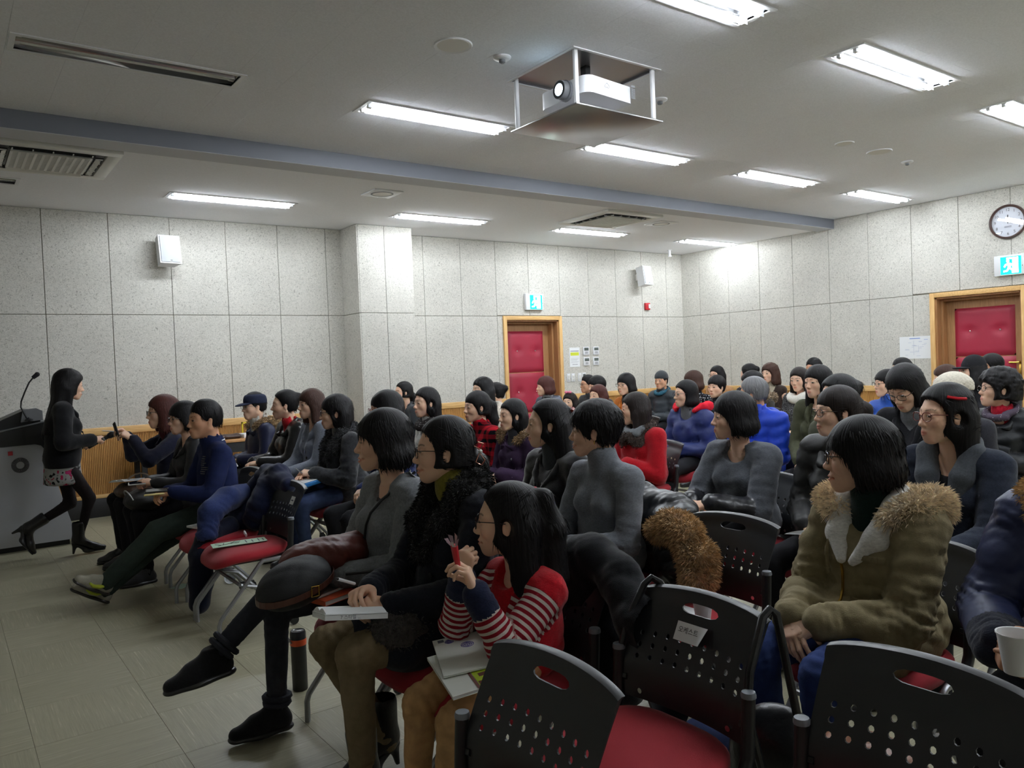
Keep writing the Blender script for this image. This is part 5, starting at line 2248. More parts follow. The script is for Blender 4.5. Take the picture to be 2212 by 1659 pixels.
def knit_hat(I, col):
    f = SDF((-.17, -.14, -.02), (.13, .14, .19), max(.006, I['vx'] * .6))
    f.el((-.02, 0, .055), (.120, .104, .098), 0)
    f.below(.035, .01)
    X, Y, Z = f.xyz()
    th = np.arctan2(Y, X + .02)
    f.d -= (.009 * np.abs(np.sin(th * 9 + 5 * np.sin(Z * 45))) * np.clip((.15 - Z) / .06, .2, 1)).astype(np.float32)
    V, F = f.quads()
    return put(I, V, F, 'knit_hat', cloth(col, 'knit'))


def peaked_cap(I, col, style='army'):
    f = SDF((-.16, -.13, -.02), (.20, .13, .17), .005 if I['D'] < 7.5 else .007)
    f.el((-.018, 0, .055), (.108, .092, .066 if style == 'army' else .085), 0)
    f.rc((-.018, 0, .035), (-.018, 0, .075), .094, .092, .008, sc=(1.12, .95, 1))
    if style == 'army':
        f.above(.116, .035)
    f.below(.028, .004)
    V, F = f.quads()
    c = put(I, V, F, 'cap', cloth(col, 'cotton'))
    b = SDF((.02, -.11, -.03), (.20, .11, .09), .004)
    b.el((.085, 0, .026), (.085, .082, .012), 0, R=rotm(0, math.radians(10), 0))
    b.el((.055, 0, .010), (.075, .075, .020), .004, cut=True, R=rotm(0, math.radians(10), 0))
    V, F = b.quads()
    o = link('visor', arr_mesh('visor', (V * I['hs']) @ I['R'].T + I['H'], F, cloth(col, 'cotton')), c)
    return c


def hairclip(I, pts, r, col, name='hair_clip', rough=.3):
    m = mat('%s_%02x%02x%02x' % (name, *[int(c ** .45 * 255) for c in col]), col, rough=rough)
    o = MB().tube(pts, r, 6).build(name, m, I['root'])
    o.matrix_local = head_matrix(I['R'], I['H'], I['hs'])
    return o


def hair_tie(I, c, r, col, n=12):
    rg = random.Random(5)
    mb = MB()
    for k in range(n):
        mb.ball((c[0] + rg.uniform(-r, r), c[1] + rg.uniform(-r, r), c[2] + rg.uniform(-r, r)), r * .55, 6)
    m = mat('hair_tie_%02x%02x%02x' % tuple(int(x ** .45 * 255) for x in col), col, rough=.5)
    o = mb.build('hair_tie', m, I['root'])
    o.matrix_local = head_matrix(I['R'], I['H'], I['hs'])
    return o


def buttons(I, pts, r=.009, m=None):
    for p in pts:
        MB().lathe([(.001, .0), (r, .001), (r, .004), (r * .6, .005), (.001, .005)], n=12).build('button', m or M_black, I['root']).matrix_local = facing((1, 0, .1), (0, 0, 1), p)


def wpt(key, p):
    """A point of a person's own frame, in the room."""
    r = WHO[key]['root']
    a = r.rotation_euler.z
    return Vector((r.location.x + p[0] * math.cos(a) - p[1] * math.sin(a), r.location.y + p[0] * math.sin(a) + p[1] * math.cos(a), r.location.z + p[2]))


def wdir(key, d):
    a = WHO[key]['root'].rotation_euler.z
    return Vector((d[0] * math.cos(a) - d[1] * math.sin(a), d[0] * math.sin(a) + d[1] * math.cos(a), d[2]))

# ================================================================ THE AUDIENCE
c3 = srgb
POS = dict(
    phone=((1.45, 6.79, 1.169), 1.06), girlb=((1.45, 6.13, 1.140), 0.95), polo=((1.45, 5.55, 1.151), 1.04), greyc=((1.45, 2.91, 1.155), 0.98), blackc=((1.45, 2.43, 1.149), 0.95), girl=((1.45, 2.05, 0.950), 0.95),
    cap=((2.42, 7.50, 1.139), 1.03), bun=((2.42, 6.68, 1.171), 1.02), brown=((2.42, 6.09, 1.186), 0.95), fur=((2.42, 5.61, 1.132), 1.03), navy=((2.42, 4.78, 1.172), 1.00), velvet=((2.5, 3.14, 1.136), 0.99), turtle=((2.42, 2.70, 1.130), 1.00), olive=((2.42, 1.41, 1.101), 0.98),
    plaid=((3.4, 5.15, 1.121), 0.97), purple=((3.4, 4.68, 1.070), 0.94), white=((3.4, 5.94, 1.142), 1.04), bob=((3.4, 2.69, 1.122), 0.99), clip=((3.4, 1.60, 1.162), 0.99), smile39=((3.4, 2.09, 1.164), 0.94),
    k18=((4.35, 6.47, 1.199), 1.00), redcoat=((4.35, 4.37, 1.060), 1.00), k38=((4.35, 2.66, 1.172), 1.00), down=((4.35, 2.25, 1.225), 0.97), g16=((4.5, 8.39, 1.158), 1.00), b18=((5.3, 7.61, 1.107), 1.00),
    teen=((5.3, 4.69, 1.123), 0.95), grey=((5.3, 3.98, 1.131), 1.00), long37=((5.3, 3.40, 1.221), 0.97), knit=((5.3, 2.44, 1.133), 1.00), curly=((5.9, 2.41, 1.142), 1.04),
    door=((6.25, 7.86, 1.141), 0.99), smile23=((6.25, 6.87, 1.033), 1.00), child=((6.25, 7.38, 0.947), 0.92), orange=((6.25, 6.40, 1.162), 0.98), k22=((6.75, 7.44, 1.115), 1.00), man21=((7.3, 8.22, 1.119), 1.00),
    polka=((7.3, 6.34, 1.148), 1.00), short=((7.1, 5.82, 1.094), 1.01), scarf=((7.1, 4.76, 1.170), 0.96), d33b=((7.1, 5.35, 1.130), 1.00), m41b=((7.1, 3.85, 1.126), 1.00), beanie=((7.95, 7.45, 1.137), 0.98),
    d33=((7.95, 6.02, 1.209), 1.00), br44=((8.4, 3.93, 1.122), 1.00), cap43=((7.95, 3.47, 1.196), 1.02), cream=((8.8, 6.33, 1.186), 1.02), m35=((8.8, 5.69, 1.237), 1.00), tan=((8.8, 7.20, 1.176), 1.00), m41=((8.8, 4.59, 1.206), 1.00), m42=((8.8, 3.65, 1.222), 1.00),
    cup=((2.43, 0.79, 1.17), 1.0))
BLK, DKN, CHAR = c3(24, 24, 27), c3(30, 36, 60), c3(52, 53, 57)
FR = c3(22, 20, 22)
jeans = dict(col=c3(50, 62, 92), kind='denim')
blackpants = dict(col=c3(26, 26, 30))


def P(key, label, **kw):
    return person(key, label, POS[key], **kw)


# ---- front row
I = P('phone', 'woman in a dark navy jacket holding up a phone, front row end', hair='shoulder', hairc='red', alpha=12, specs=FR, hx=.09,
      top=dict(col=c3(84, 26, 34), name='scarf_top', collar='roll'), outer=dict(col=c3(30, 32, 50), open_to=.90, lap=.12),
      hands={'L': ((.33, .10, .98), (.75, -.35, .55), (-.3, .5, .8), 'hold'), 'R': ((.34, -.05, 1.00), (.75, .25, .60), (-.3, -.5, .8), 'hold')}, legs=blackpants)
I = P('girlb', 'woman with glasses and dark jacket behind the man in navy polo', hair='bobshort', alpha=22, specs=FR, hx=.09,
      top=dict(col=BLK, name='sweater'), outer=dict(col=c3(38, 38, 42), kind='nylon', open_to=.85, lap=.1), hands={'L': ((.32, .10, .70), (.7, -.6, .1), (.1, .4, 1), 'hold'), 'R': ((.33, -.06, .70), (.7, .5, .1), (.1, -.4, 1), 'hold')}, legs=blackpants)
I = P('polo', 'man in navy polo shirt with white collar line, legs stretched out', kind='m', hair='man', alpha=22, hx=.09, top=dict(col=c3(24, 34, 74), name='polo_shirt', kind='cotton', collar='shirt', fit=.004),
      hands={'L': ((.33, .10, .70), (.8, -.45, -.05), (-.1, .45, 1), 'hold'), 'R': ((.34, -.02, .69), (.8, .4, -.05), (.1, -.4, 1), 'hold')}, legs=dict(col=c3(44, 54, 48), fit=.012, folds=.006),
      feet={'L': ((.72, -.02, .17), (.80, .25, .55), (.2, .2, 1)), 'R': ((.72, -.11, .10), (.85, .0, .52), (.2, 0, 1))}, shoes=('low', c3(150, 146, 132), c3(44, 40, 38), 'cotton'))
for s_ in 'LR':
    so = I['shoe'][s_][0]
    MB().tube([(.0, .036, .060), (.03, .041, .044), (.07, .044, .038), (.10, .042, .046)], [.010, .014, .013, .006], 8).tube([(.0, -.036, .060), (.03, -.041, .044), (.07, -.044, .038), (.10, -.042, .046)], [.010, .014, .013, .006], 8).build('lime_side_patch', mat('lime_patch', srgb(176, 190, 50), rough=.6), so)
    mb = MB()
    for k in range(5):
        x = .025 + .018 * k
        mb.tube([(x, -.024, .083 - .006 * k), (x + .004, 0, .094 - .0075 * k), (x + .006, .024, .083 - .006 * k)], .0028, 5)
    lc_ = mb.build('laces', M_paper, so)
hz = I['N']
mb = MB()
ring = []
for k in range(15):
    a = -2.3 + 4.6 * k / 14
    ring.append(hz + np.array((-.01 + .077 * -math.cos(a), .079 * math.sin(a), .020 + .012 * math.cos(a))))
mb.tube(ring, .003, 5)
mb.build('collar_line', M_paper, I['root'])
mb = MB()
rg = random.Random(2)
for k in range(9):
    x0, z0 = I['fx'] - .006, I['ch'][2] + .10 - .014 * k
    for j in range(rg.randint(2, 4)):
        y0 = .045 + .016 * j
        x0 = surf(I, y0 + .006, z0 + .003)[0]
        mb.box((x0 - .012, y0, z0), (x0 + .0015, y0 + .012, z0 + .006))
mb.build('chest_print', M_grey, I['root'])
I = P('greyc', 'smiling woman with black bob in grey piped wool jacket, legs crossed', hair='bob', alpha=8, smile=True, hx=.03,
      top=dict(col=c3(66, 66, 70), name='sweater'), outer=dict(col=c3(128, 131, 136), open_to=.83, lap=.06, fit=.006, folds=.005, lapels=False),
      hands={'L': ((.27, .06, .66), (.7, -.7, .0), (.0, .45, 1), 'relax'), 'R': ((.29, -.06, .67), (.6, .75, .0), (.0, -.4, 1), 'relax')},
      legs=dict(col=c3(50, 52, 60), kind='denim', fit=-.006, folds=.003, cuffroll=c3(50, 52, 60)), shoes=('low', c3(26, 26, 28), None, 'wool'),
      feet={'L': ((.70, -.08, .42), (.98, -.05, -.12), (-.1, -.35, 1)), 'R': ((.44, -.20, .10), (1, -.05, 0), (.6, -.2, 1))})
# dark piping on the sleeve and front edge of the jacket
S_, E_, W_, N0 = I['S']['L'], I['arm']['L'][0], I['arm']['L'][1], I['N']
pp = [outer_pt(I, N0 + (-.03, .02, -.02), (-.25, .8, 1)), outer_pt(I, N0 * .4 + S_ * .6, (-.1, .35, 1)), outer_pt(I, S_, (-.1, .8, .6))]
pp += [outer_pt(I, S_ + (E_ - S_) * k, (.25, 1, .1)) for k in (.25, .5, .75)] + [outer_pt(I, E_ + (W_ - E_) * k, (.1, .9, .25)) for k in (.05, .3, .55, .8, .95)]
MB().tube(pp, .0055, 6).build('sleeve_piping', M_black, I['root'])
MB().tube([outer_pt(I, N0 + (-.03, .03, .0), (-.3, 1, .5))] + [surf(I, y, z, .02) + (.004, 0, 0) for y, z in ((.085, .93), (.06, .88), (.03, .83), (.012, .78), (.01, .72), (.01, .66))], .0055, 6).build('front_piping', M_black, I['root'])
I = P('blackc', 'smiling woman with glasses and ponytail in black fur collared coat, front row', hair='lowtail', alpha=6, smile=True, specs=FR, hx=.04,
      top=dict(col=c3(126, 118, 48), name='sweater', collar='roll'), outer=dict(col=c3(30, 33, 42), open_to=.80, lap=.26, ccol=c3(20, 20, 22), ckind='fur', fit=.008, furlen=.022),
      hands={'L': ((.30, .07, .66), (.75, -.55, .1), (-.05, .5, 1), 'hold'), 'R': ((.32, -.05, .69), (.75, .45, .15), (.1, -.5, 1), 'pinch')}, legs=dict(col=c3(128, 112, 86), folds=.003, fit=.002), shoes=('heel', c3(28, 25, 25)),
      feet={'L': ((.41, .03, .125), (1, .0, 0), (.6, .1, 1)), 'R': ((.25, -.13, .125), (1, -.0, 0), (.6, -.2, 1))})
for z in (.72, .64):
    buttons(I, [surf(I, .05, z)], .014)
cm = mat('rose_gold', c3(200, 140, 120), rough=.2, metal=1)
cl = MB().tube([(-.115, .055, .015), (-.13, .062, .03), (-.15, .058, .022), (-.14, .056, .0)], .0028, 6, closed=True).tube([(-.135, .058, -.012), (-.118, .062, -.045), (-.14, .06, -.058), (-.155, .058, -.04)], .003, 6, closed=True).build('hair_clip', cm, I['root'])
cl.matrix_local = head_matrix(I['R'], I['H'], I['hs'])
pl_ = MB().ball((-.138, .064, -.006), .008, 10).build('pearl', M_offwh, cl)
I = P('girl', 'little girl with glasses, red vest and striped sleeves, eating a sweet', kind='c', skin='c', hair='tail', hairc='black', alpha=-6, specs=c3(24, 22, 26), sc=.80, hx=.04, pose_seat=.46,
      hairkw=dict(hem=-.26, front=False, tail=[(-.085, 0, .085), (-.13, 0, .07), (-.16, 0, -.03), (-.15, 0, -.20), (-.14, .02, -.27)], tail_r=[.022, .03, .042, .055, .03]),
      top=dict(col=c3(186, 22, 36), name='knit_vest', kind='knit', sleeve_col=c3(140, 26, 40), sleeve_kind='stripe', cuff=c3(34, 40, 66), fit=.006, folds=.004, neck_cut=.004, bust=False),
      hands={'L': ((.25, .13, .785), (.25, -.25, .95), (-.75, .65, .1), 'pinch', (-.1, .15, -1)), 'R': ((.205, -.005, .80), (-.15, .15, .95), (.9, .35, .1), 'fist', (-.1, -.5, -1))}, legs=dict(col=c3(190, 150, 104), kind='denim', fit=.004, folds=.004),
      feet={'L': ((.36, .10, .085), (1, .1, 0)), 'R': ((.36, -.08, .085), (1, -.1, 0))}, shoes=('low', c3(150, 40, 50), None, 'cotton'))
hair_tie(I, (-.088, 0, .088), .016, c3(190, 40, 60), 18)

# ---- second row
I = P('cap', 'boy in navy peaked cap and glasses, navy parka with fur hood', kind='m', hair='man', alpha=22, specs=FR, skin='c', hx=.09,
      top=dict(col=c3(190, 186, 178), name='inner_lining', kind='knit', collar='stand'), outer=dict(col=c3(30, 36, 66), kind='nylon', open_to=.92, fit=.012, hood=c3(166, 138, 100), lap=.1))
peaked_cap(I, c3(38, 44, 66))
I = P('bun', 'person with black hair in a bun, black leather jacket, red collar', hair='bun', alpha=2, smile=True, hx=.09, top=dict(col=c3(176, 24, 34), name='sweater', collar='shirt'),
      outer=dict(col=c3(28, 28, 30), kind='leather', open_to=.93, fit=.010, hood='plain', lap=.06, folds=.007), hands={'L': ((.34, .08, .70), (.75, -.6, -.1), (.0, .4, 1), 'relax'), 'R': ((.36, -.06, .69), (.7, .65, -.1), (.0, -.4, 1), 'relax')})
I = P('brown', 'young woman with brown shoulder hair and light grey wool coat', hair='shoulderbangs', hairc='brown', alpha=26, hx=.09, top=dict(col=c3(132, 138, 148), name='sweater', neck_cut=.03), outer=dict(col=c3(148, 156, 172), open_to=.78, lap=.2, fit=.006),
      hands={'L': ((.33, .07, .66), (.75, -.6, -.1), (.0, .4, 1), 'relax'), 'R': ((.35, -.05, .65), (.7, .65, -.1), (.0, -.4, 1), 'relax')})
buttons(I, [surf(I, .03, .76)], .012)
I = P('fur', 'smiling woman in dark grey fur vest and jeans writing on a blue case', hair='fringe', alpha=2, smile=True, specs=c3(60, 60, 64), hx=.09, hairkw=dict(ears=True, front=False),
      top=dict(col=c3(120, 120, 116), name='sweater', collar='shirt'), outer=dict(col=c3(50, 51, 54), kind='fur', open_to=.80, ccol=c3(58, 59, 62), ckind='fur', furlen=.03, lap=.05, fit=.012, folds=.010),
      hands={'L': ((.30, .08, .70), (.8, -.45, .1), (.0, .5, 1), 'pinch'), 'R': ((.32, -.05, .68), (.7, .6, 0), (.0, -.4, 1), 'flat')}, legs=jeans)
I = P('navy', 'woman with long black hair and glasses in navy coat behind the grey jacket', hair='longbangs', alpha=15, specs=c3(120, 60, 66), hx=.09, top=dict(col=DKN, name='sweater'), outer=dict(col=c3(34, 44, 86), open_to=.9, lap=.1))
hairclip(I, [(-.06, .10, -.03), (-.09, .105, -.05), (-.115, .10, -.075)], .008, c3(190, 205, 230))
I = P('velvet', 'smiling woman with half-tied long hair, earring and black sequined velvet jacket', hair='half', alpha=6, smile=True, hx=.09, top=dict(col=c3(58, 62, 66), name='sweater', collar='turtle'), outer=dict(col=c3(24, 23, 26), kind='velvet', open_to=.82, fit=.008, lap=.05))
MB().ball((-.01, .083, -.048), .004, 6).tube([(-.01, .083, -.052), (-.01, .084, -.066)], .0015, 5).build('earring', M_chrome, I['root']).matrix_local = head_matrix(I['R'], I['H'], I['hs'])
hairclip(I, [(-.13, .03, .06), (-.14, 0, .07), (-.13, -.03, .06)], .012, c3(120, 40, 30))
mb = MB()
rg = random.Random(9)
for k in range(24):
    z = .68 + rg.random() * .18
    y = .02 + .09 * rg.random()
    mb.ball(surf(I, y, z), .0030, 5)
sq = mb.build('sequins', M_chrome, I['root'])
sq['kind'] = 'stuff'
I = P('turtle', 'smiling woman with short black hair in grey turtleneck sweater', hair='shortfull', alpha=-4, smile=True, hx=.09, top=dict(col=c3(122, 126, 134), kind='knit', name='turtleneck', collar='turtle', folds=.004),
      hands={'L': ((.30, .06, .65), (.75, -.6, -.1), (.0, .4, 1), 'relax'), 'R': ((.32, -.05, .66), (.7, .65, -.1), (.0, -.4, 1), 'relax')}, hairkw=dict(cut=(.13, -.042, .096, .086)))
MB().tube([(-.012, .081, -.042), (-.010, .084, -.052), (-.012, .082, -.058)], .002, 5).build('earring', M_brass, I['root']).matrix_local = head_matrix(I['R'], I['H'], I['hs'])
I = P('olive', 'woman with black bob and glasses in olive parka with fur hood and white lining', hair='bobshort', alpha=4, specs=FR, hx=.09, by=-8, top=dict(col=c3(22, 44, 40), name='turtleneck', collar='turtle'),
      outer=dict(col=c3(140, 128, 98), kind='cotton', name='parka', open_to=.78, lap=.17, fit=.016, hood=c3(244, 226, 196), ccol=c3(226, 224, 220), ckind='knit', lw=1.9, folds=.010, furlen=.034),
      hands={'L': ((.34, .045, .615), (.6, -.6, -.45), (.3, .4, .9), 'relax'), 'R': ((.35, -.055, .605), (.6, .55, -.45), (.3, -.4, .9), 'relax')}, legs=dict(col=c3(50, 66, 116), kind='denim', fit=.008))
OLV = I
OC = cloth(c3(140, 128, 98), 'cotton')
F_ = np.array((.004, 0, 0))
MB().tube([surf(I, .0, z) + F_ for z in (.80, .77, .74, .71, .68, .65, .62)], .005, 6).build('zip', M_brass, I['root'])
MB().tube([surf(I, -.055, z) + F_ for z in (.86, .82, .78, .74)], .006, 6).build('storm_flap', OC, I['root'])
mb = MB()
for k in range(6):
    p = surf(I, .06 + .015 * k, .80)
    mb.rbox((p[0] - .02, p[1] - .008, .788), (p[0] + .006, p[1] + .008, .806), r=.003)
mb.build('pocket_flap', OC, I['root'])
buttons(I, [surf(I, -.085, .885), surf(I, -.05, .85)], .008, M_steel)
MB().tube([surf(I, y, z) + F_ * 2 for y, z in ((.11, .66), (.07, .655), (.03, .665), (.035, .64), (.055, .63))], .0035, 5).build('drawstring', OC, I['root'])
I = P('cup', 'person in navy puffer jacket holding a paper cup, cut by the picture edge', kind='m', hair='man', alpha=20, hx=.09, top=dict(col=c3(40, 48, 84), kind='nylon', name='puffer_jacket', collar='stand', puff=.10, fit=.018, cuff=c3(30, 34, 48), hood=c3(200, 170, 124)),
      hands={'L': ((.385, .065, .70), (.80, -.50, .05), (.25, .9, .15), 'relax', (-.4, .6, -.7)), 'R': ((.395, -.085, .69), (.80, .50, .05), (.25, -.9, .15), 'relax', (-.4, -.6, -.7))})

# ---- third row
I = P('plaid', 'smiling woman with ponytail and fringe in red and black plaid shirt', hair='tailbangs', alpha=28, smile=True, hx=.09, top=dict(col=c3(176, 24, 38), kind='plaid', name='shirt', collar='shirt'))
I = P('purple', 'woman with wavy black hair in dark purple parka with fur trimmed collar', hair='longear', alpha=26, smile=True, hx=.09, top=dict(col=c3(60, 60, 66), name='sweater', collar='roll'), outer=dict(col=c3(54, 36, 62), kind='cotton', open_to=.86, hood=c3(150, 120, 84), fit=.012, folds=.007), hairkw=dict(hem=-.20))
buttons(I, [surf(I, y, z) for y, z in ((.05, .84), (-.06, .84), (.09, .76))], .008, M_steel)
I = P('white', 'woman with long black hair and white top, dark fringed scarf', hair='longear', alpha=30, hx=.09, top=dict(col=c3(214, 212, 208), name='blouse', collar='shirt'))
scarf(I, c3(44, 40, 40), 'speckle', r=.030)
I = P('bob', 'woman with black bob in grey textured sweatshirt with leather sleeves', hair='bob', alpha=14, hx=.09, top=dict(col=c3(92, 95, 102), kind='knit', name='sweatshirt', fit=.012, folds=.006, neck_cut=.03, cuff=c3(30, 31, 36), cuff_kind='leather', cuff_at=.15),
      hands={'L': ((.36, .06, .70), (.7, -.65, -.15), (.1, .4, 1), 'relax'), 'R': ((.38, -.05, .70), (.7, .65, -.15), (.1, -.4, 1), 'relax')}, hairkw=dict(hem=-.10))
MB().tube([I['arm']['R'][1] + np.array(p) for p in ((.0, .028, .01), (.0, .0, .03), (.0, -.028, .01), (.0, -.02, -.02), (.0, .02, -.02))], .007, 6, closed=True).build('wristwatch', M_black, I['root'])
I = P('clip', 'woman with glasses, red hair clip and charcoal shawl collar coat', hair='longside', alpha=36, specs=c3(110, 44, 44), hx=.09, top=dict(col=BLK, name='sweater', neck_cut=.04), outer=dict(col=c3(44, 50, 64), open_to=.72, ccol=c3(78, 82, 88), ckind='wool', lw=2.1, fit=.012, lap=.10),
      hands={'L': ((.36, .10, .62), (.75, -.6, -.1), (.0, .4, 1), 'relax'), 'R': ((.36, -.05, .62), (.7, .65, -.1), (.0, -.4, 1), 'relax')}, hairkw=dict(ears=True, hem=-.23, front=False, part_y=-.03, vol=.010, cut=(.132, -.012, .106, .104), sweep=(-.11, 0, -.03)))
hairclip(I, [(.035, .078, .082), (-.0, .096, .074), (-.035, .100, .072)], .006, c3(200, 30, 44))
I = P('smile39', 'smiling woman with glasses and tied hair in black padded coat', hair='tailbangs', hairc='dark', alpha=28, smile=True, specs=c3(40, 34, 34), hx=.09, top=dict(col=c3(110, 112, 116), name='scarf_top', kind='speckle', collar='roll'),
      outer=dict(col=c3(38, 38, 38), kind='nylon', open_to=.92, puff=.085, fit=.016, hood='plain'))

# ---- fourth row
I = P('k18', 'woman with long dark hair in beige coat before the red door', hair='long', alpha=32, hx=.09, top=dict(col=c3(120, 120, 100), name='sweater'), outer=dict(col=c3(208, 198, 184), open_to=.9, hood='plain'))
I = P('redcoat', 'woman with long brown hair, grey knit scarf and red coat', hair='long', hairc='dark', alpha=8, hx=.09, top=dict(col=c3(60, 56, 56), name='sweater'), outer=dict(col=c3(164, 18, 30), open_to=.86, ccol=c3(64, 52, 46), ckind='fur', furlen=.02, fit=.016, lapels=True), hairkw=dict(hem=-.21, part_y=.02))
scarf(I, c3(112, 116, 120), 'knit', r=.036, loops=1)
I = P('k38', 'woman in glasses, olive hooded coat, behind the smiling woman in black', hair='bun', alpha=30, specs=FR, hx=.09, top=dict(col=BLK, name='sweater'), outer=dict(col=c3(74, 76, 62), kind='cotton', open_to=.92, hood='plain', fit=.014), hairkw=dict(vol=.012))
I = P('down', 'woman with shoulder length hair and glasses looking down at her phone', hair='shoulder', alpha=58, pitch=30, specs=FR, hx=.13, top=dict(col=c3(120, 122, 126), name='sweater', collar='turtle'), outer=dict(col=c3(36, 36, 40), open_to=.84, fit=.01),
      hands={'L': ((.36, .08, .80), (.7, -.4, .3), (-.4, .6, .6), 'hold'), 'R': ((.36, -.05, .80), (.7, .4, .3), (-.4, -.6, .6), 'hold')}, hairkw=dict(hem=-.12))
I = P('g16', 'woman with glasses and tied back hair in front of the pillar', hair='lowtail', alpha=22, specs=c3(140, 140, 140), hx=.09, top=dict(col=c3(60, 62, 66), name='sweater'), outer=dict(col=c3(50, 52, 56), open_to=.9, hood='plain'))

# ---- fifth row
I = P('b18', 'person with black hair bun behind the woman in beige coat', hair='bun', alpha=-10, hx=.09, top=dict(col=c3(110, 112, 90), name='jacket', hood='plain'))
I = P('teen', 'teenager with glasses in navy down jacket with red hood lining', hair='bobear', alpha=26, specs=c3(50, 50, 56), hx=.09, top=dict(col=c3(96, 98, 102), name='fleece', collar='stand'), outer=dict(col=c3(36, 48, 104), kind='nylon', open_to=.86, puff=.11, fit=.014, lapels=False), hairkw=dict(hem=-.13))
fur_hood(I, c3(214, 30, 50), 0, False, 'cotton', .85, .035)
I = P('grey', 'grey haired man in bright blue down jacket looking away', kind='m', hair='man', hairc='grey', alpha=-14, hx=.09, top=dict(col=c3(26, 66, 190), kind='nylon', name='down_jacket', collar='stand', puff=.085, fit=.018, hood='plain'), hairkw=dict(vol=.006))
I = P('long37', 'woman with long black hair, red lips and dark olive coat', hair='longbangs', alpha=50, hx=.09, top=dict(col=BLK, name='sweater'), outer=dict(col=c3(70, 72, 54), kind='cotton', open_to=.86, fit=.012, hood='plain'), hairkw=dict(cut=(.125, -.045, .085, .095)))
I = P('knit', 'woman in cream cable knit hat behind the red hair clip', hair='long', alpha=40, hx=.09, top=dict(col=CHAR, name='sweater'), outer=dict(col=c3(50, 50, 56), open_to=.9))
knit_hat(I, c3(216, 208, 192))
I = P('curly', 'woman with curly black hair and glasses, red patterned scarf, black padded coat', hair='curly', alpha=24, specs=FR, pitch=-6, hx=.09, top=dict(col=c3(196, 30, 54), name='inner_jacket', collar='shirt'), outer=dict(col=c3(34, 36, 40), kind='nylon', open_to=.88, puff=.07, fit=.018))
scarf(I, c3(84, 74, 88), 'speckle', r=.026, loops=1)

# ---- sixth row and beyond
I = P('door', 'laughing woman with chestnut bob beside the far red door', hair='bob', hairc='red', alpha=16, smile=True, hx=.09, top=dict(col=c3(150, 150, 152), kind='plaid', name='scarf_top', collar='roll'), outer=dict(col=c3(76, 80, 94), kind='nylon', open_to=.92, puff=.09, fit=.014, hood='plain'))
I = P('smile23', 'smiling woman with long auburn hair facing three quarters', hair='long', hairc='red', alpha=44, smile=True, hx=.09, top=dict(col=c3(120, 112, 106), kind='speckle', name='blouse'), outer=dict(col=c3(60, 56, 56), open_to=.88))
I = P('child', 'small girl with pink hair bow and teal top', kind='c', skin='c', hair='long', hairc='dark', alpha=62, sc=.72, hx=.04, top=dict(col=c3(30, 140, 140), name='shirt', collar='shirt', bust=False), hairkw=dict(hem=-.17), feet={'L': ((.34, .08, .20), (1, 0, 0)), 'R': ((.34, -.08, .20), (1, 0, 0))})
pb = mat('pink_bow', c3(226, 120, 150), rough=.6)
MB().ball((.03, .025, .135), (.02, .03, .02), 8).ball((.03, -.025, .135), (.02, .03, .02), 8).ball((.03, 0, .135), .012, 6).build('hair_bow', pb, I['root']).matrix_local = head_matrix(I['R'], I['H'], I['hs'])
I = P('orange', 'woman with glasses and black bob in orange and black top', hair='bob', alpha=48, specs=FR, hx=.09, top=dict(col=c3(30, 28, 30), name='collar_top', collar='turtle'), outer=dict(col=c3(190, 110, 44), open_to=.9))
I = P('k22', 'dark haired woman half hidden behind the auburn woman', hair='shortfull', alpha=34, hx=.09, top=dict(col=c3(56, 52, 52), name='jacket', collar='stand'))
I = P('man21', 'man with glasses at the wall behind the dark haired woman', kind='m', hair='man', alpha=22, specs=FR, hx=.09, top=dict(col=c3(60, 62, 66), name='jacket', collar='shirt'))
I = P('polka', 'woman with brown bob in polka dot blouse', hair='bob', hairc='brown', alpha=20, hx=.09, top=dict(col=c3(30, 30, 36), kind='polka', name='blouse', collar='shirt'))
I = P('short', 'woman with short black hair in dark dotted top', hair='short', alpha=56, hx=.09, top=dict(col=c3(30, 30, 34), kind='speckle', name='blouse', collar='shirt'))
I = P('scarf', 'young woman with long dark hair and chunky white scarf', hair='long', hairc='dark', alpha=62, pitch=6, hx=.09, top=dict(col=c3(60, 60, 62), name='coat', kind='tweed'))
scarf(I, c3(224, 220, 210), 'knit', r=.044, loops=1, drop=.03)
I = P('d33b', 'person with dark hair just behind the grey haired man', hair='shortfull', alpha=10, hx=.09, top=dict(col=c3(70, 66, 62), name='coat', hood=c3(150, 130, 104)))
I = P('m41b', 'person with glasses and blue jacket hidden behind the woman looking down', hair='short', alpha=30, specs=FR, hx=.09, top=dict(col=c3(34, 80, 170), kind='nylon', name='jacket', collar='stand', puff=.09))
I = P('beanie', 'man in grey knit beanie and dark padded coat with teal scarf', kind='m', hair='man', alpha=60, hx=.09, top=dict(col=c3(50, 56, 62), kind='nylon', name='padded_coat', collar='stand', puff=.085, fit=.016))
beanie(I, c3(66, 70, 74))
scarf(I, c3(50, 96, 116), 'speckle', r=.026, loops=1)
I = P('d33', 'dark haired person turned away near the back wall, hair tied with red band', hair='bun', alpha=-40, hx=.09, top=dict(col=c3(50, 46, 48), name='jacket'))
hair_tie(I, (-.11, 0, .02), .012, c3(170, 30, 40), 8)
I = P('br44', 'brown haired person before the back wall door, seen from behind hats', hair='shortfull', hairc='brown', alpha=10, hx=.09, top=dict(col=c3(60, 56, 56), name='jacket'))
I = P('cap43', 'woman in black brimmed hat with chin raised near the back door', hair='shoulder', alpha=26, pitch=-10, hx=.09, top=dict(col=c3(34, 34, 38), name='coat', collar='stand'))
peaked_cap(I, c3(30, 30, 34), 'soft')
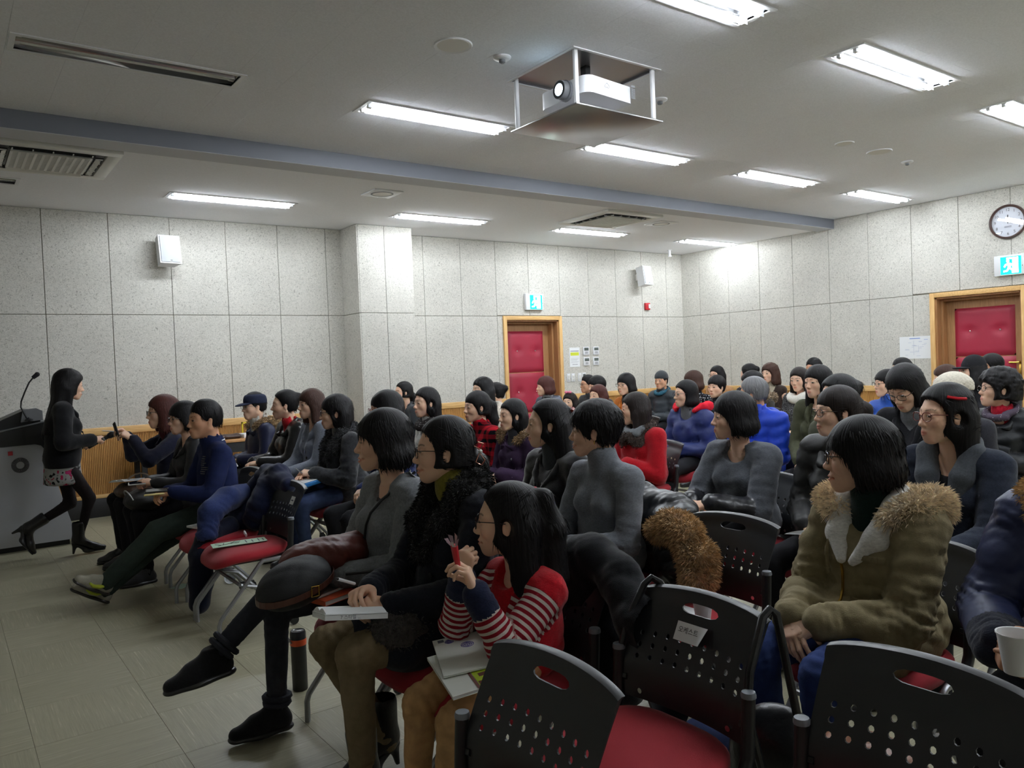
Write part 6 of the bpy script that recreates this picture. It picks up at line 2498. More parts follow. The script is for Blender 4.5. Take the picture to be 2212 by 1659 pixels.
I = P('cream', 'woman with curly brown hair in cream sweater and brown vest', hair='wavy', hairc='brown', alpha=50, hx=.09, top=dict(col=c3(206, 196, 174), kind='knit', name='sweater', collar='turtle'), outer=dict(col=c3(56, 44, 38), kind='fur', open_to=.74, sleeves=False, fit=.0, lapels=False))
I = P('m35', 'man with black hair, only his brow shows, last row', kind='m', hair='man', alpha=50, hx=.09, top=dict(col=c3(50, 50, 54), name='jacket', collar='shirt'), hairkw=dict(vol=.004, top=.008))
I = P('tan', 'woman with glasses and long hair in tan coat by the back wall', hair='long', alpha=50, specs=FR, hx=.09, top=dict(col=c3(176, 132, 92), name='coat'))
I = P('m41', 'man with black hair seated under the wall chart', kind='m', hair='man', alpha=20, hx=.09, top=dict(col=c3(56, 58, 64), name='jacket', collar='shirt'), hairkw=dict(vol=.004))
I = P('m42', 'black haired man seated right before the back wall door', kind='m', hair='man', alpha=22, hx=.09, top=dict(col=c3(56, 54, 56), name='jacket', collar='shirt'), hairkw=dict(vol=.004))

# ---- the speaker walking past the podium
I = person('speaker', 'woman with waist long black hair walking past the podium, microphone in hand', ((0.90, 7.50, 1.415), .97), hair='long', hairkw=dict(hem=-.44, vol=.016, back=.05, curl=.003, cut=(.13, -.04, .085, .11)), by=176, yaw=4, pitch=8, hx=.09, pose_seat=.70, ll=.86, group='speaker',
           top=dict(col=c3(150, 150, 148), kind='floral', name='tunic', hem=.20, fit=.010), outer=dict(col=c3(24, 24, 27), open_to=.98, kind='wool', fit=.012, hem=.06, lap=.0),
           hands={'L': ((.14, .20, .90), (.8, -.4, -.1), (.1, .8, .5), 'fist'), 'R': ((.215, -.16, .955), (.95, .1, .0), (.1, -.6, .75), 'fist')}, legs=dict(col=c3(34, 28, 30), fit=-.012, folds=.002, name='leggings'), shoes=('heel', c3(24, 22, 23)),
           feet={'R': ((.09, -.06, .125), (1, 0, 0), (1, 0, .1)), 'L': ((-.26, .06, .25), (.55, 0, -.83), (1, 0, -.2))})

# ---- a chair under everyone who sits
EMPTY = [('C', 1.40, 5.12, 'red seated chair with a notebook, before the hung navy coat'), ('D', 1.40, 4.62, 'empty red seated chair with a green leaflet on it'),
         ('1', .78, 1.37, 'empty chair nearest the camera, pushed out before the row'), ('2', 1.375, 1.45, 'empty chair with a taped paper label and bag straps'),
         ('3', 1.35, .83, 'empty chair at the bottom corner of the picture'), ('4', 2.32, 2.08, 'empty chair between the grey turtleneck and the olive parka')]
for k, x, y, lab in EMPTY:
    chair(x, y, lab)
for key, I in list(WHO.items()):
    if key == 'speaker':
        continue
    lab = I['root']['label']
    short = lab.split(',')[0].split(' holding')[0].split(' with glasses')[0]
    w = lab.split()
    chair(I['root'].location.x - .08, I['root'].location.y, 'chair under the ' + ' '.join(w[:13]))

# ================================================================ THINGS ABOUT THE ROOM
def soft(name, label, cat, f, m, group=None, parent=None):
    o = link(name, f.mesh(name, m), parent)
    if label:
        tag(o, label, cat, group)
    return o


def sdf_for(pts, pad, v):
    pts = np.array(pts, float)
    return SDF(pts.min(0) - pad, pts.max(0) + pad, v)


def lay(mw_loc, rz, tilt=(0, 0)):
    return Matrix.Translation(mw_loc) @ Euler((tilt[0], tilt[1], rz), 'XYZ').to_matrix().to_4x4()


# ---- podium
pod = thing('podium', 'light grey podium with black slanted top at the stage edge', 'podium', (0.39, 7.95, 0))
M_pod = mat('podium_grey_paint', srgb(172, 174, 180), rough=.45)
MB().prism([(-.62, .05), (.555, .05), (.36, .80), (.345, .86), (.315, .90), (.27, .915), (-.62, .90)], 0, .62, 'y').build('body', M_pod, pod)
MB().box((-.58, .05, 0), (.50, .58, .05)).build('plinth', M_black, pod)
MB().prism([(-.62, .90), (.27, .915), (.315, .90), (.345, .86), (.36, .82), (.365, 1.10), (-.40, .93 + .03), (-.62, .93)], -.012, .632, 'y').build('top', M_black, pod)
M_edge = mat('podium_top_edge', srgb(118, 120, 124), rough=.4)
MB().prism([(-.44, .955), (.37, 1.105), (.37, 1.113), (-.44, .963)], -.02, .64, 'y').build('edge_strip', M_edge, pod)
MB().prism([(-.30, .985), (.33, 1.105), (.33, 1.205), (.22, 1.215), (.05, 1.14), (-.10, 1.06)], .10, .52, 'y').build('console', M_black, pod)
MB().prism([(.18, 1.11), (.345, 1.12), (.345, 1.20), (.30, 1.225), (.20, 1.215)], .04, .16, 'y').build('side_box', M_grey, pod)
MB().box((.07, -.004, .835), (.105, .002, .87)).build('red_mark', M_red, pod)
mb = MB()
for k in range(40):
    a = 2 * PI * k / 40
    c, s_ = math.cos(a), math.sin(a)
    q = [(r * c - w * s_, r * s_ + w * c) for r, w in ((.030, -.0016), (.066, -.0032), (.066, .0032), (.030, .0016))]
    mb.add([(.155 + x, -.003, .745 + z) for x, z in q] + [(.155 + x, .001, .745 + z) for x, z in q], [(0, 1, 2, 3), (0, 4, 5, 1), (1, 5, 6, 2), (2, 6, 7, 3), (3, 7, 4, 0)])
sb = mb.build('sunburst_emblem', M_black, pod)
t = thing('gooseneck_microphone', 'gooseneck microphone standing on the podium', 'microphone', (0.63, 7.99, 1.12))
gp = [(0, 0, -.005), (-.03, 0, .06), (-.055, 0, .12), (-.05, 0, .17), (-.02, 0, .25), (.015, 0, .33), (.05, 0, .375)]
MB().lathe([(.03, 0), (.03, .012), (.012, .02), (.008, .03)], n=14).build('base', M_black, t)
MB().tube(gp, .0065, 8).build('neck', M_black, t)
MB().tube([(.045, 0, .37), (.075, 0, .395)], [.016, .019], 10).ball((.08, 0, .40), .021, 10).build('windscreen', mat('foam_black', srgb(34, 30, 36), rough=.95, bump=.4, bscale=300), t)

# ---- side table by the long wall with clutch and books
M_tab = wood_mat('table_wood', srgb(168, 120, 72), srgb(186, 138, 88), 0)
t = thing('side_table', 'dark side table with wooden top against the ribbed wall', 'table', (2.25, 8.95, 0))
MB().rbox((-.62, -.22, .71), (.62, .22, .74), r=.004).build('tabletop', M_tab, t)
MB().box((-.60, -.20, .60), (.60, .20, .71)).build('apron', M_black, t)
for x in (-.57, .57):
    for y in (-.18, .18):
        MB().box((x - .025, y - .025, 0), (x + .025, y + .025, .60)).build('leg', M_black, t)
f = sdf_for([(2.45, 8.9, .77), (2.70, 8.9, .77)], .1, .01)
f.rc((2.46, 8.90, .765), (2.68, 8.90, .765), .030, None, .0, sc=(1, 2.6, 1))
f.folds(.004, 50, 3)
soft('clutch_bag', 'dark brown clutch bag lying on the side table', 'bag', f, cloth(srgb(64, 46, 42), 'leather'))
t = tag(MB().rbox((2.72, 8.80, .74), (2.86, 9.02, .785), r=.003).build('book', M_paper), 'thick white book lying on the side table', 'book')
fy = MB()
fy.box((2.80, 9.12, .74), (2.815, 9.14, .90)).box((2.80, 9.12, .885), (2.98, 9.14, .90)).box((2.965, 9.12, .74), (2.98, 9.14, .90))
tag(fy.build('yellow_frame', mat('yellow_plastic', srgb(214, 190, 40), rough=.5)), 'small yellow stand on the side table behind the boy in the cap', 'stand')

# ---- the speaker's microphone
def handheld(key, side, name, label, cat, build, off=(0, 0, 0)):
    """Places a thing in a hand: x along the fingers, z out of the back of the hand."""
    I = WHO[key]
    E_, W_ = I['arm'][side]
    a = I['root'].rotation_euler.z
    t = thing(name, label, cat)
    return t, I, np.array(W_), Matrix.Rotation(a, 4, 'Z')


p = wpt('speaker', WHO['speaker']['arm']['R'][1] + np.array((.06, .0, -.015)))
t = thing('microphone', 'handheld wireless microphone in the walking speaker\'s hand', 'microphone', p)
t.rotation_euler = (0, math.radians(62), math.radians(-14))
MB().lathe([(.012, -.10), (.015, -.095), (.014, .0), (.017, .07)], n=12).build('handle', M_black, t)
MB().lathe([(.017, .07), (.024, .08), (.027, .10), (.024, .122), (.012, .132)], n=14).build('mesh_head', mat('mic_mesh', srgb(40, 40, 44), rough=.4, metal=.6), t)
MB().lathe([(.0158, .028), (.0165, .03), (.0165, .04), (.0158, .042)], n=12).build('silver_band', M_steel, t)


def phone(name, label, loc, rot, col, w=.072, l=.142):
    t = thing(name, label, 'phone', loc, rot=rot)
    MB().rbox((-w / 2, -l / 2, -.0045), (w / 2, l / 2, .0045), r=.004).build('case', col, t)
    MB().box((-w / 2 + .004, -l / 2 + .008, .0045), (w / 2 - .004, l / 2 - .008, .0052)).build('screen', mat('phone_screen', srgb(18, 19, 24), rough=.08), t)
    MB().rbox((-.028, l / 2 - .024, -.006), (-.008, l / 2 - .008, -.0044), r=.001).build('camera_bump', M_dark, t)
    return t


Lw, Rw = WHO['phone']['arm']['L'][1], WHO['phone']['arm']['R'][1]
mid = (Lw + Rw) / 2
phone('phone', 'black phone held up by the woman at the front row end', wpt('phone', mid + np.array((.095, .0, .055))), (math.radians(80), math.radians(15), math.radians(92)), M_black)
t = thing('pen', 'silver pen between the fingers of the woman holding up a phone', 'pen', wpt('phone', Rw + np.array((.12, .0, .045))), rot=(0, math.radians(82), math.radians(190)))
MB().tube([(0, 0, -.06), (0, 0, .05), (0, 0, .065)], [.004, .004, .001], 8).build('barrel', M_steel, t)
m2 = (WHO['polo']['arm']['L'][1] + WHO['polo']['arm']['R'][1]) / 2
phone('phone', 'black phone in the hands of the man in navy polo', wpt('polo', m2 + np.array((.085, .02, .022))), (0, math.radians(-8), math.radians(75)), M_black)
t = thing('card_pouch', 'pale yellow card pouch under the polo man\'s phone', 'pouch', wpt('polo', m2 + np.array((.105, .03, -.0))), rot=(0, math.radians(8), math.radians(80)))
MB().rbox((-.045, -.06, -.006), (.045, .06, .006), r=.005).build('pouch', mat('pale_yellow', srgb(226, 206, 140), rough=.5), t)
MB().box((-.03, -.045, .006), (.03, .01, .0068)).build('print', mat('amber_print', srgb(206, 150, 50), rough=.5), t)
m3 = (WHO['girlb']['arm']['L'][1] + WHO['girlb']['arm']['R'][1]) / 2
phone('phone', 'white phone in the hands of the woman beside the navy polo', wpt('girlb', m3 + np.array((.09, .03, .005))), (0, math.radians(-5), math.radians(80)), M_white)
m4 = (WHO['down']['arm']['L'][1] + WHO['down']['arm']['R'][1]) / 2
phone('phone', 'phone in a red case in the hands of the woman looking down', wpt('down', m4 + np.array((.08, .0, .05))), (math.radians(60), 0, math.radians(90)), M_red)


def booklet(name, label, cat, mw, w, l, th, cover, pages=M_paper, mats=None):
    """Closed book lying flat: spine along y at -w/2."""
    t = thing(name, label, cat)
    t.matrix_world = mw
    MB().box((-w / 2, -l / 2, 0), (w / 2, l / 2, .0012)).box((-w / 2, -l / 2, th - .0012), (w / 2, l / 2, th)).box((-w / 2, -l / 2, 0), (-w / 2 + .0015, l / 2, th)).build('cover', cover, t)
    MB().box((-w / 2 + .002, -l / 2 + .003, .0012), (w / 2 - .003, l / 2 - .003, th - .0012)).build('pages', pages, t)
    return t


def open_book(name, label, mw, w=.15, l=.21, cover=None):
    t = thing(name, label, 'book')
    t.matrix_world = mw
    for s in (-1, 1):
        n = 8
        V, F = [], []
        for k in range(n + 1):
            x = w * k / n
            z = .016 * math.sin(PI * min(1, k / n * .9 + .1)) * (1 - .35 * k / n) + .004
            V += [(s * x, -l / 2, z), (s * x, l / 2, z), (s * x, -l / 2, .002), (s * x, l / 2, .002)]
        for k in range(n):
            a = 4 * k
            F += [(a, a + 4, a + 5, a + 1), (a + 2, a + 3, a + 7, a + 6), (a, a + 2, a + 6, a + 4), (a + 1, a + 5, a + 7, a + 3)]
        F.append((4 * n, 4 * n + 2, 4 * n + 3, 4 * n + 1))
        MB().add(V, F, 0, True).build('page_block', M_paper, t)
    MB().box((-w - .004, -l / 2 - .003, 0), (w + .004, l / 2 + .003, .002)).build('cover', cover or M_paper, t)
    return t


open_book('book', 'open white book on the lap of the woman holding up a phone', lay(wpt('phone', (.36, .10, .655)), PI / 2 + .2, (.05, .1)))
f = sdf_for([wpt('phone', (.30, .20, .60)), wpt('phone', (.44, .05, .52))], .16, .012)
c = np.array(wpt('phone', (.34, .12, .585)))
f.el(c, (.15, .16, .065), 0)
f.folds(.008, 40, 3)
b = soft('handbag', 'brown leather handbag on the lap of the woman holding up a phone', 'bag', f, cloth(srgb(74, 56, 46), 'leather'))
MB().tube([c + np.array((.02 + .09 * math.cos(a), -.10 * math.sin(a) - .03, .05 + .09 * math.sin(a))) for a in np.linspace(.2, PI - .2, 9)], .006, 6).build('strap', cloth(srgb(150, 130, 112), 'leather'), b)
f = sdf_for([wpt('girlb', (.20, .15, .60)), wpt('girlb', (.46, -.12, .56))], .12, .011)
c = np.array(wpt('girlb', (.37, .06, .585)))
f.el(c, (.16, .19, .075), 0)
f.folds(.007, 40, 8)
b = soft('handbag', 'black handbag with pale strap on the lap beside the navy polo man', 'bag', f, cloth(srgb(26, 26, 28), 'nylon'))
MB().tube([c + np.array((-.12 - .02 * math.sin(a), .14 * math.cos(a) - .03, .03 + .05 * math.sin(a))) for a in np.linspace(0, PI, 9)], .005, 6).build('strap', cloth(srgb(150, 148, 146), 'leather'), b)

# ---- coat hung over the empty front row chairs
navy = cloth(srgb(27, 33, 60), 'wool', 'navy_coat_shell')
pts = [(1.15, 4.75, .0), (1.80, 5.45, .85)]
f = sdf_for(pts, .1, .0085)
f.chain([(1.74, 5.32, .70), (1.73, 5.12, .77), (1.72, 4.90, .785), (1.71, 4.72, .765)], [.06, .075, .075, .05], .03)
f.chain([(1.70, 5.20, .66), (1.60, 5.18, .56), (1.56, 5.10, .50)], [.10, .11, .09], .04)
f.chain([(1.68, 4.95, .70), (1.62, 4.93, .60), (1.58, 4.95, .53)], [.10, .10, .07], .04)
f.folds(.009, 30, 4)
f.folds(.004, 75, 6)
coat = soft('coat', 'navy coat draped over the empty chairs in the front row, sleeves hanging', 'coat', f, navy)
f = sdf_for([(1.2, 4.85, .45), (1.65, 5.35, .7)], .1, .0085)
f.chain([(1.62, 5.24, .66), (1.44, 5.06, .67), (1.31, 4.96, .615), (1.27, 4.93, .49)], [.07, .075, .070, .060], .02)
f.rc((1.27, 4.93, .47), (1.26, 4.92, .40), .045, .047, .004, cut=True)
f.folds(.007, 34, 4)
f.rings((1.44, 5.06, .67), (1.27, 4.93, .49), .075, .035, .006, .8, .5)
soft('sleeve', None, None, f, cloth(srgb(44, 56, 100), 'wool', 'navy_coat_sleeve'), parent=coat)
f = sdf_for([(1.15, 4.90, .03), (1.45, 5.15, .55)], .09, .0095)
f.chain([(1.44, 5.04, .50), (1.30, 4.99, .47), (1.245, 4.97, .36), (1.235, 4.97, .20), (1.225, 4.97, .075)], [.06, .07, .068, .066, .062], .03)
f.folds(.007, 34, 7)
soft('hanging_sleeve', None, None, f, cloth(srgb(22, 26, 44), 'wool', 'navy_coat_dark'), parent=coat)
MB().tube([(1.455, 4.79, .49), (1.45, 4.775, .505), (1.455, 4.765, .49), (1.46, 4.775, .475)], .006, 6, closed=True).build('toggle', M_paper, coat)

t = thing('paper_label', 'small white label on the back of the chair with the leaflet', 'label')
t.matrix_world = facing((-.9, 0, .43), (0, 0, 1), (1.647, 4.475, .700))
MB().box((-.028, -.024, .002), (.028, .024, .003)).build('sheet', M_paper, t)
MB().box((-.015, -.004, .003), (.015, .004, .0035)).build('print', M_ink, t)
# leaflet with a branch drawing, on the last empty seat
t = thing('leaflet', 'pale green leaflet with branch drawing on the empty red seat', 'leaflet')
t.matrix_world = lay((1.37, 4.62, .4745), -.15, (0, -.01))
MB().box((-.15, -.055, 0), (.15, .055, .003)).build('sheet', mat('pale_green_paper', srgb(196, 222, 198), rough=.8), t)
mb = MB()
for p0, p1 in (((-.12, -.03), (-.05, .0)), ((-.05, .0), (-.02, .035)), ((-.05, .0), (-.0, -.01)), ((-.09, -.018), (-.08, .03)), ((-.02, .02), (.01, .03)), ((-.10, -.02), (-.13, .02))):
    mb.tube([(*p0, .0035), (*p1, .0035)], .0018, 5)
mb.build('branch_print', M_dark, t)
mb = MB()
for k, x in enumerate((.035, .07, .105, .13)):
    mb.box((x, -.035, .003), (x + .006, .035 - .012 * (k % 2), .0036))
mb.build('print', M_ink, t)
booklet('notebook', 'white notebook on the red seat under the hung navy coat', 'notebook', lay((1.36, 5.30, .47), .3), .14, .2, .012, M_paper)
t = thing('paper_cup', 'white paper cup lying on the floor behind the front row', 'cup', (1.59, 5.60, .036), rot=(0, math.radians(82), math.radians(250)))


def cup_parts(t, h=.078, r0=.026, r1=.037):
    MB().lathe([(r0, -h / 2), (r1, h / 2), (r1 + .0025, h / 2 + .001), (r1 + .0025, h / 2 + .004), (r1 - .001, h / 2 + .003), (r0 - .001, -h / 2 + .004), (.001, -h / 2 + .004)], n=24).build('wall', M_paper, t)
    return t


cup_parts(t)
tag(MB().box((-.06, -.045, 0), (.06, .045, .0012)).build('paper_scrap', mat('greenish_paper', srgb(180, 206, 190), rough=.8), None, (1.30, 5.75, .0005), (0, 0, .7)), 'greenish paper scrap on the floor between the chair legs', 'paper')

# ---- grey jacket woman's lap
cG = np.array(wpt('greyc', (.40, .03, .68)))
f = sdf_for([cG - .2, cG + .32], .08, .0075)
f.el(cG + (.12, .05, .04), (.19, .11, .075), 0)
f.rc(cG + (.0, .02, .03), cG + (.29, .08, .06), .055, .055, .04)
f.folds(.008, 32, 5)
f.folds(.004, 80, 6)
soft('leather_bag', 'crumpled maroon leather bag on the lap of the grey jacket woman', 'bag', f, mat('maroon_leather', srgb(98, 44, 36), rough=.5, spec=.4, bump=.3, bscale=60))
f = sdf_for([cG - .26, cG + .22], .05, .0075)
cB = cG + np.array((-.05, -.06, -.005))
f.el(cB, (.145, .12, .085), 0, R=rotm(.2, -.25, 0))
f.folds(.004, 40, 2)
bb = soft('black_bag', 'black bag with brown belt on the crossed knee', 'bag', f, mat('black_bag_canvas', srgb(34, 35, 38), rough=.7, bump=.25, bscale=300))
M_belt = cloth(srgb(86, 50, 38), 'leather')
ring = [cB + rotm(.2, -.25, 0) @ np.array((.150 * math.cos(a), .126 * math.sin(a), -.012)) for a in np.linspace(0, 2 * PI, 25)[:-1]]
mb = MB()
for k in range(24):
    a0, a1 = ring[k], ring[(k + 1) % 24]
    up = np.array((0, 0, .011))
    o = (a0 - cB) * .02
    mb.add([a0 - up, a1 - up, a1 + up, a0 + up, a0 - up + o, a1 - up + o, a1 + up + o, a0 + up + o], [(0, 1, 2, 3), (7, 6, 5, 4), (3, 2, 6, 7), (0, 4, 5, 1)], 0, True)
mb.build('belt', M_belt, bb)
q = ring[18] if ring[18][1] < cB[1] else ring[6]
MB().tube([q + np.array(p) for p in ((-.014, -.006, -.018), (.014, -.006, -.018), (.014, -.006, .018), (-.014, -.006, .018))], .003, 6, closed=True).build('buckle', M_brass, bb)
M_orange = mat('orange_cover', srgb(206, 84, 46), rough=.5)
M_gbook = mat('grey_cover', srgb(120, 112, 108), rough=.6)
z0 = WHO['greyc']['arm']['L'][1][2]
pz = wpt('greyc', (.30, .03, .575))
booklet('book', 'orange covered book on the lap under the grey jacket cuffs', 'book', lay((pz.x - .02, pz.y - .02, z0 - .070), .25, (0, -.04)), .16, .22, .018, M_orange)
booklet('book', 'grey book on top of the orange book', 'book', lay((pz.x - .05, pz.y + .02, z0 - .051), .35, (0, -.03)), .15, .21, .012, M_gbook)

# ---- black coat woman: book, pen, fur muff
Lw, Rw = WHO['blackc']['arm']['L'][1], WHO['blackc']['arm']['R'][1]
pb_ = wpt('blackc', (Lw + Rw) / 2 + np.array((.13, .03, -.015)))
ob = open_book('book', 'white open book in the hands of the black coat woman', lay(pb_, 1.35, (.12, .22)), .125, .19)
MB().box((-.129, -.098, -.016), (.129, .098, -.001)).build('closed_pages', M_paper, ob)
text('spine_print', '7 스타일 ...', .014, M_ink, ob, facing((-1, 0, 0), (0, 0, 1), (-.1295, .02, -.008)))
t = thing('pen', 'white pen held over the book by the black coat woman', 'pen', wpt('blackc', Rw + np.array((.10, .02, .055))), rot=(math.radians(35), math.radians(-62), 0))
MB().tube([(0, 0, -.075), (0, 0, .05)], .0052, 10).build('barrel', M_white, t)
MB().tube([(0, 0, .05), (0, 0, .062), (0, 0, .072)], [.0045, .0028, .0008], 10).build('tip', M_black, t)
c = np.array(wpt('blackc', (.27, .10, .585)))
f = sdf_for([c - .14, c + .14], .03, .008)
f.el(c, (.125, .085, .07), 0)
f.folds(.008, 70, 4)
vv, ff = f.quads()
bv, bf = fur_blades(vv, vnormals(vv, ff), 2600, .016, .001, 7)
o = link('fur_muff', arr_mesh('fur_muff', np.concatenate([vv, bv]), np.concatenate([ff, bf + len(vv)]), cloth(srgb(70, 66, 64), 'fur')))
tag(o, 'dark grey fur muff on the lap of the black coat woman', 'muff')

# ---- tumbler on the floor
t = thing('tumbler', 'black tumbler with orange band on the floor under the front row', 'tumbler', (1.275, 3.48, 0))
MB().lathe([(.030, 0), (.034, .004), (.035, .20), (.036, .212)], n=24).build('body', M_black, t)
MB().lathe([(.0362, .208), (.0368, .212), (.0368, .232), (.0362, .236)], n=24).build('band', mat('orange_band', srgb(214, 84, 40), rough=.4), t)
lid = MB().lathe([(.036, .234), (.036, .262), (.032, .272), (.026, .268), (.001, .268)], n=24).build('lid', mat('tumbler_lid', srgb(44, 44, 48), rough=.25), t)
MB().tube([(-.037, -.012, .222), (-.045, -.010, .245), (-.047, 0, .252), (-.045, .010, .245), (-.037, .012, .222)], .003, 6).build('clasp', M_steel, lid)

# ---- the girl's sweet and brochures, her coat on the chair
Lw = WHO['girl']['arm']['L'][1]
pw = Lw + np.array((.045, -.03, .115))
t = thing('sweet_wrapper', 'red and pink sweet wrapper in the little girl\'s hand', 'sweet', wpt('girl', pw), rot=(.2, -.35, 0))
MB().tube([(0, 0, -.055), (0, 0, -.01), (.004, 0, .03)], [.007, .010, .011], 8).build('stick', mat('sweet_red', srgb(196, 50, 60), rough=.3), t)
mb = MB()
for k in range(7):
    a = 2 * PI * k / 7
    mb.add([(.004 + .008 * math.cos(a), .008 * math.sin(a), .025), (.004 + .008 * math.cos(a + .9), .008 * math.sin(a + .9), .025), (.004 + .024 * math.cos(a + .6), .024 * math.sin(a + .6), .058), (.004 + .018 * math.cos(a), .018 * math.sin(a), .052)], [(0, 1, 2, 3)])
mb.build('wrapper', mat('clear_wrapper', srgb(220, 190, 200), rough=.1, trans=.6), t)
M_lime2 = mat('lime_cover', srgb(176, 196, 52), rough=.5)
M_ivory = mat('ivory_cover', srgb(226, 228, 220), rough=.5)
M_maroonp = mat('maroon_print', srgb(110, 66, 58), rough=.7)
M_violet = mat('violet_print', srgb(96, 84, 150), rough=.7)
pg = wpt('girl', (.26, .12, .560))
bk = booklet('brochure', 'glossy brochure with green picture band on the girl\'s lap', 'brochure', lay((pg.x, pg.y, pg.z), -.28, (.05, -.12)), .21, .28, .010, M_ivory)
MB().add([(-.02, -.139, .0103), (.104, -.139, .0103), (.104, .139, .0103), (-.02, .139, .0103), (-.02, -.139, .0112), (.104, -.139, .0112), (.104, .139, .0112), (-.02, .139, .0112)], [(4, 5, 6, 7), (0, 1, 5, 4), (1, 2, 6, 5), (2, 3, 7, 6), (3, 0, 4, 7)]).build('green_band', M_lime2, bk)
mb = MB()
for k in range(5):
    mb.box((-.018 + .012 * (k % 2), -.12 + k * .045, .0112), (.03, -.10 + k * .045, .0116))
mb.box((-.03, -.139, .0108), (-.022, .139, .0114))
mb.build('building_print', M_maroonp, bk)
text('title', '느낌표', .028, M_ink, bk, Matrix.Translation((.075, -.07, .0118)) @ Matrix.Rotation(-PI / 2, 4, 'Z'))
pg2 = wpt('girl', (.22, .10, .578))
bk2 = booklet('brochure', 'white brochure with violet round emblems lying on the green one', 'brochure', lay((pg2.x, pg2.y + .06, pg2.z), -.42, (.04, -.11)), .20, .27, .005, M_ivory)
mb = MB()
for cx, cy, r in ((-.05, .10, .014), (.0, .05, .02)):
    for q in (1, .72, .45):
        mb.tube([(cx + r * q * math.cos(a), cy + r * q * math.sin(a), .0052) for a in np.linspace(0, 2 * PI, 15)[:-1]], .0013, 4, closed=True)
    mb.tube([(cx - r, cy, .0052), (cx + r, cy, .0052)], .0013, 4).tube([(cx, cy - r, .0052), (cx, cy + r, .0052)], .0013, 4)
mb.build('emblem_print', M_violet, bk2)
MB().box((-.085, .105, .005), (-.066, .125, .0057)).build('print_block', M_ink, bk2)
f = sdf_for([(1.55, 1.72, .35), (1.85, 2.12, .82)], .1, .0095)
f.chain([(1.73, 2.16, .76), (1.73, 1.95, .80), (1.72, 1.80, .775)], [.06, .07, .06], .03)
f.chain([(1.76, 2.0, .72), (1.80, 1.95, .55), (1.80, 1.92, .38)], [.12, .12, .10], .05)
f.chain([(1.70, 1.80, .74), (1.68, 1.66, .66), (1.70, 1.60, .52), (1.74, 1.62, .36)], [.07, .085, .08, .06], .03)
f.folds(.010, 30, 9)
f.folds(.004, 80, 2)
soft('coat', 'black padded jacket hung over the little girl\'s chair', 'coat', f, cloth(srgb(24, 25, 29), 'wool'))

# ---- chair with the paper label, bag straps and bag
t = thing('paper_label', 'paper label with printed Korean letters taped to the empty chair back', 'label')
t.matrix_world = facing((-.88, 0, .47), (0, 0, 1), (1.632, 1.452, .690))
n = 8
V = [(-.052 + .104 * i / n, -.026 + .052 * j / 4, .003 + (.022 * (max(0, (i / n) - .72) / .28) ** 2 * (1 - j / 4))) for j in range(5) for i in range(n + 1)]
V += [(x, y, z - .0008) for x, y, z in V]
F = [(j * (n + 1) + i, j * (n + 1) + i + 1, (j + 1) * (n + 1) + i + 1, (j + 1) * (n + 1) + i) for j in range(4) for i in range(n)]
F += [tuple(45 + k for k in q[::-1]) for q in F]
MB().add(V, F, 0, True).build('sheet', M_paper, t)
text('lettering', '오케스트', .019, M_dark, t, Matrix.Translation((-.008, .004, .0042)))
bagb = cloth(srgb(26, 27, 30), 'leather')
f = sdf_for([(1.60, 1.12, .12), (1.86, 1.42, .56)], .06, .009)
f.el((1.745, 1.245, .34), (.075, .17, .19), 0)
f.folds(.004, 40, 3)
hb = soft('handbag', 'black handbag with gold zip hung behind the labelled chair', 'bag', f, bagb)
MB().tube([(1.735 + .0, 1.245 + .172 * math.cos(a), .34 + .195 * math.sin(a)) for a in np.linspace(PI * .9, PI * 1.75, 14)], .005, 6).build('zip', M_brass, hb)
MB().tube([(1.74, 1.20, .52), (1.72, 1.215, .66), (1.70, 1.225, .785), (1.68, 1.23, .80), (1.655, 1.232, .785), (1.60, 1.235, .66), (1.585, 1.235, .56), (1.62, 1.22, .40)], .011, 8).build('strap', bagb, hb)
MB().tube([(1.76, 1.40, .47), (1.73, 1.55, .66), (1.70, 1.625, .785), (1.68, 1.64, .80), (1.655, 1.645, .785), (1.60, 1.665, .68), (1.57, 1.675, .58)], .011, 8).build('strap', bagb, hb)
f = sdf_for([(1.55, 1.10, .05), (1.85, 1.75, .50)], .06, .011)
f.rc((1.80, 1.30, .20), (1.82, 1.58, .20), .10, .10, .02, sc=(.8, 1, 1.6))
f.folds(.006, 30, 5)
soft('tote_bag', 'dark blue bag on the floor behind the labelled chair', 'bag', f, cloth(srgb(40, 52, 88), 'denim'))

# ---- puffer coat with fur hood on the chair of the turtleneck woman
f = sdf_for([(2.45, 2.05, .35), (2.95, 2.75, .85)], .1, .0095)
f.chain([(2.66, 2.88, .69), (2.68, 2.66, .77), (2.66, 2.42, .75), (2.62, 2.27, .66)], [.06, .08, .08, .06], .03)
f.chain([(2.66, 2.60, .70), (2.72, 2.58, .52), (2.72, 2.52, .36)], [.12, .13, .10], .05)
f.chain([(2.60, 2.40, .70), (2.56, 2.30, .56), (2.60, 2.26, .42)], [.10, .11, .08], .05)
X, Y, Z = f.xyz()
f.d -= (.012 * np.abs(np.sin(PI * (Z + .3 * Y) / .085)) - .005).astype(np.float32)
f.folds(.006, 60, 5)
pc = soft('puffer_coat', 'black puffer coat with brown fur hood hung over the turtleneck woman\'s chair', 'coat', f, mat('black_puffer_nylon', srgb(17, 18, 21), rough=.36, spec=.5, bump=.25, bscale=50))
P_ = [(2.47, 2.35, .715), (2.46, 2.27, .745), (2.45, 2.18, .715), (2.44, 2.12, .64), (2.43, 2.11, .56), (2.45, 2.14, .49)]
f = sdf_for(P_, .12, .008)
f.chain(P_, [.042, .052, .055, .055, .053, .042], .02)
f.folds(.010, 60, 3)
vv, ff = f.quads()
bv, bf = fur_blades(vv, vnormals(vv, ff), 12000, .034, .0010, 8)
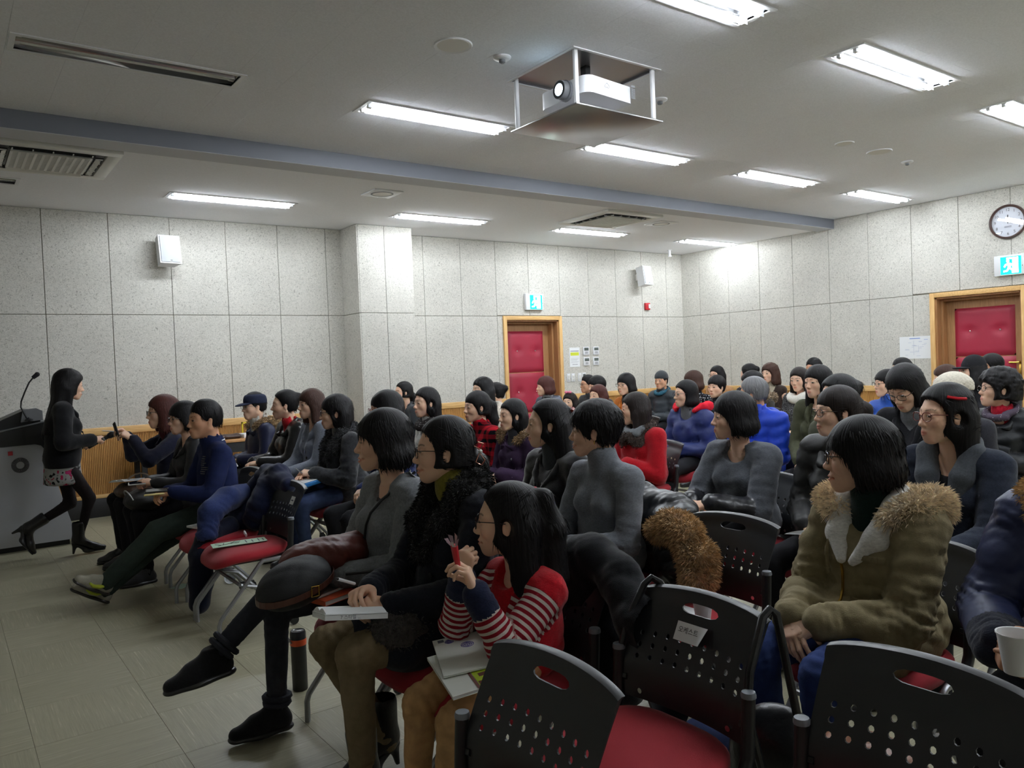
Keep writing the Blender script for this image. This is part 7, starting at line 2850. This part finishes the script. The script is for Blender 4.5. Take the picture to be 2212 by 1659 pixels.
fo = link('fur_trim', arr_mesh('fur_trim', np.concatenate([vv, bv]), np.concatenate([ff, bf + len(vv)]), cloth(srgb(200, 166, 120), 'fur')), pc)
fo['kind'] = 'stuff'

# ---- cups, books and bags further right
t = thing('paper_cup', 'white paper cup on the red seat seen through the labelled chair', 'cup', (2.24, 1.93, .472 + .039))
cup_parts(t)
tag(MB().box((-.10, -.07, 0), (.10, .07, .0015)).build('paper_sheet', M_paper, None, (2.30, 2.10, .4655), (0, 0, .5)), 'white sheet on the red seat beside the paper cup', 'paper')
Lw, Rw = WHO['cup']['arm']['L'][1], WHO['cup']['arm']['R'][1]
t = thing('paper_cup', 'white paper cup held in both hands at the picture edge', 'cup', wpt('cup', (Lw + Rw) / 2 + np.array((.098, 0, .022))))
cup_parts(t, .092, .028, .042)
open_book('book', 'open white book on the lap of the smiling woman in black padded coat', lay(wpt('smile39', (.36, .12, .645)), 1.4, (.1, .15)))
cf = np.array(wpt('fur', (.33, .05, .640)))
t = thing('tablet_case', 'blue zip case on the lap of the woman in dark fur vest', 'case')
t.matrix_world = lay(cf + np.array((0, 0, .0)), .25, (0, -.12))
MB().rbox((-.13, -.10, -.012), (.13, .10, .022), r=.01, seg=3).build('case', mat('blue_case', srgb(30, 120, 190), rough=.5, bump=.2, bscale=200), t)
MB().rbox((-.125, -.095, .022), (.125, .095, .026), r=.001).build('note_paper', M_paper, t)
Lw = WHO['fur']['arm']['L'][1]
t = thing('pen', 'silver pen in the hand of the woman in dark fur vest', 'pen', wpt('fur', Lw + np.array((.10, -.02, .02))), rot=(.3, -.9, 0))
MB().tube([(0, 0, -.055), (0, 0, .05), (0, 0, .062)], [.004, .004, .0008], 8).build('barrel', M_steel, t)
c = np.array(wpt('bun', (.34, .03, .61)))
f = sdf_for([c - .14, c + .14], .03, .010)
f.el(c, (.13, .13, .06), 0)
f.folds(.012, 50, 4)
soft('leopard_scarf', 'leopard brown scarf bundled on the lap of the person in black leather', 'scarf', f, cloth(srgb(120, 92, 58), 'fur'))
f = sdf_for([(1.75, .98, .36), (2.02, 1.24, .52)], .08, .008)
f.el((1.86, 1.08, .40), (.12, .15, .07), 0)
f.el((1.86, 1.08, .455), (.09, .12, .04), .01, cut=True)
lb = soft('leather_pouch', 'open tan leather bag behind the corner chair', 'bag', f, cloth(srgb(126, 78, 46), 'leather'))
MB().tube([(1.80, .99, .44), (1.77, 1.0, .48), (1.74, 1.01, .50)], .006, 6).build('buckle', M_brass, lb)
